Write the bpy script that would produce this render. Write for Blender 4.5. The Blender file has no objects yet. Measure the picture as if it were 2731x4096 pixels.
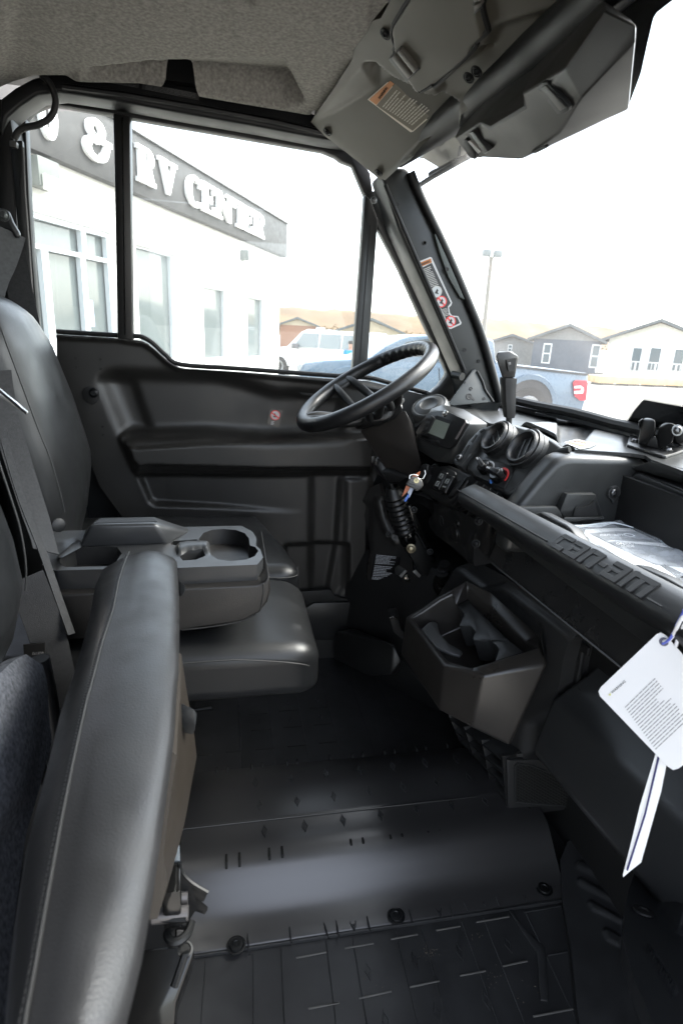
import bpy, bmesh, math, random
import numpy as np
from mathutils import Vector, Matrix, geometry
random.seed(7)
rng = np.random.default_rng(7)
SC = bpy.context.scene
COL = SC.collection

# ---------------------------------------------------------------- camera
FOC = 2300.0; CX, CY = 1365.5, 2048.0          # focal length and centre in photograph pixels (2731 x 4096)
PITCH, YAW, ROLL = math.radians(17.3), math.radians(11.5), math.radians(2.9)
_r0 = Vector((math.cos(YAW), -math.sin(YAW), 0))
FWD = Vector((math.sin(YAW)*math.cos(PITCH), math.cos(YAW)*math.cos(PITCH), -math.sin(PITCH)))
_u0 = _r0.cross(FWD)
RGT = _r0*math.cos(ROLL) + _u0*math.sin(ROLL)
UPV = _u0*math.cos(ROLL) - _r0*math.sin(ROLL)
CAM = Vector((0, 0, 1.55))
cd = bpy.data.cameras.new('camera'); cam = bpy.data.objects.new('camera', cd); COL.objects.link(cam)
cd.sensor_fit = 'VERTICAL'; cd.sensor_height = 36.0; cd.sensor_width = 24.0
cd.lens = 36.0*FOC/4096.0
cd.clip_start = 0.02; cd.clip_end = 3000
cd.dof.use_dof = True; cd.dof.focus_distance = 1.15; cd.dof.aperture_fstop = 9.0
m = Matrix((RGT, UPV, -FWD)).transposed().to_4x4(); m.translation = CAM
cam.matrix_world = m
SC.camera = cam

# ---------------------------------------------------------------- sky, sun, exposure
SUN_EL, SUN_AZ = 48.0, 84.0      # azimuth: degrees clockwise from +Y (away from the camera)
W = bpy.data.worlds.new('World'); SC.world = W; W.use_nodes = True
nt = W.node_tree; nt.nodes.clear()
sky = nt.nodes.new('ShaderNodeTexSky'); sky.sky_type = 'NISHITA'; sky.sun_disc = False
sky.sun_elevation = math.radians(SUN_EL); sky.sun_rotation = math.radians(SUN_AZ)
sky.air_density = 1.0; sky.dust_density = 3.0; sky.ozone_density = 1.0
bg = nt.nodes.new('ShaderNodeBackground'); bg.inputs[1].default_value = 0.15
out = nt.nodes.new('ShaderNodeOutputWorld')
hs = nt.nodes.new('ShaderNodeHueSaturation'); hs.inputs['Saturation'].default_value = 0.45   # hazy, milky sky
nt.links.new(sky.outputs[0], hs.inputs['Color']); nt.links.new(hs.outputs[0], bg.inputs[0]); nt.links.new(bg.outputs[0], out.inputs[0])
sl = bpy.data.lights.new('sun', 'SUN'); sl.energy = .8; sl.angle = math.radians(30); sl.color = (1.0, 0.95, 0.88)
so = bpy.data.objects.new('sun', sl); COL.objects.link(so)
el, az = math.radians(SUN_EL), math.radians(SUN_AZ)
sd = Vector((math.sin(az)*math.cos(el), math.cos(az)*math.cos(el), math.sin(el)))
so.rotation_euler = sd.to_track_quat('Z', 'Y').to_euler(); so.location = (0, -3, 6)
SC.view_settings.view_transform = 'Standard'; SC.view_settings.look = 'None'
SC.view_settings.exposure = 2.95; SC.view_settings.gamma = 1.0
SC.view_settings.use_curve_mapping = False
SC.cycles.max_bounces = 8; SC.cycles.diffuse_bounces = 4; SC.cycles.glossy_bounces = 4
SC.cycles.transparent_max_bounces = 16; SC.cycles.transmission_bounces = 6

# ---------------------------------------------------------------- measuring: a pixel of the photograph and one known coordinate give a point
def ray(px, py): return FWD + RGT*((px-CX)/FOC) - UPV*((py-CY)/FOC)
def U(px, py, x=None, y=None, z=None, pl=None):
    d = ray(px, py)
    if x is not None: t = (x-CAM.x)/d.x
    elif y is not None: t = (y-CAM.y)/d.y
    elif z is not None: t = (z-CAM.z)/d.z
    else:
        q, n = pl; t = (q-CAM).dot(n)/d.dot(n)
    return CAM + d*t
def plane3(a, b, c):
    n = (b-a).cross(c-a).normalized()
    if n.dot(CAM-a) < 0: n = -n
    return (a, n)
def zf(x0, y0, s): return lambda x, y: (x0+s*x, y0+s*y)
z1=zf(0,0,.8712);z2=zf(1200,0,.9764);z3=zf(0,700,.8712);z4=zf(1300,900,.9126);z5=zf(0,1700,.8712);z6=zf(1300,1800,.9126)
z7=zf(0,2600,.8712);z8=zf(1300,2600,.9126)
a1=zf(1150,1350,.574);a2=zf(1600,1550,.574);a3=zf(2100,1550,.4024);a4=zf(1400,1800,.4464);a5=zf(1450,2200,.574);a6=zf(150,2000,.7015)
def PX(f, *pts): return [f(*p) for p in pts]

# ---------------------------------------------------------------- materials
MATS = {}
DK = .42; KEEP = ()
def mat(name, base, rough=.5, metal=0., bump=0., bscale=400., var=0., vscale=8., spec=.5, coat=0., noise2=None, sheen=0., voro=False):
    if name in MATS: return MATS[name]
    M = bpy.data.materials.new(name); M.use_nodes = True; n = M.node_tree; b = n.nodes['Principled BSDF']
    if max(base) < .07 and name not in KEEP: base = tuple(v*DK for v in base)
    c = tuple(base)+(1,)
    b.inputs['Base Color'].default_value = c; b.inputs['Roughness'].default_value = rough
    b.inputs['Metallic'].default_value = metal; b.inputs['Specular IOR Level'].default_value = spec
    b.inputs['Coat Weight'].default_value = coat
    if sheen: b.inputs['Sheen Weight'].default_value = sheen
    tc = n.nodes.new('ShaderNodeTexCoord')
    if var:
        t = n.nodes.new('ShaderNodeTexNoise'); t.inputs['Scale'].default_value = vscale; t.inputs['Detail'].default_value = 6
        n.links.new(tc.outputs['Object'], t.inputs['Vector'])
        r = n.nodes.new('ShaderNodeMapRange'); r.inputs[1].default_value=.3; r.inputs[2].default_value=.7; r.inputs[3].default_value=1-var; r.inputs[4].default_value=1+var
        n.links.new(t.outputs['Fac'], r.inputs[0])
        x = n.nodes.new('ShaderNodeVectorMath'); x.operation='SCALE'; x.inputs[0].default_value = base
        n.links.new(r.outputs[0], x.inputs['Scale']); n.links.new(x.outputs[0], b.inputs['Base Color'])
        r2 = n.nodes.new('ShaderNodeMapRange'); r2.inputs[1].default_value=.3; r2.inputs[2].default_value=.7
        r2.inputs[3].default_value=max(.02,rough-.07); r2.inputs[4].default_value=min(1,rough+.07)
        t2 = n.nodes.new('ShaderNodeTexNoise'); t2.inputs['Scale'].default_value = vscale*2.3; t2.inputs['Detail'].default_value = 5
        n.links.new(tc.outputs['Object'], t2.inputs['Vector']); n.links.new(t2.outputs['Fac'], r2.inputs[0]); n.links.new(r2.outputs[0], b.inputs['Roughness'])
    if bump:
        if voro:
            t = n.nodes.new('ShaderNodeTexVoronoi'); o = t.outputs['Distance']
        else:
            t = n.nodes.new('ShaderNodeTexNoise'); t.inputs['Detail'].default_value = 3; o = t.outputs['Fac']
        t.inputs['Scale'].default_value = bscale
        n.links.new(tc.outputs['Object'], t.inputs['Vector'])
        bp = n.nodes.new('ShaderNodeBump'); bp.inputs['Strength'].default_value = bump; bp.inputs['Distance'].default_value = .0005 if bscale > 250 else .02 if bscale < 40 else .002
        n.links.new(o, bp.inputs['Height']); n.links.new(bp.outputs[0], b.inputs['Normal'])
    MATS[name] = M
    return M
def glass(name, tint=(.96,.98,.97), refl=.06, rough=.0, dirt=0.):
    if name in MATS: return MATS[name]
    M = bpy.data.materials.new(name); M.use_nodes = True; n = M.node_tree; n.nodes.clear()
    o = n.nodes.new('ShaderNodeOutputMaterial'); mx = n.nodes.new('ShaderNodeMixShader')
    t = n.nodes.new('ShaderNodeBsdfTransparent'); t.inputs[0].default_value = tuple(tint)+(1,)
    g = n.nodes.new('ShaderNodeBsdfGlossy'); g.inputs['Roughness'].default_value = rough
    lw = n.nodes.new('ShaderNodeLayerWeight'); pw = n.nodes.new('ShaderNodeMath'); pw.operation = 'POWER'; pw.inputs[1].default_value = 5
    n.links.new(lw.outputs['Facing'], pw.inputs[0])
    fr = n.nodes.new('ShaderNodeMapRange'); fr.inputs[3].default_value = .04; fr.inputs[4].default_value = .8; n.links.new(pw.outputs[0], fr.inputs[0])
    n.links.new(fr.outputs[0], mx.inputs[0]); n.links.new(t.outputs[0], mx.inputs[1]); n.links.new(g.outputs[0], mx.inputs[2])
    last = mx
    if dirt:                                   # a thin dust film that also stands in for veiling glare
        d = n.nodes.new('ShaderNodeBsdfTranslucent'); d.inputs[0].default_value = (.85,.85,.83,1)
        tc = n.nodes.new('ShaderNodeTexCoord'); nz = n.nodes.new('ShaderNodeTexNoise'); nz.inputs['Scale'].default_value = 6; nz.inputs['Detail'].default_value = 8
        n.links.new(tc.outputs['Object'], nz.inputs['Vector'])
        mr = n.nodes.new('ShaderNodeMapRange'); mr.inputs[1].default_value=.35; mr.inputs[2].default_value=.75; mr.inputs[3].default_value=dirt*.4; mr.inputs[4].default_value=dirt
        n.links.new(nz.outputs['Fac'], mr.inputs[0])
        m2 = n.nodes.new('ShaderNodeMixShader'); n.links.new(mr.outputs[0], m2.inputs[0]); n.links.new(mx.outputs[0], m2.inputs[1]); n.links.new(d.outputs[0], m2.inputs[2]); last = m2
    n.links.new(last.outputs[0], o.inputs[0]); MATS[name] = M
    return M
PLA = mat('black_plastic', (.030,.030,.030), .38, bump=.10, bscale=900, var=.12, vscale=5, spec=.4)
PLG = mat('grey_dash_plastic', (.058,.060,.059), .36, bump=.16, bscale=900, var=.12, vscale=5)
PLO = mat('warm_grey_plastic', (.072,.067,.053), .46, bump=.16, bscale=900, var=.08, vscale=4)
VIN = mat('black_vinyl', (.026,.027,.028), .36, bump=.20, bscale=700, var=.10, vscale=9, spec=.36, voro=True)
VIS = mat('coarse_black_vinyl', (.028,.026,.024), .40, bump=.25, bscale=600, var=.10, vscale=9, voro=True)
FELT = mat('felt_headliner', (.225,.215,.195), .95, bump=.9, bscale=420, var=.28, vscale=170, spec=.1)
CARP = mat('grey_felt', (.078,.082,.093), .95, bump=1., bscale=500, var=.45, vscale=220, spec=.1)
MET = mat('black_painted_steel', (.011,.012,.013), .45, bump=.03, bscale=300, var=.12, vscale=6, spec=.3)
GRM = mat('dark_grey_painted_steel', (.030,.034,.034), .40, bump=.05, bscale=300, var=.12, vscale=6)
RUB = mat('floor_rubber', (.050,.051,.053), .40, bump=.22, bscale=500, var=.30, vscale=14)
BLK = mat('deep_black', (.008,.008,.008), .6)
GLB = mat('gloss_black', (.010,.010,.010), .12)
STL = mat('bright_steel', (.55,.54,.52), .25, metal=1.)
DST = mat('dark_steel', (.12,.12,.12), .3, metal=1.)
WEB = mat('belt_webbing', (.030,.031,.034), .75, bump=.8, bscale=900, var=.2, vscale=120)
WHT = mat('white_print', (.45,.45,.45), .5)
PAP = mat('white_paper', (.8,.8,.79), .6)
ORG = mat('orange_print', (.36,.12,.022), .5)
REDP = mat('red_print', (.6,.03,.03), .45)
BLUP = mat('blue_print', (.03,.18,.6), .45)
STITCH = mat('thread', (.035,.035,.034), .6)
LCD = mat('lcd_screen', (.16,.18,.15), .15)
PRT = mat('grey_print', (.42,.41,.39), .5)
DECB = mat('black_decal', (.012,.012,.013), .35)
DECG = mat('grey_decal', (.15,.14,.12), .4)

# ---------------------------------------------------------------- mesh helpers
def wloc(o):
    v = Vector((0,0,0))
    while o is not None: v += Vector(o.location); o = o.parent
    return v
def tag(o, label, cat, group=None, kind=None):
    if label: o['label'] = label
    if cat: o['category'] = cat
    if group: o['group'] = group
    if kind: o['kind'] = kind
    return o
def thing(name, loc, label, cat, group=None):
    o = bpy.data.objects.new(name, None); COL.objects.link(o); o.location = loc; o.empty_display_size = .05
    return tag(o, label, cat, group)
def link(name, me, material, parent):
    o = bpy.data.objects.new(name, me); COL.objects.link(o)
    if material: me.materials.append(material)
    if parent is not None: o.parent = parent
    return o
def finish(name, bm, material, parent=None, bevel=0., seg=2, ang=30, sharp=38, flat=False, bang=None):
    """bmesh in world coordinates -> one object"""
    bmesh.ops.remove_doubles(bm, verts=bm.verts, dist=1e-6)
    bmesh.ops.recalc_face_normals(bm, faces=bm.faces)
    if bevel:
        a = math.radians(bang or ang)
        es = [e for e in bm.edges if len(e.link_faces) == 2 and e.calc_face_angle(0) > a]
        if es: bmesh.ops.bevel(bm, geom=es, offset=bevel, segments=seg, profile=.5, affect='EDGES', clamp_overlap=True)
    if parent is not None: off = wloc(parent)
    else:
        cs = [v.co for v in bm.verts]
        lo = Vector((min(c[i] for c in cs) for i in range(3))); hi = Vector((max(c[i] for c in cs) for i in range(3)))
        off = Vector(((lo.x+hi.x)/2, (lo.y+hi.y)/2, lo.z))
    bmesh.ops.translate(bm, verts=bm.verts, vec=-off)
    me = bpy.data.meshes.new(name); bm.to_mesh(me); bm.free()
    if not flat:
        me.polygons.foreach_set('use_smooth', [True]*len(me.polygons)); me.set_sharp_from_angle(angle=math.radians(sharp))
    o = link(name, me, material, parent)
    if parent is None: o.location = off
    return o
def add_hull(bm, pts):
    vs = [bm.verts.new(p) for p in pts]
    r = bmesh.ops.convex_hull(bm, input=vs)
    junk = list({g for g in r['geom_interior']+r['geom_unused'] if isinstance(g, bmesh.types.BMVert)})
    if junk: bmesh.ops.delete(bm, geom=junk, context='VERTS')
    bmesh.ops.dissolve_limit(bm, angle_limit=math.radians(2), verts=bm.verts, edges=bm.edges)
def hull(name, pts, material, parent=None, bevel=.004, seg=2, **k):
    bm = bmesh.new(); add_hull(bm, pts)
    return finish(name, bm, material, parent, bevel, seg, **k)
def prism_bm(bm, pts, vec):
    n = len(pts); vec = Vector(vec)
    a = [bm.verts.new(p) for p in pts]; b = [bm.verts.new(Vector(p)+vec) for p in pts]
    bm.faces.new(a); bm.faces.new(list(reversed(b)))
    for i in range(n): bm.faces.new((a[i], b[i], b[(i+1)%n], a[(i+1)%n]))
def prism(name, pts, vec, material, parent=None, bevel=.003, seg=2, **k):
    bm = bmesh.new(); prism_bm(bm, pts, vec)
    return finish(name, bm, material, parent, bevel, seg, **k)
def plate(name, px, pl, t, material, parent=None, bevel=.0015, seg=2, off=0., **k):
    """outline on the plane pl, thickness t away from the viewer; off > 0 raises it towards the viewer"""
    q, n = pl
    pts = [U(*p, pl=(q+n*off, n)) for p in px]
    return prism(name, pts, -n*t, material, parent, bevel, seg, **k)
def box_bm(bm, lo, hi):
    x0,y0,z0 = lo; x1,y1,z1_ = hi
    prism_bm(bm, [(x0,y0,z0),(x1,y0,z0),(x1,y1,z0),(x0,y1,z0)], (0,0,z1_-z0))
def box(name, lo, hi, material, parent=None, bevel=.003, **k):
    bm = bmesh.new(); box_bm(bm, lo, hi); return finish(name, bm, material, parent, bevel, **k)
def frames(path, closed=False):
    P = [Vector(p) for p in path]; n = len(P); T = []
    for i in range(n):
        a = P[(i-1)%n] if closed or i>0 else P[i]; b = P[(i+1)%n] if closed or i<n-1 else P[i]
        T.append((b-a).normalized())
    u = T[0].orthogonal().normalized(); N = []
    for t in T:
        u = (u - t*u.dot(t)).normalized(); N.append((u.copy(), t.cross(u)))
    return P, T, N
def tube_bm(bm, path, r, n=10, closed=False, cap=True, sx=1., up=None):
    P, T, N = frames(path, closed); rings = []
    for i, p in enumerate(P):
        rr = r[i] if isinstance(r, (list, tuple)) else r
        u, v = N[i]
        if up is not None:
            v = (Vector(up) - T[i]*Vector(up).dot(T[i])).normalized(); u = v.cross(T[i])
        rings.append([bm.verts.new(p + u*math.cos(2*math.pi*k/n)*rr*sx + v*math.sin(2*math.pi*k/n)*rr) for k in range(n)])
    m_ = len(P) if closed else len(P)-1
    for i in range(m_):
        A, B = rings[i], rings[(i+1)%len(P)]
        sh = 0
        if closed and i == m_-1:
            sh = min(range(n), key=lambda s: (A[0].co-B[s].co).length)
        for k in range(n): bm.faces.new((A[k], A[(k+1)%n], B[(k+1+sh)%n], B[(k+sh)%n]))
    if cap and not closed: bm.faces.new(list(reversed(rings[0]))); bm.faces.new(rings[-1])
def tube(name, path, r, material, parent=None, n=10, closed=False, **k):
    bm = bmesh.new(); kk = {q: k.pop(q) for q in ('cap','sx','up') if q in k}
    tube_bm(bm, path, r, n, closed, **kk); return finish(name, bm, material, parent, **k)
def smooth_path(pts, n=8):
    P = [Vector(p) for p in pts]; out = []
    for i in range(len(P)-1):
        p0 = P[max(i-1,0)]; p1 = P[i]; p2 = P[i+1]; p3 = P[min(i+2,len(P)-1)]
        for j in range(n):
            t = j/n
            out.append(.5*((2*p1)+(-p0+p2)*t+(2*p0-5*p1+4*p2-p3)*t*t+(-p0+3*p1-3*p2+p3)*t**3))
    out.append(P[-1]); return out
def loft(name, rings, material, parent=None, closed_ring=True, cap=True, **k):
    bm = bmesh.new(); R = [[bm.verts.new(p) for p in r] for r in rings]; n = len(R[0])
    for A, B in zip(R, R[1:]):
        for i in range(n if closed_ring else n-1):
            try: bm.faces.new((A[i], A[(i+1)%n], B[(i+1)%n], B[i]))
            except ValueError: pass
    if cap and closed_ring: bm.faces.new(list(reversed(R[0]))); bm.faces.new(R[-1])
    return finish(name, bm, material, parent, **k)
def basis(axis, up=(0,0,1)):
    a = Vector(axis).normalized(); u = Vector(up); u = (u-a*u.dot(a))
    if u.length < 1e-5: u = a.orthogonal()
    u.normalize(); return a, u, a.cross(u)
def lathe_bm(bm, c, axis, prof, n=24, up=(0,0,1), cap=True):
    """prof: (distance along axis, radius)"""
    a, u, v = basis(axis, up); c = Vector(c); rings = []
    for h, r in prof:
        rings.append([bm.verts.new(c+a*h+u*r*math.cos(2*math.pi*k/n)+v*r*math.sin(2*math.pi*k/n)) for k in range(n)])
    for A, B in zip(rings, rings[1:]):
        for k in range(n): bm.faces.new((A[k], A[(k+1)%n], B[(k+1)%n], B[k]))
    if cap: bm.faces.new(list(reversed(rings[0]))); bm.faces.new(rings[-1])
def lathe(name, c, axis, prof, material, parent=None, n=24, up=(0,0,1), cap=True, **k):
    bm = bmesh.new(); lathe_bm(bm, c, axis, prof, n, up, cap); return finish(name, bm, material, parent, **k)
def rbox(name, lo, hi, r, material, parent=None, n=14, fn=None, **k):
    """rounded box from a subdivided cube; fn deforms world points"""
    lo, hi = Vector(lo), Vector(hi); c = (lo+hi)/2; h = (hi-lo)/2
    r = r if isinstance(r, (tuple, list)) else (r, r, r)
    bm = bmesh.new(); g = {}
    def vert(p):
        q = Vector(p); inner = [max(0, 1-r[i]/max(h[i],1e-9)) for i in range(3)]
        cl = Vector((max(-inner[i], min(inner[i], q[i])) for i in range(3)))
        d = Vector(((q[i]-cl[i])/max(1e-9, 1-inner[i]) for i in range(3)))
        L = d.length
        if L > 1e-9:
            mx = max(abs(d[i]) for i in range(3)); d = d*(mx/L)
        w = Vector((c[i]+h[i]*(cl[i]) + (r[i] if inner[i] > 0 else h[i])*d[i] for i in range(3)))
        if fn: w = Vector(fn(w))
        key = tuple(round(x, 6) for x in q)
        if key not in g: g[key] = bm.verts.new(w)
        return g[key]
    # denser samples near the rounded rims
    def samples(i):
        inn = max(0, 1-r[i]/max(h[i],1e-9)); s = []
        m_ = 5
        for j in range(m_): s.append(-1+(1-inn)*j/m_)
        for j in range(n+1): s.append(-inn+2*inn*j/n)
        for j in range(1, m_+1): s.append(inn+(1-inn)*j/m_)
        o = []
        for x in s:
            if not o or abs(x-o[-1]) > 1e-6: o.append(x)
        return o
    S = [samples(i) for i in range(3)]
    for ax in range(3):
        b_, c_ = (ax+1)%3, (ax+2)%3
        for sg in (-1, 1):
            for i in range(len(S[b_])-1):
                for j in range(len(S[c_])-1):
                    q = []
                    for (di, dj) in ((0,0),(1,0),(1,1),(0,1)):
                        p = [0,0,0]; p[ax] = sg; p[b_] = S[b_][i+di]; p[c_] = S[c_][j+dj]; q.append(vert(p))
                    q = q if sg > 0 else q[::-1]
                    try: bm.faces.new(q)
                    except ValueError: pass
    return finish(name, bm, material, parent, sharp=60, **k)
def inside(poly, X, Y):
    r = np.zeros(X.shape, bool); n = len(poly); j = n-1
    for i in range(n):
        xi, yi = poly[i]; xj, yj = poly[j]
        if yi != yj:
            c = ((yi > Y) != (yj > Y)) & (X < (xj-xi)*(Y-yi)/(yj-yi)+xi); r ^= c
        j = i
    return r
def blur(a, k):
    k = max(1, int(round(k)))
    for _ in range(3):
        for ax in (0, 1):
            pad = [(0,0),(0,0)]; pad[ax] = (k, k)
            b = np.pad(a, pad, mode='edge'); c = np.cumsum(b, axis=ax)
            z = np.zeros_like(np.take(c, [0], axis=ax)); c = np.concatenate([z, c], axis=ax)
            n_ = a.shape[ax]; w = 2*k+1
            a = (np.take(c, range(w, w+n_), axis=ax)-np.take(c, range(0, n_), axis=ax))/w
    return a
def relief(name, outline, pl, layers, material, parent=None, step=8, back=.02, sharp=60, res=3, holes=(), mapper=None):
    """moulded panel: outline in photograph pixels on the plane pl, raised by (polygon, height, softness[, grad]) layers along its normal"""
    xs = [p[0] for p in outline]; ys = [p[1] for p in outline]
    x0, y0 = min(xs)-30, min(ys)-30; nx = int((max(xs)+30-x0)/res)+2; ny = int((max(ys)+30-y0)/res)+2
    GX, GY = np.meshgrid(x0+res*np.arange(nx), y0+res*np.arange(ny)); H = np.zeros((ny, nx))
    for L in layers:
        a = inside(L[0], GX, GY).astype(float)*L[1]
        if len(L) > 3: a = a*np.clip(L[3](GX, GY), 0, 1)
        H += blur(a, L[2]/res/1.7) if L[2] else a
    def hh(x, y):
        fx = min(max((x-x0)/res, 0), nx-1.001); fy = min(max((y-y0)/res, 0), ny-1.001); i, j = int(fx), int(fy); u, v = fx-i, fy-j
        return H[j,i]*(1-u)*(1-v)+H[j,i+1]*u*(1-v)+H[j+1,i]*(1-u)*v+H[j+1,i+1]*u*v
    ring = []
    def dens(o):
        r = []
        for i in range(len(o)):
            a, b = Vector(o[i]), Vector(o[(i+1)%len(o)]); m_ = max(1, int((b-a).length/step))
            r += [a+(b-a)*(k/m_) for k in range(m_)]
        return r
    ring = dens(outline); pts = list(ring); edges = [(i, (i+1)%len(ring)) for i in range(len(ring))]
    gx, gy = np.meshgrid(np.arange(min(xs)+step/2, max(xs), step), np.arange(min(ys)+step/2, max(ys), step))
    ins = inside(outline, gx, gy)
    hol = []
    for h_ in holes:
        hr = dens(h_); b0 = len(pts); pts += hr; edges += [(b0+i, b0+(i+1)%len(hr)) for i in range(len(hr))]
        ins &= ~inside(h_, gx, gy); hol.append((b0, len(hr)))
    R2 = np.array([[p.x, p.y] for p in pts])
    for x, y in zip(gx[ins], gy[ins]):
        if np.min((R2[:,0]-x)**2+(R2[:,1]-y)**2) > (step*.45)**2: pts.append(Vector((x, y)))
    V2, E2, F2, *_ = geometry.delaunay_2d_cdt([Vector(p) for p in pts], edges, [], 1, 1e-4)
    q, nrm = pl if pl else (None, mapper(*outline[0])[1]); bm = bmesh.new(); vs = []
    for p in V2:
        if mapper: w_, n_ = mapper(p.x, p.y); vs.append(bm.verts.new(w_+n_*hh(p.x, p.y)))
        else: vs.append(bm.verts.new(U(p.x, p.y, pl=pl)+nrm*hh(p.x, p.y)))
    for f_ in F2:
        if hol:
            cx = sum(V2[i].x for i in f_)/3; cy = sum(V2[i].y for i in f_)/3
            if any(inside(h_, np.array([cx]), np.array([cy]))[0] for h_ in holes): continue
        try: bm.faces.new([vs[i] for i in f_])
        except ValueError: pass
    loose = [v for v in bm.verts if not v.link_faces]; bmesh.ops.delete(bm, geom=loose, context='VERTS')
    if back:
        be = [e for e in bm.edges if len(e.link_faces) == 1]
        r = bmesh.ops.extrude_edge_only(bm, edges=be); bmesh.ops.translate(bm, verts=[g for g in r['geom'] if isinstance(g, bmesh.types.BMVert)], vec=-nrm*back)
    return finish(name, bm, material, parent, sharp=sharp)
def text_mesh(body, extrude=0., bold=0.):
    c = bpy.data.curves.new('t', 'FONT'); c.body = body; c.size = 1; c.extrude = extrude; c.offset = bold; c.resolution_u = 2
    o = bpy.data.objects.new('t', c); COL.objects.link(o)
    dg = bpy.context.evaluated_depsgraph_get(); me = bpy.data.meshes.new_from_object(o.evaluated_get(dg))
    bpy.data.objects.remove(o); bpy.data.curves.remove(c); return me
def text(name, body, o, right, up, material, parent, depth=.0004, w=None, h=None, bold=0.):
    """writing whose lower-left corner is o, its width along the vector right (full length), its height along up (full length)"""
    me = text_mesh(body, .5, bold); me.materials.clear()
    cs = [v.co.copy() for v in me.vertices]
    x0, x1 = min(c.x for c in cs), max(c.x for c in cs); y0, y1 = min(c.y for c in cs), max(c.y for c in cs)
    n = Vector(right).cross(Vector(up)).normalized(); off = wloc(parent) if parent else Vector((0,0,0))
    for v in me.vertices:
        c = v.co; v.co = Vector(o)+Vector(right)*((c.x-x0)/(x1-x0))+Vector(up)*((c.y-y0)/(y1-y0))+n*(c.z*depth)-off
    return link(name, me, material, parent)
def pxtext(name, body, p0, p1, p2, pl, material, parent, off=.0008, depth=.0006, bold=0.):
    """p0 lower-left, p1 lower-right, p2 upper-left of the writing, in photograph pixels on the plane pl"""
    q, n = pl; P2 = (q+n*off, n); o = U(*p0, pl=P2)
    return text(name, body, o, U(*p1, pl=P2)-o, U(*p2, pl=P2)-o, material, parent, depth, bold=bold)
def lines_bm(bm, quad, pl, n, off=.0008, fill=.45, seed=0, margin=.06, gaps=True, t=.0003):
    """rows of small print too fine to read, as thin strips inside the four pixel corners (tl, tr, br, bl)"""
    R = random.Random(seed); q, nn = pl; P2 = (q+nn*off, nn); tl, tr, br, bl = [U(*p, pl=P2) for p in quad]
    for i in range(n):
        v0 = (i+.5-fill/2)/n; v1 = (i+.5+fill/2)/n; u = margin; end = 1-margin-(R.random()*.35 if R.random() < .3 else 0)
        while u < end:
            w = min(end, u+(R.uniform(.05,.18) if gaps else 1))
            f = lambda a, b: (tl*(1-a)+tr*a)*(1-b)+(bl*(1-a)+br*a)*b
            vs = [bm.verts.new(f(a, b)) for a, b in ((u,v0),(w,v0),(w,v1),(u,v1))]; bm.faces.new(vs)
            u = w+.015
def copytree(o, parent=None, loc=None, label=None):
    c = o.copy(); COL.objects.link(c)
    if parent is not None: c.parent = parent
    if loc is not None: c.location = loc
    if label: c['label'] = label
    for ch in list(o.children): copytree(ch, c)
    return c
def circle(c, axis, r, n=24, up=(0,0,1), sy=1.):
    a, u, v = basis(axis, up); c = Vector(c)
    return [c+u*r*math.cos(2*math.pi*k/n)+v*r*sy*math.sin(2*math.pi*k/n) for k in range(n)]
def screw(c, axis, r, parent, material=None, name='screw'):
    """button-head screw with a socket"""
    return lathe(name, c, axis, [(0,r*1.35),(r*.2,r*1.35),(r*.22,r),(r*.55,r*.95),(r*.8,r*.7),(r*.85,r*.45),(r*.45,r*.4),(r*.45,.0001)], material or DST, parent, n=12)
# ================================================================ outside: ground, hills, sky-lit yard
G = -0.30
def gmat():
    M = mat('yard_gravel', (.27,.255,.225), .9, bump=.5, bscale=30, var=.18, vscale=.5); return M
bm = bmesh.new()
vs = [bm.verts.new((x, y, G)) for x, y in ((-700,-700),(700,-700),(700,900),(-700,900))]; bm.faces.new(vs)
tag(finish('ground', bm, gmat()), None, None, kind='structure')

# far hills with an autumn wood
HILL = mat('autumn_wood', (.15,.105,.06), .95, var=.45, vscale=.12, bump=.6, bscale=.5, spec=.1)
HILD = mat('far_hill_grass', (.135,.088,.048), .95, var=.3, vscale=.05)
def ridge(name, D, base, amp, mt, seed, x0=-260, x1=420, kind='structure'):
    R = random.Random(seed); ph = [R.uniform(0,6.3) for _ in range(8)]; bm = bmesh.new(); rows = []
    N = 200
    for j, (dz, dy) in enumerate(((0,-20),(.5,0),(.86,14),(1,30),(.9,60),(0,110))):
        row = []
        for i in range(N+1):
            x = x0+(x1-x0)*i/N
            h = base+amp*(.5*math.sin(x*.011+ph[0])+.3*math.sin(x*.027+ph[1])+.12*math.sin(x*.09+ph[2])+.08*math.sin(x*.31+ph[3]))+R.uniform(-.5,.5)*(1 if j in (2,3) else 0)
            row.append(bm.verts.new((x, D+dy+8*math.sin(x*.02+ph[4]), G+max(0,h)*dz)))
        rows.append(row)
    for A, B in zip(rows, rows[1:]):
        for i in range(N): bm.faces.new((A[i],A[i+1],B[i+1],B[i]))
    return tag(finish(name, bm, mt, sharp=80), None, None, kind=kind)
ridge('hills', 260, 11.5, 2.5, HILD, 3)
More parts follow.
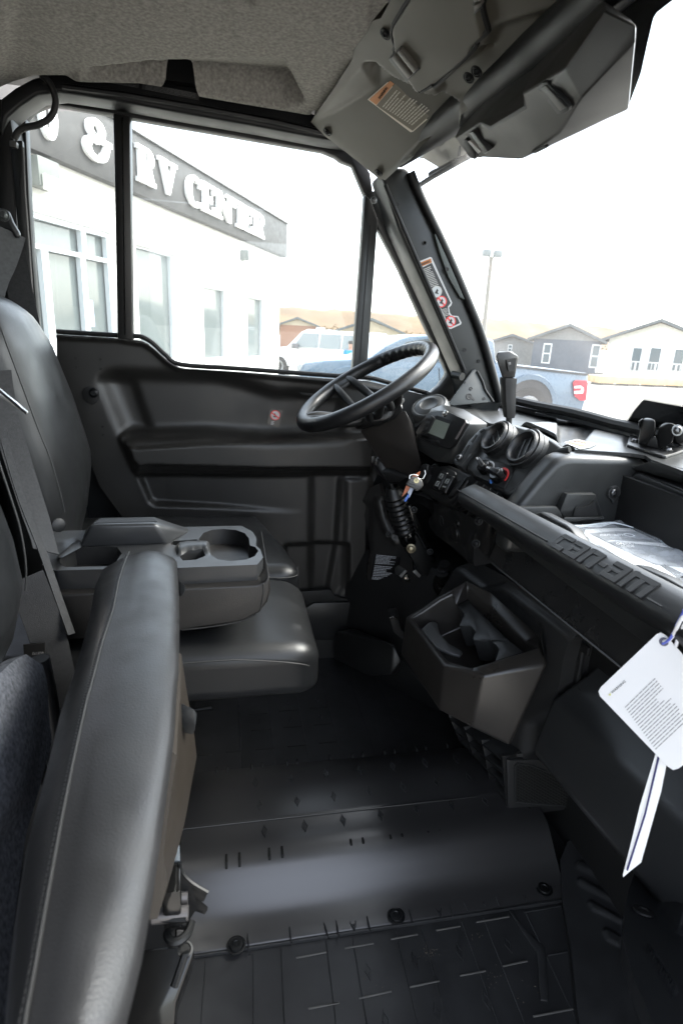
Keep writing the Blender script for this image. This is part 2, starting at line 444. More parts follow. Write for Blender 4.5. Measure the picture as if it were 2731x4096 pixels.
# treetops on the near slope, one mass
def wood(name, D, n, seed, hx):
    R = np.random.default_rng(seed); t = bmesh.new(); bmesh.ops.create_icosphere(t, subdivisions=1, radius=1)
    tv = np.array([v.co[:] for v in t.verts]); tf = np.array([[v.index for v in f.verts] for f in t.faces]); t.free()
    V_, F_ = [], []
    for k in range(n):
        x = R.uniform(*hx); y = D+R.uniform(0,55); s = R.uniform(.35,.8)
        zb = G+(y-D)/55*5.0+R.uniform(-.5,.5)-1.2+1.2*math.sin(x*.03)-.012*max(0,x-40)
        for m_ in range(2):
            o = np.array([x,y,zb])+R.uniform(-.8,.8,3)*s*np.array([1,1,1.6]); q = tv*s*.62*R.uniform(.7,1.3,(len(tv),1))*np.array([1,1,1.2])+o
            F_.append(tf+sum(len(v) for v in V_[-1:])*0+len(tv)*len(V_)); V_.append(q)
    me = bpy.data.meshes.new(name); me.from_pydata(np.concatenate(V_).tolist(), [], np.concatenate(F_).tolist()); o = link(name, me, HILL, None)
    me.polygons.foreach_set('use_smooth', [True]*len(me.polygons))
    return tag(o, 'band of orange autumn trees on the hillside beyond the houses', 'wood', kind='stuff')
wood('autumn_wood', 210, 9000, 5, (-60, 300))

# ---------------------------------------------------------------- the shop with its sign
fc = U(1122, 893, z=5.0); fo = U(523, 541, z=5.0)
fd = Vector((fc.x-fo.x, fc.y-fo.y, 0)).normalized()          # along the facade towards its far corner
fn_ = Vector((fd.y, -fd.x, 0));
if fn_.dot(CAM-fc) < 0: fn_ = -fn_
FAC = (Vector((fc.x, fc.y, 0)), fn_)
def fuv(px, py):
    p = U(px, py, pl=FAC); return ((p-FAC[0]).dot(fd), p.z)
def fpt(u, v, o=0.): return FAC[0]+fd*u+fn_*o+Vector((0,0,v))
WALLM = mat('white_painted_block', (.74,.73,.70), .8, bump=.25, bscale=14, var=.06, vscale=2)
SIGNM = mat('charcoal_sign_board', (.055,.053,.053), .6, var=.15, vscale=3)
FRAME = mat('grey_window_frame', (.50,.53,.55), .4)
PANE = mat('shop_glass', (.085,.10,.10), .06, spec=.6)
LETM = mat('white_letter', (.85,.85,.85), .4)
LAMPM = mat('wall_lamp_case', (.10,.11,.10), .5); LAMPG = mat('lamp_lens', (.6,.62,.55), .2)
shop = thing('shop_building', fpt(-5, G), 'long white block shop building with charcoal sign band seen through the side window', 'building')
UL = -16.0
vtop = 5.0; vsb = fuv(1122, 1028)[1]
def fbox(name, u0, u1, v0, v1, o0, o1, mt, par, bevel=0.):
    return prism(name, [fpt(u0,v0,o0),fpt(u1,v0,o0),fpt(u1,v1,o0),fpt(u0,v1,o0)], fn_*(o1-o0), mt, par, bevel=bevel)
wins = [PX(z3,(640,318),(805,368),(803,850),(650,850)), PX(z3,(937,502),(1045,528),(1042,845),(940,843)), PX(z3,(1137,552),(1217,570),(1210,838),(1140,838))]
wr = []
for w in wins:
    c = [fuv(*p) for p in w]; wr.append((min(c[0][0],c[3][0]), max(c[1][0],c[2][0]), min(c[2][1],c[3][1]), (c[0][1]+c[1][1])/2))
dl = fuv(*z3(515,275)); dlow = G
wr2 = [(UL+2, dl[0], G+.02, fuv(*z3(500,262))[1])]
# wall built in pieces around the openings
opn = sorted(wr2+wr); us = [UL]+[e for o in opn for e in (o[0], o[1])]+[0.0]
wparts = bmesh.new()
for i in range(0, len(us)-1, 2):
    prism_bm(wparts, [fpt(us[i],G),fpt(us[i+1],G),fpt(us[i+1],vtop-.03),fpt(us[i],vtop-.03)], -fn_*.3)
for u0,u1,v0,v1 in opn:
    if v0 > G+.1: prism_bm(wparts, [fpt(u0,G),fpt(u1,G),fpt(u1,v0),fpt(u0,v0)], -fn_*.3)
    prism_bm(wparts, [fpt(u0,v1),fpt(u1,v1),fpt(u1,vtop-.03),fpt(u0,vtop-.03)], -fn_*.3)
prism_bm(wparts, [fpt(0,G,-.301),fpt(0,G,-12),fpt(0,vtop-.03,-12),fpt(0,vtop-.03,-.301)], -fd*.3)
wall = finish('wall', wparts, WALLM, shop, flat=True)
roof = fbox('roof', UL, -.31, vtop-.25, vtop-.1, -12, -.31, SIGNM, shop)
sb = fbox('sign_band', UL, .14, vsb, vtop, .004, .20, SIGNM, shop, bevel=.01)
prism('sign_return', [fpt(.14,vsb,.19),fpt(.14,vsb,-3),fpt(.14,vtop,-3),fpt(.14,vtop,.19)], -fd*.13, SIGNM, sb, bevel=0)
fbox('coping', UL, .2, vtop+.003, vtop+.07, -.1, .25, mat('coping', (.2,.2,.2), .5), shop)
for u0,u1,v0,v1 in wr:
    pn = fbox('window_pane', u0+.05, u1-.05, v0+.05, v1-.05, -.2, -.18, PANE, shop)
    f = bmesh.new()
    for a,b,c,d in ((u0,u1,v0,v0+.05),(u0,u1,v1-.05,v1),(u0,u0+.05,v0+.051,v1-.051),(u1-.05,u1,v0+.051,v1-.051)):
        prism_bm(f, [fpt(a,c,-.22),fpt(b,c,-.22),fpt(b,d,-.22),fpt(a,d,-.22)], fn_*.12)
    finish('window_frame', f, FRAME, pn, flat=True)
    fbox('sill', u0-.06, u1+.06, v0-.10, v0-.004, .003, .06, WALLM, pn)
# glazed entrance
u0,u1,v0,v1 = wr2[0]
fbox('entrance_glass', u0, u1-.05, v0+.1, v1-.05, -.2, -.19, PANE, shop)
fr = bmesh.new()
def bar(a,b,c,d): prism_bm(fr, [fpt(a,c,-.17),fpt(b,c,-.17),fpt(b,d,-.17),fpt(a,d,-.17)], fn_*.1)
tv = fuv(*z3(400,262)); tb = fuv(*z3(400,362))[1]
uu = [fuv(*z3(x,420))[0] for x in (160,215,245,390,412,495)]
bar(u0,u1,v1-.09,v1); bar(u0,u1-.09,tb-.07,tb); bar(u1-.08,u1,G,v1-.091); bar(uu[1],uu[2],G,tb-.071); bar(uu[3],uu[4],G,tb-.071)
du = fuv(*z3(400,262))[0]; bar(du-.06,du+.06,tb+.001,v1-.091); bar(u0,u1-.09,G,G+.16)
finish('entrance_frame', fr, FRAME, shop, flat=True)
for q in (z3(455,610), z3(460,665)):
    c = fuv(*q); fbox('door_sticker', c[0]-.1, c[0]+.1, c[1]-.13, c[1]+.13, -.188, -.186, mat('sticker_blue', (.35,.42,.6), .5), shop)
# sign letters: slab-serif capitals as polygons on a 10 x 14 field
def stroke(pts, w):
    o = []
    return pts
def glyph(ch):
    R = lambda a,b,c,d: [(a,b),(c,b),(c,d),(a,d)]
    def arc(cx,cy,rx,ry,a0,a1,w,wy=None,n=22):
        wy = wy or w
        A = [math.radians(a0+(a1-a0)*i/n) for i in range(n+1)]
        return [[(cx+rx*math.cos(t),cy+ry*math.sin(t)),(cx+rx*math.cos(s),cy+ry*math.sin(s)),(cx+(rx-w)*math.cos(s),cy+(ry-wy)*math.sin(s)),(cx+(rx-w)*math.cos(t),cy+(ry-wy)*math.sin(t))] for t,s in zip(A,A[1:])]
    if ch == 'E': return [R(0,0,4.6,1.7),R(1,1.7,3.9,12.3),R(0,12.3,4.6,14),R(4.6,0,9,1.7),R(7.4,1.7,9,4.0),R(4.6,12.3,8.8,14),R(7.2,10.0,8.8,12.3),R(3.9,6.2,6.6,7.8),R(5.8,5.2,6.8,8.8)]
    if ch == 'T': return [R(3.2,1.7,6,12.3),R(2.0,0,7.2,1.7),R(0,12.3,9.2,14),R(0,9.4,1.6,12.3),R(7.6,9.4,9.2,12.3)]
    if ch == 'N': return [R(0,0,3.6,1.6),R(1,1.6,2.6,12.4),R(0,12.4,2.6,14),[(2.9,14),(1.0,14),(1.0,13),(6.6,0),(8.4,0),(8.4,1.4)],R(6.9,1.6,8.4,12.4),R(5.6,12.4,9.6,14)]
    if ch == 'V': return [[(1,12.4),(4.0,12.4),(5.8,3.6),(5.2,0),(4,0)],[(5.2,0),(5.8,3.6),(7.0,12.4),(8.6,12.4)],R(0,12.4,4.9,14),R(6.0,12.4,9.6,14)]
    if ch == 'R': return [R(0,0,4.6,1.7),R(1,1.7,3.9,12.3),R(0,12.3,5.4,14)]+arc(5.2,10.2,3.6,3.8,-90,90,2.6,1.7)+[R(3.9,6.4,5.4,8.1),[(4.6,6.6),(6.9,6.9),(8.4,1.7),(5.8,1.7)],R(5.8,0,9.4,1.7)]
    if ch == 'C': return arc(4.8,7,4.8,7.2,48,312,2.9,1.8)+[R(7.0,9.4,8.6,13.4),R(7.4,.8,8.6,3.2)]
    if ch == 'O': return arc(5.2,7,5.2,7.2,0,360,3.1,1.9,36)
    if ch == '&': return arc(4.9,10.6,3.4,3.5,-70,240,2.1,2.0)+arc(4.5,4.0,4.5,4.2,60,352,2.5,2.1)+[[(3.3,7.1),(6.0,8.9),(6.6,7.4),(4.4,6.0)],R(6.0,6.6,10.6,8.4),[(8.0,6.6),(9.9,6.6),(8.95,3.0),(6.9,3.4)]]
    return []
def letter(ch, tl, tr, bl, br):
    a, b, c, d = fuv(*tl), fuv(*tr), fuv(*bl), fuv(*br)
    u0 = (a[0]+c[0])/2; u1 = (b[0]+d[0])/2; v0 = LV0; v1 = LV1
    bm = bmesh.new()
    for k, poly in enumerate(glyph(ch)):
        pts = [fpt(u0+(u1-u0)*x/10, v0+(v1-v0)*y/14, .205+.0015*(k%3)) for x, y in poly]
        prism_bm(bm, pts, fn_*.07)
    return finish('letter', bm, LETM, shop, flat=True)
LV0 = fuv(*z1(880,960))[1]-.02; LV1 = fuv(*z1(880,838))[1]+.05
for ch, b in (('O',((118,520),(192,520),(118,600),(195,600))),('&',((322,560),(452,600),(322,720),(440,730))),('R',((578,700),(668,730),(575,850),(665,860))),('V',((678,725),(768,760),(678,870),(768,900))),
              ('C',((808,830),(892,850),(808,940),(892,960))),('E',((882,850),(955,880),(882,985),(948,1000))),('N',((948,885),(1034,920),(945,1020),(1030,1050))),
              ('T',((1028,925),(1108,960),(1028,1050),(1108,1080))),('E',((1078,965),(1132,985),(1075,1080),(1128,1095))),('R',((1126,985),(1182,1005),(1124,1100),(1180,1120)))):
    letter(ch, *PX(z1, *b))
for q, s in (((z3(1112,368)), .16), (z1(165,795), .24)):
    c = fuv(*q); l = fbox('wall_lamp', c[0]-s, c[0]+s, c[1]-s*.9, c[1]+s*.8, .003, .25, LAMPM, shop, bevel=.01)
    fbox('lens', c[0]-s*.8, c[0]+s*.8, c[1]-s*1.1, c[1]-s*.2, .255, .30, LAMPG, l, bevel=.01)

# ---------------------------------------------------------------- vehicles outside
def carbody(name, parent, prof, halfw, mt, tumble=.16, belt=.95, bevel=.06):
    """side profile (length, height) swept across the width; above the belt line the sides lean in"""
    def ring(y, k):
        return [Vector((x, y*(1-(tumble*(z-belt)/.7 if z > belt else 0)), z)) for x, z in prof]
    bm = bmesh.new(); A = [bm.verts.new(p) for p in ring(-halfw, 0)]; B = [bm.verts.new(p) for p in ring(halfw, 0)]
    bm.faces.new(A); bm.faces.new(B[::-1]); n = len(A)
    for i in range(n): bm.faces.new((A[i], B[i], B[(i+1)%n], A[(i+1)%n]))
    return bm
def xf(bm, M):
    for v in bm.verts: v.co = M @ v.co
def wheel(par, M, x, y, r, w, name='wheel'):
    TY = mat('tyre', (.02,.02,.02), .8); RI = mat('alloy_rim', (.35,.36,.38), .35, metal=.8)
    s = 1 if y > 0 else -1
    bm = bmesh.new(); lathe_bm(bm, (x, y-s*w/2, r), (0, s, 0), [(0,r*.6),(0,r*.93),(w*.2,r),(w*.8,r),(w,r*.93),(w,r*.62)], n=20); xf(bm, M); t = finish(name, bm, TY, par)
    bm = bmesh.new(); lathe_bm(bm, (x, y+s*w*.42, r), (0, s, 0), [(0,.01),(.02,r*.2),(.01,r*.35),(.03,r*.55),(.05,r*.6),(.05,r*.64),(0,r*.64)], n=20); xf(bm, M); finish('rim', bm, RI, t)
def quadp(name, par, M, pts, mt, t=.012):
    P = [M @ Vector(p) for p in pts]; n = (P[1]-P[0]).cross(P[2]-P[0]).normalized()
    if n.dot(CAM-P[0]) < 0: n = -n
    return prism(name, [p+n*.004 for p in P], n*t, mt, par, bevel=0)
# light blue pickup: profile runs from nose (x=0) to tail (x=5.1)
LB = mat('light_blue_paint', (.07,.11,.155), .3, coat=.3, var=.04); DGL = mat('car_glass', (.05,.06,.07), .05, spec=.8)
YT = 10.6
tprof = [(1196,1600),(1200,1480),(1215,1455),(1260,1447),(1300,1443),(1410,1438),(1470,1434),(1482,1430),(1555,1384),(1610,1358),(1647,1347),(1729,1342),(1850,1344),(1939,1351),(1975,1356),(1989,1364),(1996,1448),(2020,1458),(2066,1461),(2200,1476),(2350,1493),(2352,1530),(2342,1600),(2325,1650),(1220,1650)]
TP = [U(*p, y=YT) for p in tprof]; xn, xt = TP[0].x, TP[20].x
trk = thing('pickup_truck', ((xn+xt)/2, YT+.95, G), 'light blue pickup truck parked behind the cab, nose to the left', 'pickup truck')
beltz = U(1700,1440,y=YT).z
def tside(y): return [Vector((p.x, y if p.z < beltz+.02 else (y+.14 if y < YT+.5 else y-.14), p.z)) for p in TP]
bm = bmesh.new(); A = [bm.verts.new(p) for p in tside(YT)]; B = [bm.verts.new(p) for p in tside(YT+1.9)]
bm.faces.new(A); bm.faces.new(B[::-1])
for i in range(len(A)): bm.faces.new((A[i], B[i], B[(i+1)%len(A)], A[(i+1)%len(A)]))
finish('body', bm, LB, trk, bevel=.04, seg=3, ang=14, sharp=50)
def tq(name, px, mt, par=None, off=.006, t=.012, y=YT, bevel=0): return prism(name, [U(*p, y=y-off) for p in px], (0,-t,0), mt, par or trk, bevel=bevel)
tq('side_window', [(1560,1425),(1625,1368),(1700,1356),(1745,1354),(1745,1428)], DGL, y=YT+.10)
tq('side_window', [(1760,1428),(1760,1354),(1900,1360),(1935,1366),(1940,1436)], DGL, y=YT+.10)
for cx_, cy_ in ((1400,1600),(2108,1625)):
    c = U(cx_, cy_, y=YT-.004); r_ = .52
    lathe('wheel_arch', c, (0,-1,0), [(0,.01),(.012,.01),(.012,r_),(0,r_)], mat('arch_black',(.05,.05,.055),.7), trk, n=28)
    lathe('wheel_arch_flare', c, (0,-1,0), [(.0,r_),(.03,r_),(.03,r_+.09),(0,r_+.11)], LB, trk, n=28, cap=False)
    w = lathe('wheel', c-Vector((0,.005,.06)), (0,-1,0), [(0,.25),(.012,.30),(.03,.40),(.02,.43),(0,.43)], mat('tyre', (.02,.02,.02), .8), trk, n=24)
    lathe('rim', c-Vector((0,.02,.06)), (0,-1,0), [(0,.01),(.02,.08),(.012,.2),(.03,.25),(.0,.27)], mat('alloy_rim', (.35,.36,.38), .35, metal=.8), w, n=20)
tl = tq('tail_light', PX(z4,(1083,690),(1092,680),(1140,682),(1146,692),(1138,768),(1112,768),(1090,750)), mat('tail_light_red', (.50,.02,.04), .2), t=.03)
for q in (((1090,706),(1120,704),(1120,714),(1090,716)), ((1090,728),(1128,726),(1128,738),(1090,740)), ((1118,705),(1130,712),(1132,728),(1120,734))):
    tq('light_insert', PX(z4, *q), mat('light_white', (.75,.62,.62), .3), tl, off=.04, t=.008)
tq('bed_rail', [(2020,1459),(2066,1462),(2350,1494),(2350,1503),(2066,1471),(2020,1468)], mat('arch_black',(.05,.05,.055),.7), t=.02)
tq('door_line', [(1752,1440),(1755,1440),(1762,1580),(1758,1580)], mat('arch_black',(.05,.05,.055),.7), t=.001)
# white SUV half behind the shop corner
WP = mat('white_paint', (.72,.73,.74), .25, coat=.5)
so_ = U(*z3(1290,880), z=G+.75); D0 = so_.y
sc_ = U(1205, 1470, y=24.0); sc_.z = G
ang = math.radians(-38)
MS = Matrix.Translation((sc_.x+1.1, 24.5, G)) @ Matrix.Rotation(ang, 4, 'Z')
suv = thing('suv', (sc_.x+1.1, 24.5, G), 'white SUV parked beside the far corner of the white shop', 'car')
bm = carbody('b', suv, [(-2.6,.4),(-2.62,.9),(-2.5,1.05),(-1.35,1.2),(-.75,1.82),(-.5,1.9),(2.3,1.9),(2.55,1.2),(2.6,.45)], .98, WP, belt=1.15)
bmesh.ops.recalc_face_normals(bm, faces=bm.faces); es = [e for e in bm.edges if e.calc_face_angle(0) > .2]
bmesh.ops.bevel(bm, geom=es, offset=.07, segments=3, profile=.5, affect='EDGES', clamp_overlap=True); xf(bm, MS); finish('body', bm, WP, suv, sharp=50)
SG = mat('suv_glass', (.16,.20,.22), .08, spec=.8)
quadp('windscreen', suv, MS, [(-1.28,-.82,1.26),(-.80,-.74,1.78),(-.80,.74,1.78),(-1.28,.82,1.26)], SG)
for pts in ([(-1.0,-.99,1.22),(-.62,-.86,1.76),(.1,-.86,1.76),(.1,-.99,1.22)], [(.2,-.99,1.22),(.2,-.86,1.76),(1.1,-.86,1.76),(1.1,-.99,1.22)], [(1.2,-.99,1.22),(1.2,-.86,1.76),(2.1,-.86,1.74),(2.3,-.99,1.22)]):
    quadp('side_window', suv, MS, pts, SG)
quadp('grille', suv, MS, [(-2.64,-.55,.62),(-2.64,-.55,.95),(-2.64,.55,.95),(-2.64,.55,.62)], mat('grille', (.08,.085,.09), .4))
for y in (-.8, .8): quadp('headlight', suv, MS, [(-2.63,y-.17,.74),(-2.63,y-.17,.98),(-2.63,y+.17,.98),(-2.63,y+.17,.74)], mat('headlight', (.6,.6,.58), .1))
for x in (-1.7, 1.6): wheel(suv, MS, x, -.9, .40, .26)
bm = bmesh.new(); box_bm(bm, (-.95,-1.25,1.15), (-.75,-1.0,1.36)); xf(bm, MS); finish('mirror', bm, mat('mirror_case', (.10,.10,.11), .4), suv, bevel=.03)
# white trailer with roof units behind the SUV
tr = thing('travel_trailer', (7.6, 34, G), 'white travel trailer with roof units behind the white SUV', 'trailer')
c0 = U(*z3(1415,735), y=34); c1 = U(*z3(1550,735), y=34)
zt = U(*z3(1480,735), y=34).z
box('body', (c0.x, 34, G+.5), (c1.x, 36.4, zt), WP, tr, bevel=.12)
for f0, f1, hh_ in ((.02,.28,.28),(.36,.62,.4),(.7,.98,.3)):
    xx0 = c0.x+(c1.x-c0.x)*f0; xx1 = c0.x+(c1.x-c0.x)*f1; box('roof_unit', (xx0, 34.4, zt+.002), (xx1, 35.6, zt+hh_), WP, tr, bevel=.1)
for x in (.35,.6): 
    w = lathe('wheel', (c0.x+(c1.x-c0.x)*x, 33.95, G+.35), (0,1,0), [(0,.2),(0,.33),(.05,.35),(.2,.35)], mat('tyre', (.02,.02,.02), .8), tr, n=16)

# ---------------------------------------------------------------- houses
def house(label, pxl, pxr, pyb, peak_px, peak_py, eave_py, D, wallm, gablem, roofm, depth=8., ov=.4, windows=(), cat='house', single=False):
    """gabled house whose front faces the yard; windows are pixel boxes (x0,y0,x1,y1)"""
    c = U((pxl+pxr)/2, (eave_py[0]+eave_py[1])/2, y=D); n = Vector((CAM.x-c.x, CAM.y-c.y, 0)).normalized(); r_ = Vector((-n.y, n.x, 0)); pl = (c, n)
    def uv(x, y): p = U(x, y, pl=pl); return (p-c).dot(r_), p.z
    W_ = lambda u, z, o=0.: Vector((c.x, c.y, 0))+r_*u+n*o+Vector((0,0,z))
    l, r, pk = uv(pxl, eave_py[0]), uv(pxr, eave_py[1]), uv(peak_px, peak_py); ze = (l[1]+r[1])/2
    h = thing('house', W_(0, G), label, cat)
    bk = -n*depth
    prism('wall', [W_(l[0],G),W_(r[0],G),W_(r[0],ze),W_(l[0],ze)], bk, wallm, h, bevel=0)
    prism('gable', [W_(l[0],ze+.002),W_(r[0],ze+.002),W_(pk[0],pk[1]-.05)], bk, gablem, h, bevel=0)
    s = pk[1]-ze
    for e in (l, r):
        dx = e[0]-pk[0]; ex = pk[0]+dx*(1+ov/abs(dx)); ez = pk[1]-s*(1+ov/abs(dx))
        prism('roof_slope', [W_(pk[0],pk[1],.45),W_(ex,ez,.45),W_(ex,ez+.16,.45),W_(pk[0],pk[1]+.18,.45)], bk-n*.9, roofm, h, bevel=0)
    for (x0,y0,x1,y1) in windows:
        a = uv(x0,y1); b = uv(x1,y0)
        q = lambda u0,u1,z0,z1,o,t,nm,m_,p: prism(nm, [W_(u0,z0,o),W_(u1,z0,o),W_(u1,z1,o),W_(u0,z1,o)], n*t, m_, p, bevel=0)
        wn = q(a[0],b[0],a[1],b[1],.01,.04,'window',mat('white_trim', (.72,.72,.70), .5),h)
        mz = (a[1]+b[1])/2; e = (b[0]-a[0])*(.14 if not single else .07)
        for q0, q1 in (((a[1]+e, mz-e*.5), (mz+e*.5, b[1]-e)) if not single else ((a[1]+e, b[1]-e),)): q(a[0]+e,b[0]-e,q0,q1,.052,.015,'pane',mat('house_glass', (.07,.10,.11), .1, spec=.8),wn)
    return h, W_, uv
RF = mat('shingle_roof', (.11,.12,.12), .85, bump=.4, bscale=6, var=.2, vscale=4)
NAVY = mat('slate_blue_siding', (.070,.085,.105), .7, var=.1, vscale=3); GRS = mat('grey_siding', (.20,.20,.19), .7, var=.1)
CRM = mat('cream_siding', (.62,.60,.53), .7, var=.05); TAN = mat('tan_siding', (.46,.38,.27), .7, var=.06); BRN = mat('brown_siding', (.28,.14,.085), .7, var=.1)
def zb(f, x0, y0, x1, y1): a = f(x0,y0); b = f(x1,y1); return (a[0],a[1],b[0],b[1])
house('slate blue gabled house with two white framed windows, seen through the windscreen', *[z4(915,500)[0], z4(1205,500)[0]], 0, *z4(1072,445), (z4(0,502)[1], z4(0,505)[1]), 34, NAVY, GRS, RF, windows=[zb(z4,945,520,995,605), zb(z4,1152,525,1210,625)])
hw, W_, uv = house('cream gabled house with a railed deck at the right edge of the windscreen', *[z4(1245,505)[0], z4(1700,505)[0]], 0, *z4(1472,425), (z4(0,497)[1], z4(0,520)[1]), 31, CRM, CRM, RF, windows=[zb(z4,1330,538,1392,637),zb(z4,1405,538,1477,637),zb(z4,1512,545,1580,640)], single=True)
dz = uv(*z4(1400,668))[1]; xa = uv(*z4(1268,668))[0]; xb = uv(*z4(1720,690))[0]; rz = uv(*z4(1400,602))[1]
def wb(nm, u0, u1, z0, z1, o0, o1, m_, p): return prism(nm, [W_(u0,z0,o0),W_(u1,z0,o0),W_(u1,z1,o0),W_(u0,z1,o0)], (W_(0,0,o1)-W_(0,0,o0)), m_, p, bevel=0)
dk = wb('deck', xa, xb, dz-.18, dz, .05, 1.5, mat('deck_wood', (.33,.24,.15), .8, var=.2), hw)
wb('rail', xa, xb, rz, rz+.07, 1.44, 1.5, mat('rail_white', (.5,.5,.48), .6), dk)
n = 26
for i in range(n+1):
    x = xa+(xb-xa)*i/n; t_ = .02 if i%5 else .05
    wb('baluster', x-t_, x+t_, dz+.002, rz-.002, 1.45, 1.49, mat('rail_white', (.5,.5,.48), .6), dk)
house('long grey roofed house behind the slate blue house', z4(730,600)[0], z4(915,600)[0], 0, z4(820,500)[0], z4(0,487)[1], (z4(0,515)[1], z4(0,520)[1]), 44, GRS, GRS, RF, windows=[zb(z4,798,525,820,555)], depth=6)
house('tan gabled house behind the steering wheel, seen through the quarter window', z4(50,600)[0], z4(345,600)[0], 0, z4(205,410)[0], z4(0,418)[1], (z4(0,470)[1], z4(0,478)[1]), 46, TAN, TAN, RF, windows=[zb(z4,113,480,135,540), zb(z4,246,487,300,545)])
house('small brown gabled house between shop corner and tan house', z3(1287,700)[0], z3(1452,700)[0], 0, z3(1365,655)[0], z3(0,660)[1], (z3(0,690)[1], z3(0,692)[1]), 60, BRN, TAN, RF)
# lumber on the yard in front of the cream house
pile = thing('lumber_stack', U(*z4(1390,690), y=26), 'long stack of pale lumber lying before the cream house', 'lumber'); pile.location.z = G
a = U(*z4(1195,690), y=26); b = U(*z4(1640,700), y=26); z0_ = U(*z4(1400,700), y=26).z; hgt = .34
for k in range(3):
    box('plank', (a.x, 26+.4*k, z0_), (b.x-.3*k, 26.36+.4*k, z0_+hgt), mat('lumber', (.52,.36,.18), .8, var=.15, vscale=2), pile, bevel=.01)
for f in (.05,.3,.55,.8): box('bearer', (a.x+(b.x-a.x)*f, 26.05, G), (a.x+(b.x-a.x)*f+.6, 27.0, z0_-.003), mat('bearer', (.08,.07,.06), .9), pile, bevel=0)

# ---------------------------------------------------------------- light pole and a person
pb = U(*z4(700,430), y=30); pt = U(*z4(728,140), y=30)
pole = thing('light_pole', (pb.x, 30, G), 'tall pale floodlight pole standing behind the pickup truck', 'light pole')
PM = mat('pole_wood', (.16,.15,.125), .8)
bx = pb.x-(pt.x-pb.x)*.35
tube('pole', [(bx, 30, G), (pt.x, 30, pt.z)], [.13,.10], PM, pole, n=10)
for s in (-1, 1):
    tube('arm', [(pt.x, 30, pt.z-.15), (pt.x+s*.18, 30, pt.z+.05)], .035, PM, pole, n=6)
    box('floodlight', (pt.x+s*.3-.2, 29.8, pt.z+.0), (pt.x+s*.3+.2, 30.1, pt.z+.32), mat('flood_case', (.12,.14,.14), .5), pole, bevel=.03)
hp = U(*z4(113,530), y=19.0)
def person():
    px_, pz = hp.x, hp.z; H = pz-G+.1; s = H/1.72
    par = thing('person', (px_, 19, G), 'person in a bright blue jacket standing past the front window post', 'person')
    def sk(name, J, E, mt, parent):
        bm = bmesh.new(); vs = [bm.verts.new((px_+x*s, 19+y*s, G+z*s)) for x,y,z,r in J]
        for a, b in E: bm.edges.new((vs[a], vs[b]))
        off = wloc(parent); bmesh.ops.translate(bm, verts=bm.verts, vec=-off)
        me = bpy.data.meshes.new(name); bm.to_mesh(me); bm.free(); o = link(name, me, mt, parent)
        md = o.modifiers.new('skin', 'SKIN'); md.use_smooth_shade = True
        for d, j in zip(me.skin_vertices[0].data, J): d.radius = (j[3]*s, j[3]*s*.85)
        me.skin_vertices[0].data[0].use_root = True
        o.modifiers.new('sub', 'SUBSURF').levels = 1; return o
    J = [(0,0,.92,.15),(0,0,1.15,.155),(0,0,1.38,.17),(0,0,1.47,.07),(0,-.01,1.54,.075),(0,-.02,1.64,.10),(0,-.01,1.73,.08),
         (-.2,0,1.40,.075),(-.25,.02,1.14,.055),(-.22,-.1,.9,.045),(-.21,-.14,.82,.04),(.2,0,1.40,.075),(.25,.02,1.14,.055),(.22,-.1,.9,.045),(.21,-.14,.82,.04),
         (-.1,0,.85,.1),(-.11,0,.48,.065),(-.11,.03,.08,.045),(-.11,-.12,.04,.045),(.1,0,.85,.1),(.11,0,.48,.065),(.11,.03,.08,.045),(.11,-.12,.04,.045)]
    E = [(0,1),(1,2),(2,3),(3,4),(4,5),(5,6),(2,7),(7,8),(8,9),(9,10),(2,11),(11,12),(12,13),(13,14),(0,15),(15,16),(16,17),(17,18),(0,19),(19,20),(20,21),(21,22)]
    body = sk('body', J, E, mat('skin', (.45,.27,.2), .6), par)
    JK = [(0,0,.84,.17),(0,0,1.15,.175),(0,0,1.37,.185),(0,0,1.46,.10),(-.2,0,1.40,.09),(-.25,.02,1.14,.072),(-.225,-.09,.92,.058),(.2,0,1.40,.09),(.25,.02,1.14,.072),(.225,-.09,.92,.058)]
    sk('jacket', JK, [(0,1),(1,2),(2,3),(2,4),(4,5),(5,6),(2,7),(7,8),(8,9)], mat('blue_jacket', (.02,.22,.55), .7), body)
    sk('trousers', [(0,0,.9,.14),(-.1,0,.83,.115),(-.11,0,.48,.082),(-.11,.03,.12,.07),(.1,0,.83,.115),(.11,0,.48,.082),(.11,.03,.12,.07)], [(0,1),(1,2),(2,3),(0,4),(4,5),(5,6)], mat('dark_trousers', (.04,.045,.06), .8), body)
    lathe('cap', (px_, 19-.02*s, G+1.68*s), (0,0,1), [(0,.115*s),(.05*s,.115*s),(.09*s,.09*s),(.115*s,.04*s)], mat('dark_cap', (.05,.05,.05), .8), body, n=14)
person()
# ================================================================ the cab: frame, door, roof, windscreen
cab = thing('cab_frame', (.2, 1.5, .55), 'black painted steel roll cage frame round the side window and windscreen', 'cab frame')
YD = 1.55
# door outer skin line is at 1.60
def strip(name, px, y, t, mt, par, bevel=.004, **k):
    return prism(name, [U(*p, y=y) for p in px], (0, t, 0), mt, par, bevel=bevel, **k)
# ---- driver door
door = thing('driver_door', (.05, YD, .60), 'closed driver door with moulded dark plastic panel and sliding window', 'door')
dout = [(228,1338),(330,1344),(470,1353),(531,1359),(560,1362),(590,1374),(620,1398),(662,1436),(690,1457),(715,1470),(740,1475),(950,1488),(1150,1503),(1316,1515),(1471,1524),(1540,1540),(1701,1582),(1760,1600),(1755,1760),(1600,1800),(1510,1905),(1466,1990),(1458,2100),(1457,2190),(1440,2290),(1420,2350),(1375,2450),(1345,2525),(1330,2720),(640,2720),(520,2110),(480,2055),(400,1945),(330,1760),(228,1500)]
pl_d = (Vector((0, YD, 0)), Vector((0,-1,0)))
L = []
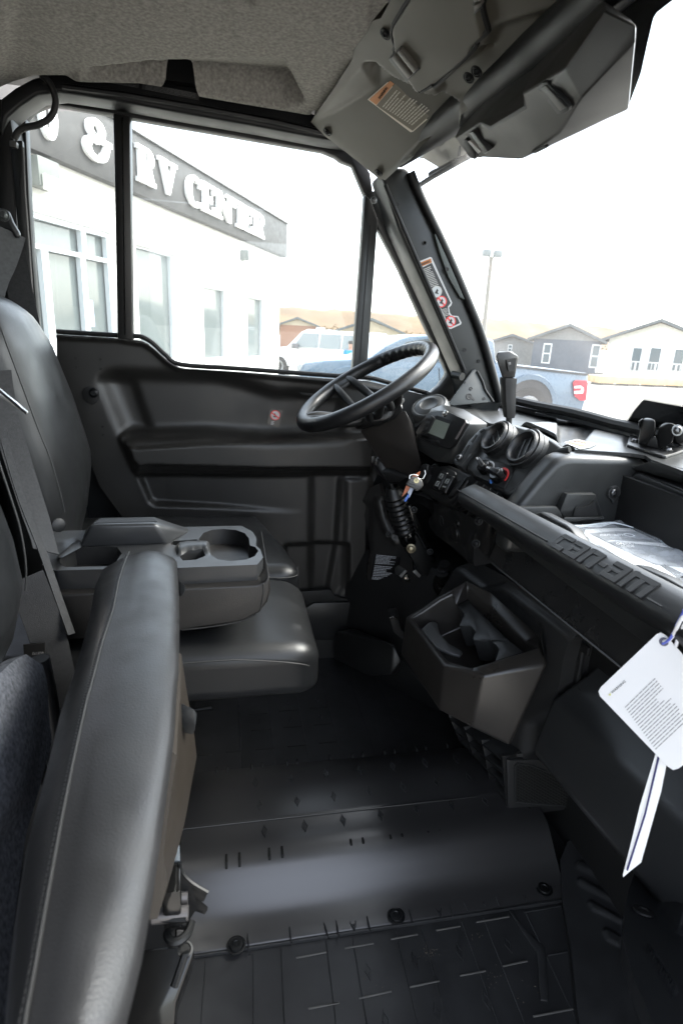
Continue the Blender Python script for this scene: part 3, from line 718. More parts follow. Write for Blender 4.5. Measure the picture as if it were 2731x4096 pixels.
# top rim (rolled edge along the sill)
L.append((PX(z3,(260,730),(540,744),(612,754),(655,760),(690,775),(730,810),(765,842),(815,876),(1090,896),(1568,938),(1800,985),(1800,1010),(1568,962),(1090,915),(810,895),(760,862),(700,805),(660,780),(540,762),(260,750)), .010, 6))
# upper field steps back below the sweeping shoulder line
L.append((PX(z3,(478,930),(520,912),(640,918),(1000,925),(1120,955),(1260,1005),(1400,1005),(1568,1020),(1568,1190),(1230,1200),(940,1182),(660,1190),(580,1180)), -.026, 26))
L.append((PX(z3,(455,945),(470,930),(600,940),(690,1190),(560,1190)), -.012, 20))
# armrest: wedge shelf rising to its lower edge, face, undercut
L.append((PX(z5,(548,60),(562,42),(650,34),(930,30),(1235,56),(1700,40),(1700,226),(1240,228),(690,212),(640,232),(618,215)), .012, 6))
L.append((PX(z5,(575,72),(650,64),(930,52),(1235,58),(1700,42),(1700,205),(1240,207),(690,192),(645,205),(620,180)), .014, 6))
L.append((PX(z5,(600,90),(652,93),(930,76),(1235,62),(1700,46),(1700,184),(1240,186),(690,170),(650,178),(622,150)), .016, 5))
# pocket under the armrest, running out to the front
fade = lambda X, Y: (z5(1400,0)[0]-X)/(z5(1400,0)[0]-z5(760,0)[0])
L.append((PX(z5,(640,236),(690,232),(1240,236),(1420,236),(1420,398),(1310,396),(1010,376),(715,366),(690,352)), -.022, 7, fade))
# bottom bolster ends before the map pocket
L.append((PX(z5,(1310,552),(1600,545),(1600,950),(1310,950),(1310,760)), -.012, 6))
L.append((PX(z5,(1560,240),(1700,240),(1700,950),(1520,950),(1505,760),(1540,560)), .012, 9))
# front end: vertical shading edge
L.append((PX(a1,(540,690),(900,690),(900,1000),(560,1000)), -.010, 22))
L.append((PX(z6,(0,80),(70,90),(90,140),(80,600),(40,680),(-60,700),(-60,80)), -.010, 14))
panel = relief('door_panel', dout, pl_d, L, mat('door_plastic', (.036,.034,.031), .44, bump=.16, bscale=900, var=.12, vscale=5), door, step=6, back=.03, res=2)
# sill seal between panel and glass
sp = [U(*p, y=YD+.012) for p in [(228,1326),(470,1341),(535,1344),(570,1348),(612,1372),(665,1421),(725,1458),(950,1474),(1316,1501),(1471,1510),(1560,1532),(1701,1570)]]
tube('window_seal', smooth_path(sp, 4), .006, BLK, door, n=8)
# window frame members
FR = GRM
strip('top_frame', PX(z1,(105,560),(118,545),(135,522),(160,502),(225,474),(520,521),(597,538),(1100,626),(1480,692),(1540,717),(1568,738))+[(1410,660),(1459,778),(1500,830),(1480,690),(1380,560),(1000,480),(500,395),(180,350),(90,420)], YD+.004, .03, MET, door, bevel=.003)
strip('rear_frame', [(82,430),(104,475),(118,800),(132,1024),(150,1250),(155,1420),(128,1420),(100,1000)], YD+.004, .03, MET, door)
mu = strip('window_divider', [(452,450),(521,462),(522,620),(531,1362),(470,1356),(456,600)], YD-.006, .035, mat('divider_black', (.014,.014,.014), .4), door, bevel=.004)
strip('divider_groove', [(487,470),(492,470),(503,1340),(498,1340)], YD-.0075, .004, GLB, mu, bevel=0)
fm = strip('front_divider', [(1459,776),(1484,800),(1513,880),(1509,912),(1490,1180),(1469,1462),(1460,1512),(1404,1508),(1410,1484),(1432,1180),(1451,900)], YD-.004, .03, GRM, door, bevel=.004)
strip('divider_groove', [(1478,900),(1481,900),(1437,1490),(1434,1490)], YD-.0055, .003, BLK, fm, bevel=0)
strip('front_frame', [(1459,776),(1500,760),(1572,900),(1700,1180),(1838,1468),(1850,1540),(1800,1600),(1701,1585),(1706,1560)]+PX(z4,(465,735),(500,705),(530,665),(536,648),(520,610),(430,425),(330,205),(232,15)), YD+.002, .03, GRM, door, bevel=.004)
# panes
GL = glass('window_glass', (.93,.96,.95), dirt=.035)
strip('window_pane', [(100,440),(460,450),(475,1360),(150,1400)], YD+.022, .003, GL, door, bevel=0)
strip('window_pane', [(510,455),(1440,640),(1480,800),(1430,1530),(740,1480),(660,1430),(560,1365),(525,1360)], YD+.014, .003, GL, door, bevel=0)
strip('quarter_pane', [(1500,880),(1530,900),(1795,1490),(1780,1570),(1706,1590),(1450,1530)], YD+.016, .003, GL, door, bevel=0)
# small fittings on the panel
hx = [z3(350,840),z3(462,846),z3(352,884),z3(464,890),z3(472,1155),z5(472,8),z5(474,45),z3(470,1152)]
for h in hx[:7]: lathe('hole', U(*h, y=YD-.0005), (0,-1,0), [(0,.0032),(.001,.0032),(.0012,.002),(.0002,.0018)], BLK, door, n=10)
lp = PX(z3,(375,1000),(385,978),(405,972),(432,976),(450,995),(455,1020),(445,1045),(425,1055),(402,1045),(382,1028))
lt = strip('latch_recess', lp, YD-.004, .006, BLK, door, bevel=.001)
lathe('latch_bolt', U(*z3(432,1000), y=YD-.006), (0,-1,0), [(0,.012),(.004,.012),(.006,.008),(.008,.006),(.008,.0001)], MET, lt, n=14)
hr = PX(z3,(1362,988),(1372,986),(1568,1000),(1600,1008),(1590,1024),(1480,1022),(1385,1010))
strip('pull_recess', hr, YD-.001+.012, .004, BLK, door, bevel=.001)
# no-touch sticker on the door
stk = plate('sticker', PX(z3,(1240,1072),(1300,1080),(1280,1160),(1226,1142)), (Vector((0,YD-.0001+.023,0)), Vector((0,-1,0))), .0006, mat('clear_sticker', (.06,.06,.058), .25), door, bevel=0)
c = U(*z3(1264,1103), y=YD+.0215)
lathe('sign_ring', c, (0,-1,0), [(0,.0135),(.0006,.0135),(.0006,.0112),(0,.0112)], REDP, stk, n=28, cap=False)
lathe('sign_disc', c, (0,-1,0), [(0,.0112),(.0004,.0112),(.0004,.0001)], WHT, stk, n=24)
strip('sign_slash', [ (z3(1246,1094)),(z3(1250,1090)),(z3(1282,1114)),(z3(1279,1119))], YD+.0206, .0003, REDP, stk, bevel=0)
strip('sign_figure', PX(z3,(1258,1092),(1264,1096),(1272,1112),(1266,1113),(1256,1112),(1254,1106),(1262,1106)), YD+.0209, .0002, DECB, stk, bevel=0)
lb = bmesh.new(); lines_bm(lb, PX(z3,(1245,1128),(1262,1130),(1258,1150),(1242,1146)), (Vector((0,YD+.0222,0)), Vector((0,-1,0))), 4, fill=.6, seed=4); finish('small_print', lb, WHT, stk, flat=True)
# map pocket at the foot of the door
pk = strip('map_pocket', PX(z5,(1385,870),(1400,842),(1440,818),(1640,812),(1640,990),(1400,990)), YD-.02, .03, PLA, door, bevel=.006)
strip('pocket_opening', PX(z5,(1372,765),(1520,758),(1535,785),(1600,800),(1600,812),(1440,818),(1400,838)), YD-.012, .01, BLK, door, bevel=.001)
# ---- roll cage
strip('roof_rail', [(0,395),(60,350),(130,312),(230,285),(500,300),(800,345),(1100,400),(1300,470),(1420,560),(1395,572),(1290,555),(1000,500),(700,447),(450,400),(240,368),(150,378),(80,425),(30,470),(0,540)], 1.475, .07, MET, cab, bevel=.012, seg=3)
tube('rail_bead', [U(*p, y=1.473) for p in ((250,345),(500,378),(800,430),(1100,486),(1330,540))], .006, MET, cab, n=8)
strip('rear_post', [(-60,380),(35,395),(60,560),(72,900),(100,1200),(140,1480),(180,1700),(300,2000),(380,2300),(120,2300),(-60,2100)], 1.49, .09, MET, cab, bevel=.01)
strip('rear_post_trim', [(38,560),(92,560),(100,760),(112,960),(128,1200),(132,1280),(100,1280),(70,900)], 1.478, .012, GRM, cab, bevel=.004)
tube('post_strip', [U(*p, y=1.472) for p in ((93,590),(100,760),(115,960),(134,1230))], .003, mat('grey_trim', (.09,.09,.09), .4), cab, n=6)
# cable loop at the rear top corner
tube('cable', smooth_path([U(*p, y=1.46) for p in PX(z1,(190,345),(225,375),(250,430),(256,480),(235,535),(180,572),(120,585),(85,605),(66,640))], 6), .0065, BLK, cab, n=10)
strip('cable_clip', PX(z1,(44,642),(78,650),(76,678),(44,672)), 1.455, .015, mat('clip_grey', (.07,.07,.065), .4), cab, bevel=.002)
# plates with small print under the rail
for q, sd_ in ((((415,348),(640,378),(636,404),(412,362)), 1), (((655,380),(915,430),(913,460),(652,408)), 2)):
    quad = PX(z1, *q); P_ = (Vector((0,1.4715,0)), Vector((0,-1,0)))
    dcl = plate('information_label', quad, P_, .0006, mat('label_edge', (.05,.05,.05), .5), cab, bevel=0)
    b_ = bmesh.new(); lines_bm(b_, quad, P_, 5, fill=.4, seed=sd_); finish('small_print', b_, mat('dim_print', (.09,.09,.09), .5), dcl, flat=True)
# a-pillar: wide plate, front flange, edge bead
pil = [(1522,690),(1560,668),(1632,672),(1660,752),(1700,840),(1750,925),(1872,1195),(1960,1435),(2010,1614),(1985,1660),(1880,1660),(1852,1497),(1770,1310),(1680,1110),(1590,910)]
ap = strip('front_post', pil, 1.44, .10, GRM, cab, bevel=.008, seg=3)
# inner tube: forward edge of the post (dark roll)
tube('post_roll', smooth_path([U(*p, y=1.437) for p in ((1640,690),(1668,760),(1752,935),(1800,1040),(1866,1195),(1930,1360),(1998,1605))], 4), .011, MET, cab, n=12)
tube('post_bead', smooth_path([U(*p, y=1.436) for p in ((1540,740),(1600,880),(1690,1090),(1780,1300),(1856,1480))], 4), .005, MET, cab, n=10)
strip('post_bracket', PX(z4,(478,42),(490,28),(560,170),(624,318),(620,332),(592,318),(540,228),(505,130)), 1.43, .008, mat('bracket_grey', (.075,.086,.083), .45), cab, bevel=.002)
for h in (z2(397,838), z2(510,995), z4(435,78), z4(533,195), z4(672,597), z4(611,548)):
    lathe('hole', U(*h, y=1.4385 if h != z4(533,195) else 1.4285), (0,-1,0), [(0,.0048),(.0008,.0048),(.0009,.0035),(.0002,.0030)], BLK, cab, n=12)
screw(U(*z2(302,820), y=1.435), (0,-1,0), .006, cab)
# gusset plate at the foot
P_g = plane3(U(*z4(655,632), y=1.435), U(*z4(545,785), y=1.40), U(*z4(735,777), y=1.41))
gp = plate('gusset_plate', PX(z4,(645,635),(660,630),(690,690),(738,775),(560,792),(540,785),(600,700)), P_g, .006, mat('bracket_grey2', (.052,.060,.058), .45), cab, bevel=.002)
for h, r_ in ((z4(638,717), .0046), (z4(695,761), .0042), (z4(630,752), .0085), (z4(612,690), .0025)):
    lathe('hole', U(*h, pl=(P_g[0]+P_g[1]*.0004, P_g[1])), P_g[1], [(0,r_),(.0008,r_),(.0009,r_*.8),(.0002,r_*.7)], BLK, gp, n=12)
plate('key_slot', PX(z4,(632,752),(638,747),(657,766),(650,770)), P_g, .001, BLK, gp, bevel=0, off=.0012)
tube('weld', smooth_path([U(*z4(*p), pl=P_g)+P_g[1]*.001 for p in ((664,640),(675,660),(690,690),(700,722),(722,755),(735,775))], 3), .0035, MET, gp, n=8)
tube('hinge_pin', [U(*z4(560,655), y=1.45), U(*z4(600,665), y=1.42)], .010, GRM, cab, n=12)
# warning decal on the post
P_a = (Vector((0,1.4392,0)), Vector((0,-1,0)))
wd = plate('warning_label', PX(z4,(402,168),(410,160),(460,140),(467,143),(556,340),(552,352),(542,362),(546,385),(556,397),(582,399),(597,428),(594,436),(550,456),(540,454)), P_a, .0005, WHT, cab, bevel=0)
plate('label_field', PX(z4,(422,188),(467,166),(550,342),(537,358),(541,390),(553,403),(578,404),(590,430),(548,449),(424,192)), P_a, .0004, DECB, wd, bevel=0, off=.0008)
plate('warning_bar', PX(z4,(407,168),(463,146),(467,164),(418,184)), P_a, .0004, ORG, wd, bevel=0, off=.0008)
pxtext('warning_text', 'WARNING', z4(419,179), z4(460,162), z4(416,171), P_a, DECB, wd, off=.0014)
b_ = bmesh.new()
lines_bm(b_, PX(z4,(424,194),(462,178),(500,262),(462,274)), P_a, 12, off=.0014, fill=.4, seed=6); finish('small_print', b_, PRT, wd, flat=True); b_ = bmesh.new()
lines_bm(b_, PX(z4,(504,370),(534,362),(546,395),(522,402)), P_a, 6, off=.0014, fill=.4, seed=7)
finish('small_print', b_, PRT, wd, flat=True)
for q, m_ in ((z4(488,292), PRT), (z4(509,336), REDP), (z4(549,423), REDP)):
    c = U(*q, pl=(P_a[0]+P_a[1]*.0009, P_a[1]))
    r_ = .0135
    d_ = lathe('pictogram_disc', c, (0,-1,0), [(0,r_),(.0004,r_),(.0004,.0001)], mat('pictogram_grey', (.42,.44,.45), .5) if m_ is PRT else WHT, wd, n=24)
    lathe('pictogram_ring', c-Vector((0,.0006,0)), (0,-1,0), [(0,r_),(.0003,r_),(.0003,r_*.82),(0,r_*.82)], m_, d_, n=24, cap=False)
    if m_ is REDP:
        prism('slash', [c+Vector((-.009,-.001,.006)),c+Vector((-.007,-.001,.009)),c+Vector((.009,-.001,-.006)),c+Vector((.007,-.001,-.009))], (0,-.0003,0), REDP, d_, bevel=0)
    prism('figure', [c+Vector((-.005,-.0013,-.004)),c+Vector((0,-.0013,.007)),c+Vector((.004,-.0013,.003)),c+Vector((.002,-.0013,-.001)),c+Vector((.006,-.0013,-.006))], (0,-.0002,0), DECB, d_, bevel=0)

# ---- windscreen, a slightly bowed pane
def wsx(y, z): return .765-(z-1.375)*(.345/.545)+.055*(1-((y-.80)/.66)**2)
def WS(px, py, o=0.):
    d = ray(px, py); lo, hi = .2, 4.
    for _ in range(40):
        t = (lo+hi)/2; p = CAM+d*t
        if p.x < wsx(p.y, p.z)-o: lo = t
        else: hi = t
    return CAM+d*lo
ws = thing('windscreen', (.76, .8, 1.37), 'large clear bowed windscreen with dotted black border', 'windscreen')
NW = 16
rings = [[Vector((wsx(y, z), y, z)) for y in [.05+1.41*i/NW for i in range(NW+1)]] for z in [1.345+.60*j/8 for j in range(9)]]
loft('windscreen_pane', rings, glass('windscreen_glass', (.90,.945,.94), dirt=.05), ws, closed_ring=False, sharp=180)
WN = Vector((-.845,0,-.535))
def ws_map(o): return lambda px, py: (WS(px, py, o), WN)
FRI = mat('frit_black', (.006,.007,.007), .25)
relief('frit_border', PX(z2,(1600,-60),(1460,52),(1446,75),(1420,185),(1395,300),(1338,452),(1180,520),(905,652),(900,500),(1000,150),(1300,-200),(1600,-200)), None, [], FRI, ws, step=40, back=0, mapper=ws_map(.003))
relief('frit_border', [(2440,1720),(2505,1687),(2535,1640),(2572,1598),(2760,1632),(2760,1830),(2440,1775)], None, [], FRI, ws, step=40, back=0, mapper=ws_map(.003))
def dots(path, rows, pitch, inward, seed=0):
    bm = bmesh.new()
    for (x0,y0),(x1,y1) in zip(path, path[1:]):
        d = Vector((x1-x0, y1-y0)); n = int(d.length/pitch); e = d.normalized(); nn = Vector((-e.y, e.x))*inward
        for i in range(n):
            for k in range(rows):
                p = Vector((x0,y0))+e*(pitch*(i+.5*(k%2)))+nn*pitch*.8*(k+.6); r = pitch*.42*(1-.2*k)
                c = [WS(p.x+r*math.cos(a), p.y+r*math.sin(a), .003) for a in (0,1.05,2.09,3.14,4.19,5.24)]
                bm.faces.new([bm.verts.new(q) for q in c])
    return bm
b1 = dots(PX(z2,(1560,-30),(1460,52),(1446,75),(1420,185),(1395,300),(1338,452),(1180,520),(905,652)), 3, 7.5, -1)
tag(finish('frit_dots', b1, FRI, ws, flat=True), None, None, kind='stuff')
b1 = dots([(2505,1687),(2535,1640),(2572,1598),(2760,1632)], 3, 7.5, -1)
tag(finish('frit_dots', b1, FRI, ws, flat=True), None, None, kind='stuff')
# black lower channel and upper header
lowp = [(2010,1590),(2150,1622),(2300,1652),(2440,1690),(2510,1706),(2740,1760)]
tube('lower_seal', smooth_path([WS(*p, .012) for p in lowp], 3), .011, BLK, cab, n=8)
tube('lower_channel', smooth_path([WS(p[0], p[1]+32, .014) for p in lowp], 3), .013, MET, cab, n=8)
hd = [Vector((wsx(y,1.935)-.03, y, 1.945)) for y in (0.1,.5,.9,1.2,1.44)]
tube('header_tube', smooth_path(hd, 4), .03, MET, cab, n=12)
prism('cowl', [(.745,1.43,1.28),(.82,1.43,1.31),(.82,1.43,1.36),(.745,1.43,1.345)], (0,-1.38,0), MET, cab, bevel=0)
# wiper arm seen past the visor
wp = thing('wiper_blade', WS(*z2(560,720), -.03), 'dark wiper blade resting across the upper left of the windscreen', 'wiper')
tube('blade', [WS(*z2(462,775), -.03), WS(*z2(545,722), -.03), WS(*z2(690,640), -.035)], .006, BLK, wp, n=6)
tube('arm', [WS(*z2(535,715), -.045), WS(*z2(590,690), -.05), WS(*z2(720,620), -.06)], .008, MET, wp, n=6)
# sun visor strip behind the overhead box
sv = thing('sun_visor', U(*z2(580,650), x=.46), 'small tan grey driver sun visor folded against the windscreen top', 'sun visor')
vp = plane3(U(*z2(480,640), x=.455), U(*z2(690,600), x=.48), U(*z2(580,697), x=.50))
plate('visor_panel', PX(z2,(480,655),(500,640),(560,570),(640,505),(700,520),(692,638),(650,662),(583,698),(505,652)), vp, .008, mat('visor_plastic', (.16,.145,.115), .5), sv, bevel=.003)
plate('visor_slot', PX(z2,(641,655),(650,600),(656,598),(654,650)), vp, .002, BLK, sv, bevel=0, off=.001)
screw(U(*z2(567,590), pl=(vp[0]+vp[1]*.001, vp[1])), vp[1], .004, sv)

# ---- headliner
hpl = plane3(Vector((-.4,1.45,2.010)), Vector((.18,1.45,2.004)), Vector((0,1.0,2.040)))
hout = PX(z1,(-60,400),(0,390),(80,368),(160,345),(300,345),(480,358),(640,375),(740,389),(762,382),(785,352),(810,348),(865,362),(885,385),(915,424),(1100,460),(1425,522),(1445,500))+PX(z2,(60,478),(215,242),(217,190),(290,92),(375,-10),(520,-220),(900,-1100))+[(-1100,-1100),(-400,380)]
HL = [(PX(z1,(400,322),(700,285),(1000,275),(1290,268),(1330,340),(1392,470),(1300,480),(880,392),(640,362)), -.055, 5, lambda X, Y: (Y-z1(0,255)[1]-(.03*(X-900)))/(z1(0,440)[1]-z1(0,255)[1])),
      (PX(z1,(360,330),(640,380),(880,410),(1300,500),(1425,525),(1425,540),(860,450),(300,360)), .010, 12),
      (PX(z1,(1150,20),(1440,130),(1568,260),(1700,260),(1700,-100),(1200,-100)), .006, 10),
      (PX(z1,(0,-200),(40,-200),(25,150),(10,390),(-100,390)), .012, 40)]
hl = relief('headliner', hout, hpl, HL, FELT, None, step=8, back=.004)
tag(hl, 'warm grey felt roof lining above the seats', 'headliner', kind='structure')
box('door_skin', (-.44,1.588,.50), (.52,1.60,1.36), MET, door, bevel=0)
# side panels forward of and behind the door, rear wall, its window shut to cut stray light
box('cowl_side', (.36,1.585,.50), (.80,1.60,1.40), MET, cab, bevel=0)
box('cowl_side', (.66,1.44,.50), (.80,1.584,1.345), MET, cab, bevel=0)
box('rear_side', (-.78,1.585,.50), (-.30,1.60,1.40), MET, cab, bevel=0)
box('rear_wall', (-.80,.10,.50), (-.76,1.60,1.42), MET, cab, bevel=0)
box('rear_header', (-.80,.10,1.93), (-.755,1.60,2.084), MET, cab, bevel=0)
box('rear_light_block', (-.80,.10,1.421), (-.77,1.60,1.929), MET, cab, bevel=0)  # unseen plate added over the rear window to lower the cab's ambient light
# passenger side of the cab round the open doorway
box('rear_quarter', (-.80,.05,.50), (-.36,.09,2.084), MET, cab, bevel=0)
box('roof_rail', (-.359,.05,1.95), (.40,.09,2.084), MET, cab, bevel=0)
box('front_quarter', (.52,.05,.50), (.80,.09,1.36), MET, cab, bevel=0)
prism('front_post', [Vector((.43,.05,1.97)),Vector((.50,.05,1.97)),Vector((.80,.05,1.361)),Vector((.70,.05,1.361))], (0,.04,0), MET, cab, bevel=0)
# roof skin above (closes the cab)
rf = box('roof_panel', (-.75,.10,2.085), (.50,1.60,2.11), MET, cab, bevel=.01)
bz = box('roof_filler', (-.75,1.46,2.035), (.40,1.60,2.084), MET, cab, bevel=0)

# ---- overhead console
ocp = plane3(U(*z2(45,490), y=1.45), U(*z2(330,735), y=1.45), U(*z2(370,0), z=2.032))
oc = thing('overhead_console', U(*z2(400,400), pl=ocp), 'grey moulded overhead console with latched lid in front of the headliner', 'overhead console')
oout = PX(z2,(44,500),(60,475),(140,360),(214,245),(212,190),(250,140),(287,88),(330,75),(380,-15),(470,-160),(1260,-160),(1260,-5),(1130,90),(1000,195),(860,310),(750,402),(660,470),(648,520),(560,560),(490,610),(450,655),(400,690),(345,742),(328,738),(240,665),(160,602),(105,560))
OL = [ # lid field, recessed outline
      (PX(z2,(385,95),(470,-40),(740,-120),(748,20),(768,110),(765,130),(720,170),(712,200),(560,345),(545,350),(498,368),(480,358),(395,225),(392,180)), .012, 4),
      # open pocket with slanting floor and a triangular cheek
      (PX(z2,(65,494),(285,402),(375,326),(480,374),(640,445),(640,520),(500,600),(335,735)), -.045, 5, lambda X, Y: (((X-1200)/.9764-60)*235-(Y/.9764-500)*270)/358/336),
      (PX(z2,(65,490),(262,262),(285,402)), -.030, 4, lambda X, Y: (((X-1200)/.9764-65)*228+(Y/.9764-490)*197)/301/115),
      (PX(z2,(262,262),(300,262),(375,326),(285,402)), -.034, 6),
      (PX(z2,(500,380),(760,200),(800,120),(1000,60),(1240,0),(1000,200),(750,400),(640,440),(560,420)), -.014, 20),
      (PX(z2,(505,372),(548,345),(575,385),(545,410),(520,412)), .012, 7),
      (PX(z2,(735,195),(775,215),(735,232)), -.012, 3)]
relief('console_shell', oout, ocp, OL, PLO, oc, step=8, back=.03)
def ocP(x, y, o=0.): return U(*z2(x,y), pl=(ocp[0]+ocp[1]*o, ocp[1]))
tube('lid_gap', smooth_path([ocP(*p, .0075) for p in ((770,-60),(745,20),(768,110),(765,130),(720,168),(712,198),(560,345),(545,342),(500,368),(482,360),(392,225),(392,190),(380,150),(386,95),(470,-40))], 2), .0045, BLK, oc, n=6)
for q in (((362,245),(412,190),(490,285),(435,338)),((700,-30),(735,-15),(746,30),(712,62))):
    lt = prism('latch', [ocP(*p, .014) for p in q], -ocp[1]*.012, mat('latch_black', (.02,.02,.02), .45), oc, bevel=.001)
    a_, b_, c_, d_ = [Vector(p) for p in q]
    mid = lambda p, r, t: p+(r-p)*t
    for t0, t1 in ((.14,.46),(.56,.90)):
        if q[0][0] < 500: quad = [mid(a_,b_,t0),mid(a_,b_,t1),mid(d_,c_,t1),mid(d_,c_,t0)]; quad = [quad[0],quad[1],quad[2],quad[3]]
        else: quad = [mid(a_,d_,t0),mid(b_,c_,t0),mid(b_,c_,t1),mid(a_,d_,t1)]
        cc = sum(quad, Vector((0,0)))/4; quad = [cc+(v-cc)*.9 for v in quad]
        prism('latch_bar', [ocP(v.x, v.y, .020) for v in quad], -ocp[1]*.008, mat('latch_bar', (.075,.07,.06), .4), lt, bevel=.0015)
for q in ((350,138),(112,541),(322,707),(722,292),(690,318)):
    s_ = lathe('screw_well', ocP(*q, .0015 if q[0]<700 else .001), ocp[1], [(0,.010),(.0015,.010),(.002,.0085),(.0005,.0075)], BLK, oc, n=16)
    screw(ocP(*q, .003), ocp[1], .0055, s_, MET)
# label in the pocket
P_o = plane3(ocP(284,404,-.026), ocP(376,332,-.0425), ocP(458,540,-.028)); P_o = (P_o[0]+P_o[1]*.010, P_o[1])
wl = plate('warning_label', PX(z2,(276,408),(284,400),(368,327),(376,327),(436,372),(575,438),(566,450),(462,540),(452,542)), P_o, .0006, mat('label_border', (.62,.58,.50), .5), oc, bevel=0)
plate('label_field', PX(z2,(312,432),(392,340),(436,376),(568,440),(460,536)), P_o, .0004, mat('label_olive', (.17,.155,.12), .5), wl, bevel=0, off=.0008)
plate('warning_bar', PX(z2,(283,408),(368,332),(385,344),(312,430)), P_o, .0004, mat('label_orange', (.55,.26,.12), .5), wl, bevel=0, off=.0012)
pxtext('warning_text', 'WARNING', z2(326,408), z2(360,362), z2(318,400), P_o, DECB, wl, off=.002)
b_ = bmesh.new(); lines_bm(b_, PX(z2,(330,440),(395,362),(545,442),(455,520)), P_o, 13, off=.0018, fill=.42, seed=12); 
finish('small_print', b_, mat('label_print', (.52,.50,.44), .5), wl, flat=True)

# ---- overhead box with dial
vb = thing('overhead_box', U(*z2(1000,450), x=.40), 'angular dark grey overhead box with slot and round dial at windscreen top', 'overhead box')
vv = {k: U(*z2(p[0],p[1]), x=p[2]) for k, p in dict(a=(635,562,.385),b=(690,640,.40),c=(905,652,.425),d=(1060,543,.41),e=(1150,402,.385),f=(1372,172,.375),g=(1376,102,.38),h=(1250,38,.37),i=(1082,282,.365),j=(910,382,.37),k=(922,440,.37),l=(780,525,.375),m=(735,500,.372),n=(1345,445,.455),o=(960,268,.43),p=(755,402,.43),q=(655,520,.42),r=(1240,0,.42),s=(1360,85,.45)).items()}
bm = bmesh.new(); bv = {k: bm.verts.new(p) for k, p in vv.items()}
for f_ in ('abcdeijklm','iefgh','cnfed','qam','qmp','pmlkjo','ojihr','hgsr','gfns'): bm.faces.new([bv[k] for k in f_])
box_sh = finish('box_shell', bm, mat('box_plastic', (.040,.038,.035), .42, bump=.16, bscale=900, var=.1, vscale=5), vb, bevel=.0025, ang=12, sharp=30)
fpl = plane3(vv['b'], vv['d'], vv['j'])
fp2 = plane3(vv['c'], vv['e'], vv['j'])
def fP(x, y, o): return U(*z2(x,y), pl=(fp2[0]+fp2[1]*o, fp2[1]))
slot = [(968,358),(990,340),(1012,338),(1100,440),(1098,455),(1070,470),(1048,466)]
prism('slot_rim', [fP(*p, .004) for p in slot], -fp2[1]*.01, MET, vb, bevel=.001)
prism('slot_floor', [fP(*p, .0055) for p in ((985,362),(1004,350),(1088,440),(1062,456))], -fp2[1]*.003, mat('box_plastic', (.04,.038,.035), .42), vb, bevel=.001)
dk_ = lathe('dial', fP(722,590,.002), fp2[1], [(0,.021),(.004,.021),(.006,.018),(.013,.017),(.015,.014),(.015,.0001)], BLK, vb, n=24)
prism('dial_grip', [fP(*p, .020) for p in ((690,545),(706,540),(770,622),(752,634))], -fp2[1]*.012, PLA, dk_, bevel=.002)
prism('dial_mark', [fP(*p, .018) for p in ((686,580),(696,578),(740,622),(728,630))], -fp2[1]*.003, PRT, dk_, bevel=0)
prism('lower_clip', [fP(*p, .002) for p in ((945,622),(1000,598),(1012,604),(960,630))], -fp2[1]*.004, BLK, vb, bevel=0)
for q in ((862,300),(1000,190)): box('retainer_clip', ocP(*q,-.01)-Vector((.004,.006,.008)), ocP(*q,.004)+Vector((.004,.006,.004)), mat('clip_tan', (.25,.2,.16), .5), oc, bevel=.001)
# ================================================================ floor
ZF = .580
fl = box('floor', (-.75,.10,ZF-.03), (.66,1.60,ZF), RUB, None, bevel=0); tag(fl, 'ribbed black rubber cab floor', 'floor', kind='structure')
prof = [(1.05,.583),(1.032,.60),(1.023,.652),(1.013,.6615),(.94,.6645),(.876,.665),(.870,.6638),(.865,.6615),(.83,.660),(.812,.6575),(.797,.652),(.784,.643),(.769,.628),(.752,.611),(.740,.6015),(.727,.595),(.712,.591),(.698,.5865),(.694,.5845),(.692,.575)]
hx0, hx1 = -.092, .605
NX = 24
rings = [[Vector((hx0+(hx1-hx0)*i/NX, y, z)) for y, z in prof] for i in range(NX+1)]
tun = loft('tunnel_cover', rings, mat('tunnel_plastic', (.050,.049,.050), .30, bump=.05, bscale=800, spec=.8), fl, closed_ring=False, sharp=60)
box('tunnel_lip', (hx0,.690,.5805), (hx1,.6935,.5875), RUB, fl, bevel=.001)
def studs(pts, f, z, parent, s=1.):
    """raised lozenges cast into the rubber"""
    for q in pts:
        c = U(*f(*q), z=z); bm = bmesh.new(); w, h = .0065*s, .0165*s
        o = [(0,-h),(w,0),(0,h),(-w,0)]; i_ = [(0,-h*.62),(w*.62,0),(0,h*.62),(-w*.62,0)]
        V0 = [bm.verts.new(c+Vector((a,b,-.001))) for a,b in o]; V1 = [bm.verts.new(c+Vector((a*.86,b*.86,.0016))) for a,b in o]
        V2 = [bm.verts.new(c+Vector((a,b,.0016))) for a,b in i_]; V3 = [bm.verts.new(c+Vector((a*.85,b*.85,.0003))) for a,b in i_]
        for A, B in ((V0,V1),(V1,V2),(V2,V3)):
            for k in range(4): bm.faces.new((A[k],A[(k+1)%4],B[(k+1)%4],B[k]))
        bm.faces.new(V3); finish('stud', bm, RUB, parent, flat=True)
studs([(152,525),(297,508),(438,492),(573,476),(5,542),(37,640),(192,620),(342,601),(487,580),(630,560)], z8, .6645, tun)
studs([(78,745),(242,723),(400,700),(552,680),(700,660)], z8, .661, tun)
studs([(1173,607),(1336,588),(1192,715),(1363,693)], z7, .6645, tun); studs([(1215,830),(1398,806)], z7, .661, tun)
studs([(122,1195),(495,1135),(685,1090),(862,1065)], z8, .588, tun)
studs([(187,1405),(395,1363),(590,1325),(800,1290),(265,1625),(490,1590),(705,1535)], z8, ZF, fl)
studs([(1190,325),(1332,318),(1470,305),(1318,240),(1455,230)], z7, ZF, fl)
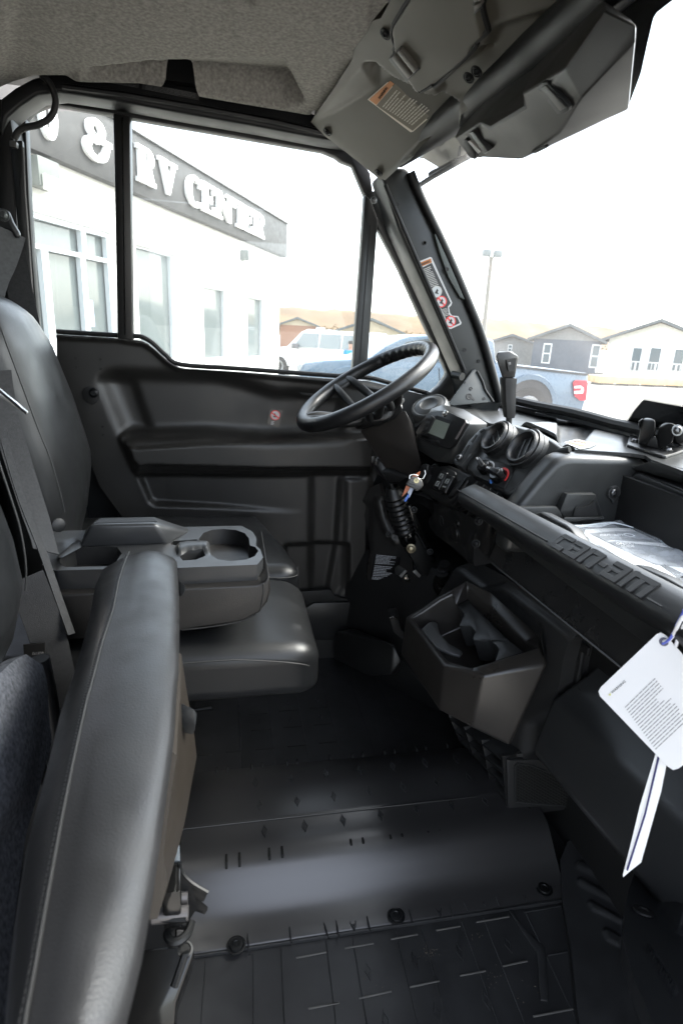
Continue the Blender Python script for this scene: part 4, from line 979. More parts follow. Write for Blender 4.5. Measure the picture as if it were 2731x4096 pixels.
def fins(pts, f, z, dz, ln, w, parent):
    for q in pts:
        c = U(*f(*q), z=z); bm = bmesh.new()
        prism_bm(bm, [c+Vector((-w,-ln,-dz)),c+Vector((w,-ln,-dz)),c+Vector((w,-ln*.2,.002)),c+Vector((w,ln,.0035)),c+Vector((-w,ln,.0035)),c+Vector((-w,-ln*.2,.002))][:0] or [c+Vector((-w,-ln,-dz)),c+Vector((-w,-ln*.3,.002)),c+Vector((-w,ln,.004)),c+Vector((-w,ln,-.004)),c+Vector((-w,0,-.01))], (2*w,0,0))
        finish('rib', bm, mat('rib_black', (.012,.012,.012), .6, spec=.2), parent, bevel=.001)
fins([(113,845),(166,838),(286,820),(336,812),(449,795),(499,787),(609,773),(655,765),(762,748),(810,745)], z8, .654, .012, .012, .0025, tun)
fins([(1040,970),(1100,962),(1237,940),(1296,932)], z7, .654, .012, .012, .0025, tun)
fins([(22,472),(120,463),(165,459),(260,446),(305,441),(400,431),(440,426),(535,416)], z8, .664, .004, .006, .0022, tun)
fins([(995,552),(1045,547),(1157,536),(1205,530),(1318,519),(1365,514)], z7, .664, .004, .006, .0022, tun)
for q in ((1085,1357),): b_ = lathe('bolt', U(*z7(*q), z=.5905), (0,0,1), [(0,.0155),(.0015,.0155),(.002,.013),(.001,.0115),(.004,.0105),(.0045,.006),(.003,.005),(.003,.0001)], MET, tun, n=20)
for q in ((311,1166),(958,1047)): lathe('bolt', U(*z8(*q), z=.5905), (0,0,1), [(0,.0155),(.0015,.0155),(.002,.013),(.001,.0115),(.004,.0105),(.0045,.006),(.003,.005),(.003,.0001)], MET, tun, n=20)
# crease across the flange
def creases(pairs, f, z, parent, w=.0012):
    for a, b in pairs:
        A, B = U(*f(*a), z=z), U(*f(*b), z=z); tube('crease', [A, B], w, RUB, parent, n=5)
creases([((35,1120),(62,1262)),((165,1100),(200,1238)),((345,1068),(385,1200)),((520,1035),(560,1170)),((570,1030),(630,1150)),((715,1003),(765,1125)),((762,1000),(800,1065))], z8, .590, tun)
creases([((1130,1245),(1145,1400)),((1320,1215),(1340,1360)),((1465,1185),(1510,1330))], z7, .590, tun)
# raised bars on the passenger floor
def fbars(segs, f, par, z=ZF, w=.0012, h=.0022, mt=None):
    for a, b in segs:
        A, B = U(*f(*a), z=z), U(*f(*b), z=z); d = (B-A).normalized(); n = Vector((-d.y, d.x, 0))*w
        prism('rib', [A-n, B-n, B+n, A+n], (0,0,h), mt or mat('lit_rubber_edge', (.085,.083,.078), .4), par, bevel=.0006)  # lighter tone paints the light caught along the bars
fbars([((85,1310),(212,1288)),((288,1270),(405,1248)),((487,1231),(591,1212)),((662,1195),(805,1170)),((148,1530),(290,1498)),((370,1480),(500,1452)),((590,1430),(703,1408)),((778,1388),(885,1365)),((0,1560),(63,1548)),((910,1609),(1085,1575))], z8, fl)
fbars([((1360,1416),(1498,1390)),((1415,1650),(1557,1622))], z7, fl)
fbars([((885,487),(975,482)),((1037,470),(1110,467)),((1172,460),(1260,452)),((1320,445),(1405,437)),((1463,430),(1545,423)),((1155,372),(1243,366)),((1300,358),(1385,352)),((1440,346),(1522,340)),((1142,297),(1228,292)),((1280,282),(1367,276)),((1422,270),(1503,264))], z7, fl, mt=mat('shaded_rubber_edge', (.045,.045,.042), .5))  # shaded copy of the lit bar tone for the dark driver footwell
fbars([((975,1340),(1058,1325)),((870,1152),(1030,1122))], z8, fl, mt=RUB)
for x in (-.045,.03,.075,.15,.195,.27,.315,.39,.43,.51):
    tube('crease', [(x,.685,ZF),(x-.02,.14,ZF)], .0011, RUB, fl, n=5)
for x in (.02,.10,.18,.26,.34,.42): tube('crease', [(x,1.035,ZF),(x,1.5,ZF)], .0012, RUB, fl, n=5)
# long raised brace on the passenger floor
bp = [U(*z8(*p), z=ZF) for p in ((800,1140),(820,1150),(900,1255),(965,1310),(975,1545),(940,1540),(925,1330),(860,1235))]
prism('floor_brace', bp, (0,0,.004), RUB, fl, bevel=.002)
# crumbs of dry mud
bm = bmesh.new()
R = random.Random(4)
for cx, cy, sp, n in ((455,1325,40,46),(210,1480,80,16),(660,1250,30,12),(740,1440,60,14),(500,1150,200,12),(900,1500,100,8)):
    for _ in range(n):
        p = U(*z8(R.gauss(cx,sp*.5), R.gauss(cy,sp*.35)), z=ZF+.0012); s = R.uniform(.0003,.0008); r = bmesh.ops.create_icosphere(bm, subdivisions=1, radius=s)
        bmesh.ops.translate(bm, verts=r['verts'], vec=p)
tag(finish('dirt_crumbs', bm, mat('dry_mud', (.12,.10,.075), .95), None, flat=True), 'scattered crumbs of dry mud on the passenger floor', 'dirt', kind='stuff')
# passenger toe board rising to the front, with cast treads
A0 = U(*z8(1030,930), z=ZF+.02); B0 = U(*z8(1115,1700), z=ZF+.004); 
tpl = plane3(A0, B0, U(*z8(1330,1060), x=.70))
toe = relief('toe_board', PX(z8,(1028,925),(1060,840),(1165,790),(1420,800),(1568,1000),(1568,1720),(1120,1720),(1075,1300),(1040,1100)), tpl,
   [(PX(z8,(1100,935),(1115,925),(1345,1020),(1335,1060),(1105,955)), .004, 3),(PX(z8,(1103,1005),(1120,1000),(1312,1110),(1312,1130),(1110,1028)), .004, 3),(PX(z8,(1148,1105),(1165,1100),(1310,1185),(1300,1200),(1170,1140)), .004, 3),(PX(z8,(1215,1225),(1235,1222),(1300,1260),(1285,1300),(1235,1270)), .004, 3)], RUB, fl, step=6, back=.02)
tube('tunnel_crease', [(hx0,.868,.6648),(hx1-.12,.868,.6648)], .0009, mat('crease_edge', (.05,.05,.049), .35), tun, n=5)
tube('floor_seam', [U(*z8(*p), z=ZF+.002) for p in ((1030,925),(1042,1095),(1075,1330),(1118,1700))], .004, BLK, fl, n=6)
# driver toe board and dead pedal
P0 = U(1340,2660,z=ZF); P1 = U(1756,2856,z=ZF)
dtb = hull('dead_pedal', [U(*z6(45,795),y=1.5),U(*z6(125,780),y=1.5),U(*z6(300,850),y=1.32),U(*z6(335,930),y=1.30),U(*z6(290,985),y=1.30),U(*z6(190,990),y=1.36),U(*z6(40,915),y=1.5),U(*z6(45,915),y=1.56),U(*z6(330,985),y=1.45)], mat('pedal_plastic', (.024,.024,.024), .45, bump=.2, bscale=700), fl, bevel=.006)
for k in range(4):
    a = U(*z6(100+42*k,895-14*k), y=1.395); b = U(*z6(160+45*k,880-14*k), y=1.36)
# front bulkhead closing the foot wells
bh = box('bulkhead', (.66,.10,.40), (.70,1.60,1.34), mat('dark_liner', (.014,.014,.014), .6), None, bevel=0); tag(bh, 'dark front bulkhead behind the dashboard', 'bulkhead', kind='structure')
hull('wheel_box', [P0+Vector((0,.05,0)), P1, Vector((.66,1.24,ZF)), Vector((.66,1.58,ZF)), Vector((.36,1.58,ZF)), P0+Vector((.02,.06,.28)), P1+Vector((.02,.02,.25)), Vector((.66,1.24,.95)), Vector((.66,1.58,.95)), Vector((.36,1.58,.95))], mat('dark_liner', (.014,.014,.014), .6), bh, bevel=.01)

# ================================================================ seats
sb_ = thing('bench_plinth', (-.35,.9,ZF), 'black seat base box under the bench seats', 'seat base')
box('base_box', (-.72,.70,ZF), (-.095,1.50,.94), BLK, sb_, bevel=.01)
box('base_box', (-.72,.22,ZF), (-.16,.695,.80), BLK, sb_, bevel=.01)
def crown(k, x0, x1, y0, y1, ztop, amt):
    def f(p):
        u = (p.x-x0)/(x1-x0)*2-1; v = (p.y-y0)/(y1-y0)*2-1; w = max(0, min(1, (p.z-(ztop-.04))/.04))
        return (p.x, p.y, p.z+amt*w*max(0,1-u*u)*max(0,1-v*v))
    return f
# middle seat cushion
ms = thing('middle_bench', (-.12,.96,.94), 'middle seat cushion of black vinyl under the fold-down console', 'seat')
def msf(p):
    q = Vector(crown(0,-.42,.145,.815,1.12,1.058,.010)(p))
    # front droops and narrows a little
    if q.x > .05: q.z -= .010*((q.x-.05)/.095)**2
    if q.x > .0: q.y += .012*((q.x)/.145)**2*(1 if q.y < .9 else -1)
    return q
cu = rbox('seat_cushion', (-.42,.815,.962), (.147,1.12,1.058), (.045,.030,.026), VIN, ms, n=16, fn=msf)
sm = smooth_path([U(*p, y=.8125+o) for p, o in (((600,2660),0),((720,2655),0),((850,2645),0),((950,2640),0),((1100,2646),.002),((1200,2656),.006),((1235,2664),.012))], 6)
tube('seam', sm, .0013, STITCH, cu, n=6)
tube('slide_rail', [U(*z7(895,278), z=.62)+Vector((-.05,0,0)), U(*z7(975,264), z=.62)], .005, MET, sb_, n=8)
# driver seat cushion and backrest
ds = thing('driver_chair', (-.15,1.33,.94), 'driver seat of black vinyl with tall backrest and visible stitching', 'seat')
def dsf(p):
    q = Vector(crown(0,-.42,.15,1.135,1.53,1.06,.014)(p))
    if q.x > .0:
        t = q.x/.15; v = (q.y-1.135)/.395
        q.x -= .10*t*t*max(0, v-.05)**1.6
    return q
dc = rbox('seat_cushion', (-.42,1.135,.945), (.150,1.53,1.062), (.045,.035,.030), VIN, ds, n=16, fn=dsf)
tube('seam', smooth_path([U(*z5(1150,690), y=1.135), U(*z5(1240,700),y=1.133), U(*z5(1310,702),y=1.136), U(*z5(1365,688),y=1.15), U(*z5(1366,650),y=1.2)], 5), .0013, STITCH, dc, n=6)
def interp(poly, zq):
    zs = [p[0] for p in poly]; return [float(np.interp(zq, zs, [p[k] for p in poly])) for k in range(1, len(poly[0]))]
def backrest(name, S_, O_, z0, z1_, ys, yo, thick, par, lean=0., nz=26, mt=VIN):
    """S_: (z, x) of the near front seam; O_: (z, x) of the far front outline; a rounded section at each height"""
    rings = []
    for i in range(nz+1):
        t = i/nz; zq = z0+(z1_-z0)*(1-(1-t)**1.5)
        e = max(0, min(1, (z1_-zq)/.09)); e = math.sqrt(max(0.0, 1-(1-e)**2))            # rounds the top
        eb = max(0, min(1, (zq-z0)/.05)); eb = .6+.4*math.sqrt(max(0,1-(1-eb)**2)); e = e*eb
        xs = interp(S_, zq)[0]; xo = interp(O_, zq)[0]
        yc = (ys+yo)/2; hw = (yo-ys)/2*(.55+.45*e); th = thick*(.25+.75*e)
        ring = []
        for k in range(36):
            a = 2*math.pi*k/36; c_, s_ = math.cos(a), math.sin(a)
            ex = 3.6; rr = (abs(c_)**ex+abs(s_)**ex)**(-1/ex)
            v = rr*c_; u = rr*s_                      # v along y (-1 near), u: +1 front
            y = yc+hw*v; f = (y-ys)/(yo-ys); xf_ = xs+(xo-xs)*max(0,min(1,f))
            bulge = .012*(1-v*v)
            x = xf_-th*(1-u)/2+bulge*max(0,u)-(1-e)*.02
            ring.append(Vector((x, y, zq)))
        rings.append(ring)
    return loft(name, rings, mt, par, sharp=70)
S_ = [(1.02,-.335),(1.10,-.318),(1.193,-.313),(1.30,-.330),(1.35,-.344),(1.434,-.364),(1.534,-.388),(1.60,-.41)]
O_ = [(1.02,-.385),(1.06,-.370),(1.143,-.338),(1.25,-.313),(1.303,-.324),(1.385,-.343),(1.489,-.376),(1.556,-.408),(1.59,-.45),(1.61,-.47)]
db = backrest('backrest', S_, O_, 1.02, 1.585, 1.135, 1.45, .12, ds)
tube('seam', smooth_path([U(*p, y=1.137) for p in PX(z3,(-40,610),(0,690),(40,800),(100,960),(180,1175))+PX(z5,(230,150),(275,300),(298,400))], 6), .0014, STITCH, db, n=6)
# passenger backrest, close at the left edge
ps = thing('passenger_backrest', (-.30,.48,.95), 'dark vinyl passenger backrest cropped by the left picture edge', 'seat back')
S2 = [(1.0,-.33),(1.11,-.31),(1.25,-.255),(1.40,-.275),(1.6,-.34)]
O2 = [(1.0,-.335),(1.111,-.292),(1.18,-.246),(1.242,-.229),(1.30,-.234),(1.339,-.242),(1.399,-.258),(1.50,-.29),(1.6,-.34)]
pb_ = backrest('backrest', S2, O2, 1.0, 1.58, .20, .72, .12, ps, mt=VIN)
tube('seam', smooth_path([U(*z5(*p), y=.655) for p in ((-40,40),(0,180),(50,330),(95,480),(120,640),(118,760))], 5), .0012, STITCH, pb_, n=6)
# flipped-up passenger cushion
fs = thing('flipped_seat_cushion', (-.09,.48,.85), 'passenger seat cushion folded upright, its vinyl front edge facing up', 'seat')
ZT = 1.257
def curve(pts, z):
    c = sorted([(q.y, q.x) for q in (U(*p, z=z) for p in pts)]); return [a for a,_ in c], [b for _,b in c]
Sp = PX(z5,(595,536),(575,620),(545,720),(520,850),(470,1000),(425,1175))+PX(z7,(400,230),(340,500),(280,800),(220,1130),(160,1480),(115,1717),(60,2100))
Rp = PX(z5,(808,560),(815,650),(822,780),(825,950),(820,1175))+PX(z7,(815,150),(800,400),(775,600),(740,850),(690,1200),(640,1480),(575,1717),(500,2100))
Lp = PX(z5,(552,545),(500,600),(460,660),(430,740),(410,850),(370,1000),(320,1175))+PX(z7,(270,270),(200,550),(120,850),(80,1100),(50,1400),(35,1717),(10,2100))
cS, cR, cL = curve(Sp, ZT), curve(Rp, ZT-.008), curve(Lp, ZT-.018)
rings = []
Y0, Y1 = .155, .785
for i in range(41):
    y = Y0+(Y1-Y0)*i/40; e = max(0, (y-(Y1-.03))/.03); dz = .014*e*e+.012*(max(0,(y-(Y1-.10))/.10))**2
    xs = float(np.interp(y, *cS)); xr = float(np.interp(y, *cR)); xl = float(np.interp(y, *cL)); w = xr-xs
    up = lambda x, z: Vector((x, y, z-dz))
    dip = .004*math.sin(9*y)
    sec = [up(xl-.012,.86),up(xl-.012,1.00),up(xl-.010,1.14),up(xl-.006,1.205),up(xl-.001,ZT-.030),up(xl+.003,ZT-.016),up(xl+(xs-xl)*.6,ZT-.006),up(xs-.0015,ZT),up(xs+.0015,ZT),
           up(xs+w*.2,ZT+.004+dip*.4),up(xs+w*.4,ZT+.006+dip*.7),up(xs+w*.62,ZT+.005+dip*.3),up(xs+w*.82,ZT+.000),up(xr-.004,ZT-.004),up(xr,ZT-.010),up(xr-.003,ZT-.022),up(xr-.010,ZT-.045),up(xr-.030,1.14),up(xr-.056,1.0),up(xr-.084,.86)]
    rings.append(sec)
fc_ = loft('seat_cushion', rings, mat('flip_vinyl', (.034,.034,.035), .36, bump=.20, bscale=700, var=.12, vscale=14, spec=.42, voro=True), fs, sharp=75)
seam = [Vector((float(np.interp(y,*cS)), y, ZT+.0008-(.012*(max(0,(y-(Y1-.10))/.10))**2))) for y in [Y0+(Y1-Y0-.004)*i/60 for i in range(61)]]
tube('seam', seam, .0011, STITCH, fc_, n=6)
for i in range(150):                                         # single stitches
    y = Y0+.01+(Y1-Y0-.03)*i/150; y2 = y+.0026
    p = Vector((float(np.interp(y,*cS))-.0024, y, ZT-.0006-(.012*(max(0,(y-(Y1-.10))/.10))**2))); q = Vector((float(np.interp(y2,*cS))-.0024, y2, p.z))
    tube('stitch', [p, q], .0007, STITCH, fc_, n=4)
# plastic pan and catch on the underside
cB = curve(PX(z7,(892,385),(868,500),(840,650),(800,800),(752,940)), 1.13)
rings = []
ya, yb_ = cB[0][0], cB[0][-1]
for i in range(13):
    y = ya+(yb_-ya)*i/12; xr = float(np.interp(y, *cR)); xb_ = float(np.interp(y, *cB))
    rings.append([Vector((xr-.012,y,1.245)),Vector((xr+.001,y,1.228)),Vector((xr+(xb_-xr)*.5,y,1.18)),Vector((xb_,y,1.13)),Vector((xb_+.002,y,1.10)),Vector((xb_-.008,y,1.06)),Vector((xr-.05,y,1.06))])
loft('seat_pan', rings, mat('pan_brown_black', (.045,.037,.029), .35), fs, sharp=30)
hull('pan_catch', [U(*z7(812,232),z=1.215),U(*z7(805,300),z=1.20),U(*z7(898,348),z=1.19),U(*z7(905,290),z=1.20),U(*z7(895,275),z=1.21),U(*z7(800,375),z=1.17),U(*z7(890,390),z=1.165)], mat('catch_grey', (.05,.055,.058), .4), fs, bevel=.0015)
hull('pan_catch', [U(*z5(823,712),z=1.20),U(*z5(853,740),z=1.19),U(*z5(852,762),z=1.18),U(*z5(835,788),z=1.17),U(*z5(823,785),z=1.17),U(*z5(820,750),z=1.15)], mat('catch_grey', (.05,.055,.058), .4), fs, bevel=.002)
# hinge bracket under the flipped cushion
hb = thing('seat_hinge_bracket', (-.03,.38,.90), 'black steel seat hinge bracket below the upright cushion', 'hinge')
zh = 1.02
Q = lambda x, y, z=zh: U(*z7(x,y), z=z)
prism('bracket_post', [Q(778,892),Q(825,892),Q(832,970),Q(830,1110),Q(740,1118),Q(765,970)], (0,0,-.05), GLB, hb, bevel=.003)
prism('bracket_cap', [Q(778,892,1.023),Q(825,890,1.023),Q(828,966,1.023),Q(768,968,1.023)], (0,0,-.003), mat('cap_steel', (.06,.07,.08), .3), hb, bevel=.001)
wing = [Q(828,985,1.02),Q(838,1030,1.01),Q(880,1075,1.0),Q(955,1120,.99),Q(950,1138,.985),Q(900,1125,.985),Q(958,1178,.975),Q(955,1196,.97),Q(905,1180,.97),Q(872,1240,.965),Q(845,1240,.965),Q(835,1120,.99)]
prism('bracket_wing', wing, (-.003,.0,-.006), MET, hb, bevel=.002)
tube('wing_edge', smooth_path([w_+Vector((0,0,.002)) for w_ in wing[:4]], 5), .0022, MET, hb, n=6)
for y0_, r_ in ((1140,.008),(1215,.007)):
    tube('cross_tube', [Q(700,y0_+10,.985), Q(865,y0_-8,.985)], r_, mat('tube_steel', (.10,.095,.095), .3, metal=.5), hb, n=12)
tube('cross_edge', [Q(700,1238,.985), Q(855,1238,.985)], .003, MET, hb, n=6)
tube('hook', smooth_path([Q(858,1262,.96),Q(800,1262,.96),Q(770,1300,.96),Q(785,1338,.96),Q(825,1335,.96),Q(862,1300,.96),Q(880,1250,.96)], 5), .0045, MET, hb, n=8)
sp_ = prism('side_plate', [Q(650,1375,.94),Q(880,1345,.94),Q(892,1375,.94),Q(880,1430,.93),Q(810,1620,.90),Q(800,1760,.88),Q(560,1760,.88)], (0,.012,-.03), GLB, hb, bevel=.003)
tube('plate_rib', [Q(800,1545,.925),Q(850,1400,.945),Q(868,1395,.945)], .004, MET, hb, n=8)
lathe('plate_hole', Q(850,1375,.9425), (.2,-.3,1), [(0,.008),(.001,.008),(.0012,.006),(0,.005)], MET, hb, n=14)
# felt panel behind the flipped cushion
fe = relief('felt_panel', PX(z7,(-80,150),(60,50),(120,20),(190,70),(215,260),(240,420),(120,850),(60,1300),(20,1760),(-200,1760),(-200,200)), plane3(Vector((-.19,.72,1.0)), Vector((-.17,.30,1.0)), Vector((-.23,.5,1.2))), [(PX(z7,(-100,100),(200,100),(100,700),(-100,900)), .012, 60)], CARP, None, step=14, back=.02)
tag(fe, 'blue grey felt lining at the lower left between backrest and flipped cushion', 'felt panel')
# ---- fold-down console of the middle seat
fcn = thing('fold_down_console', (-.10,.95,1.06), 'middle backrest folded flat as console with cup holder and tray', 'console')
YC = .84
vp_ = [U(*z5(*p), y=YC) for p in ((150,790),(290,777),(560,765),(840,750),(1180,735),(1215,718),(1236,690),(1243,760),(1228,815),(1192,862),(1110,905),(830,945),(560,975),(300,990),(150,985))]
vb_ = prism('console_pad', vp_, (0,.22,0), VIS, fcn, bevel=.012, seg=4)
tube('seam', smooth_path([U(*z5(*p), y=YC-.0005) for p in ((835,941),(980,925),(1105,902),(1175,868))], 5), .0012, STITCH, vb_, n=6)
tube('seam', smooth_path([U(*z5(*p), y=YC-.0005) for p in ((1207,728),(1208,780),(1196,845))], 5), .0012, STITCH, vb_, n=6)
zt = 1.19
tout = PX(z5,(195,640),(205,570),(210,528),(250,487),(390,483),(850,468),(1108,462),(1160,490),(1178,520),(1175,552),(1196,572),(1208,608),(1182,641),(820,656),(440,663),(262,668),(235,660))
cup = PX(z5,(914,522),(935,495),(975,481),(1030,477),(1085,482),(1125,497),(1143,520),(1148,553),(1172,560),(1186,578),(1170,602),(1130,618),(1060,625),(1000,617),(968,596),(962,552),(935,545),(915,538))
cmp1 = PX(z5,(275,620),(300,585),(345,562),(480,557),(540,560),(560,590),(520,648),(300,652),(280,640))
slot1 = PX(z5,(785,548),(795,533),(905,525),(912,545),(850,552),(840,560))
slot2 = PX(z5,(825,605),(860,590),(930,582),(945,600),(900,618),(840,622))
CT = mat('console_tray_plastic', (.050,.052,.054), .36, bump=.12, bscale=900, var=.08)
tray = relief('console_tray', tout, (Vector((0,0,zt)), Vector((0,0,1))), [(PX(z5,(810,560),(860,545),(930,545),(960,548),(958,590),(930,582),(850,590),(820,600)), .010, 6), (PX(z5,(200,640),(215,560),(350,530),(380,560),(280,600),(260,660)), -.006, 8)], CT, fcn, step=7, back=.034, holes=(cup, cmp1, slot1, slot2), sharp=45)
c0_ = U(*z5(1045,550), z=zt)
cw = [U(*p, z=zt) for p in cup]; cwm = sum(cw, Vector())/len(cw)
rg = [[p-Vector((0,0,.0)) for p in cw], [cwm+(p-cwm)*.97-Vector((0,0,.012)) for p in cw], [cwm+(p-cwm)*.88-Vector((0,0,.066)) for p in cw], [cwm+(p-cwm)*.02-Vector((0,0,.068)) for p in cw]]
loft('cup_well', rg, mat('well_shade_black', (.018,.018,.018), .5, spec=.25), tray, cap=False, sharp=40)  # darker than the tray: shade inside the well put into its colour
for h in (cmp1, slot1, slot2):
    ww = [U(*p, z=zt) for p in h]; wm = sum(ww, Vector())/len(ww)
    dpt = .042 if h is cmp1 else .020
    loft('tray_well', [ww, [wm+(p-wm)*.94-Vector((0,0,dpt)) for p in ww], [wm+(p-wm)*.02-Vector((0,0,dpt)) for p in ww]], PLA, tray, cap=False, sharp=40)
tube('cup_clip', smooth_path([c0_+Vector((.018,-.02,-.03)), c0_+Vector((.03,-.022,-.028)), c0_+Vector((.032,-.014,-.028)), c0_+Vector((.02,-.013,-.03))], 4), .0015, STL, tray, n=6)
tube('cup_clip', [c0_+Vector((-.03,-.025,-.03)), c0_+Vector((-.018,-.022,-.027)), c0_+Vector((-.008,-.034,-.035))], .0015, STL, tray, n=6)
yl = U(*z5(560,558), z=zt).y
nb = [U(*z5(*p), z=zt-.002) for p in ((365,564),(768,551),(790,520),(872,496))]
tn = [U(*z5(*p), y=yl+.004) for p in ((416,460),(716,455))]
ztop = (tn[0].z+tn[1].z)/2
tf = [U(*z5(*p), z=ztop) for p in ((455,424),(706,419))]
fbk = [Vector((nb[0].x-.01, 1.045, zt-.002)), Vector((nb[3].x, 1.045, zt-.002))]
lid = hull('armrest_lid', nb+tn+tf+fbk, CT, fcn, bevel=.005, seg=3)
prism('lid_inlay', [U(*z5(*p), z=ztop+.0008) for p in ((432,450),(462,430),(702,425),(722,442))], (0,0,-.001), mat('inlay_rubber', (.028,.029,.030), .5), lid, bevel=0)
hull('lid_step', [U(*z5(*p), z=zt+.004) for p in ((262,606),(330,545),(365,530),(378,560),(285,610))]+[U(*z5(*p), z=zt-.01) for p in ((262,606),(330,545),(365,530),(378,560),(285,610))], CT, tray, bevel=.002)

# ================================================================ seat belts
def belt(name, path, w, nrm, label, wd=WEB, thick=.0016):
    P = smooth_path(path, 6); bm = bmesh.new(); rows = []
    for i, p in enumerate(P):
        t = (P[min(i+1,len(P)-1)]-P[max(i-1,0)]).normalized(); n = Vector(nrm(i/len(P)) if callable(nrm) else nrm); n = (n-t*n.dot(t)).normalized(); s = t.cross(n)
        rows.append([bm.verts.new(p+s*w/2), bm.verts.new(p-s*w/2), bm.verts.new(p-s*w/2-n*thick), bm.verts.new(p+s*w/2-n*thick)])
    for A, B in zip(rows, rows[1:]):
        for k in range(4): bm.faces.new((A[k],A[(k+1)%4],B[(k+1)%4],B[k]))
    bm.faces.new(rows[0]); bm.faces.new(rows[-1][::-1]); return finish(name, bm, wd, label, sharp=40)
# shoulder anchor at the rear post and webbing down behind the driver backrest
ba = thing('driver_seat_belt', U(*z3(20,200), y=1.40), 'grey driver seat belt hanging from its anchor at the rear post', 'seat belt')
an = prism('belt_anchor', [U(*z3(*p), y=1.40) for p in ((-60,160),(10,150),(40,165),(60,215),(90,265),(88,288),(70,290),(50,255),(-10,235),(-60,230))], (0,.014,0), mat('anchor_plastic', (.045,.05,.052), .4), ba, bevel=.004)
screw(U(*z3(18,185), y=1.396), (0,-1,0), .009, an, mat('bolt_dull', (.10,.11,.11), .4, metal=.6), name='anchor_bolt')
belt('webbing', [U(*z3(x,y), y=1.405) for x, y in ((60,262),(40,330),(15,400),(-20,480),(-50,600))], .048, lambda t: (.35,-1,.2), ba, mat('grey_webbing', (.10,.105,.11), .7, bump=.6, bscale=900, var=.15, vscale=120))
belt('webbing', [U(*z3(x,y), y=1.46) for x, y in ((45,300),(75,430),(100,560),(130,700),(160,900))], .05, lambda t: (.2,-1,.1), ba)
# middle belt running down between the seats
mb = thing('middle_seat_belt', U(*z5(290,980), y=.80), 'black seat belt running down between the backrests and the console', 'seat belt')
belt('webbing', [U(*z5(*p), y=yy) for p, yy in (((-10,-250),1.02),((20,-60),1.02),((90,180),1.0),((170,430),.95),((215,580),.90))], .045, lambda t: (.75,-.65,.15), mb)
belt('webbing', [U(*z5(*p), y=yy) for p, yy in (((120,700),.80),((180,850),.80),((230,1000),.79),((270,1180),.78),((290,1300),.78))], .048, lambda t: (.55,-.8,.2), mb)
belt('webbing', [U(*z5(*p), y=yy) for p, yy in (((20,60),.93),((100,330),.90),((190,560),.86),((260,760),.83),((330,960),.80))], .012, lambda t: (.8,-.6,.1), mb)
bt = prism('belt_tag', [U(*z5(*p), y=.775) for p in ((108,1008),(205,1004),(208,1056),(112,1062))], (0,.003,0), DECB, mb, bevel=0)
pxtext('tag_number', '061820', z5(150,1056), z5(200,1054), z5(150,1043), (Vector((0,.7735,0)), Vector((0,-1,0))), PRT, bt, off=.0006)
tube('belt_stalk', smooth_path([U(*p, y=.70) for p in PX(z7,(182,40),(200,120),(225,250),(250,420),(262,520))], 4), .012, mat('stalk_grey', (.03,.032,.036), .4), mb, n=12)
lathe('buckle_hook', U(*z5(268,460), y=1.0), (.6,-.7,.2), [(0,.012),(.003,.012),(.004,.010),(.004,.0001)], MET, mb, n=12)
# pen-like chrome tongue at the left edge
tg = thing('belt_tongue', U(*z3(60,1050), y=.66), 'slim chrome belt tongue catching light at the left edge', 'belt tongue')
prism('tongue_blade', [U(*z3(*p), y=.66) for p in ((-30,955),(30,1005),(75,1040),(128,1088),(130,1098),(120,1098),(60,1062),(10,1025),(-30,1005))], (0,.003,0), mat('chrome', (.8,.8,.8), .12, metal=1.), tg, bevel=.001)
tube('tongue_bar', [U(*z3(*p), y=.657) for p in ((-20,975),(125,1095))], .0015, GLB, tg, n=6)
# ================================================================ dashboard
dash = thing('dashboard', (.58,.9,1.12), 'black moulded dashboard with display, two round air vents and storage tray', 'dashboard')
def dp(name, f, pts, pl, t, mt, par, bevel=.002, off=0., **k): return plate(name, PX(f, *pts), pl, t, mt, par, bevel=bevel, off=off, **k)
# ---- top deck under the windscreen
deckp = (Vector((0,0,1.378)), Vector((0,0,1)))
deck = relief('top_deck', [(1770,1600),(1850,1588),(2000,1606),(2200,1640),(2440,1688),(2560,1712),(2790,1770),(2790,1904),(2731,1884),(2604,1838),(2580,1822),(2518,1812),(2300,1798)]+PX(a2,(1190,398),(1150,390),(1095,372),(1000,325),(900,285),(840,268),(740,250),(620,240),(520,210),(420,150),(330,130)), deckp,
   [(PX(a2,(830,300),(860,262),(1040,258),(1092,270),(1090,380),(1010,340),(930,310)), .012, 5),
    (PX(a2,(1104,276),(1345,288),(1280,358),(1130,385),(1104,372)), -.016, 6),
    (PX(a2,(1345,288),(1568,330),(1568,420),(1400,380),(1285,358)), .004, 8),
    (PX(a2,(520,130),(700,125),(840,140),(1568,280),(1568,330),(1345,280),(800,250),(620,240)), -.006, 10)], PLG, dash, step=8, back=.006)
# clip strip along the glass
cl = bmesh.new()
P_cl = (Vector((0,0,1.384)), Vector((0,0,1)))
cs_ = dp('clip_strip', a3, [(100,232),(170,235),(315,278),(420,292),(455,305),(740,352),(830,372),(832,392),(725,382),(455,332),(405,335),(320,318),(300,292),(100,250)], P_cl, .006, mat('strip_black', (.020,.021,.021), .4), dash, bevel=.0015)
dp('clip_hole', a3, [(360,297),(388,292),(392,302),(368,306)], P_cl, .001, BLK, cs_, bevel=0, off=.0012)
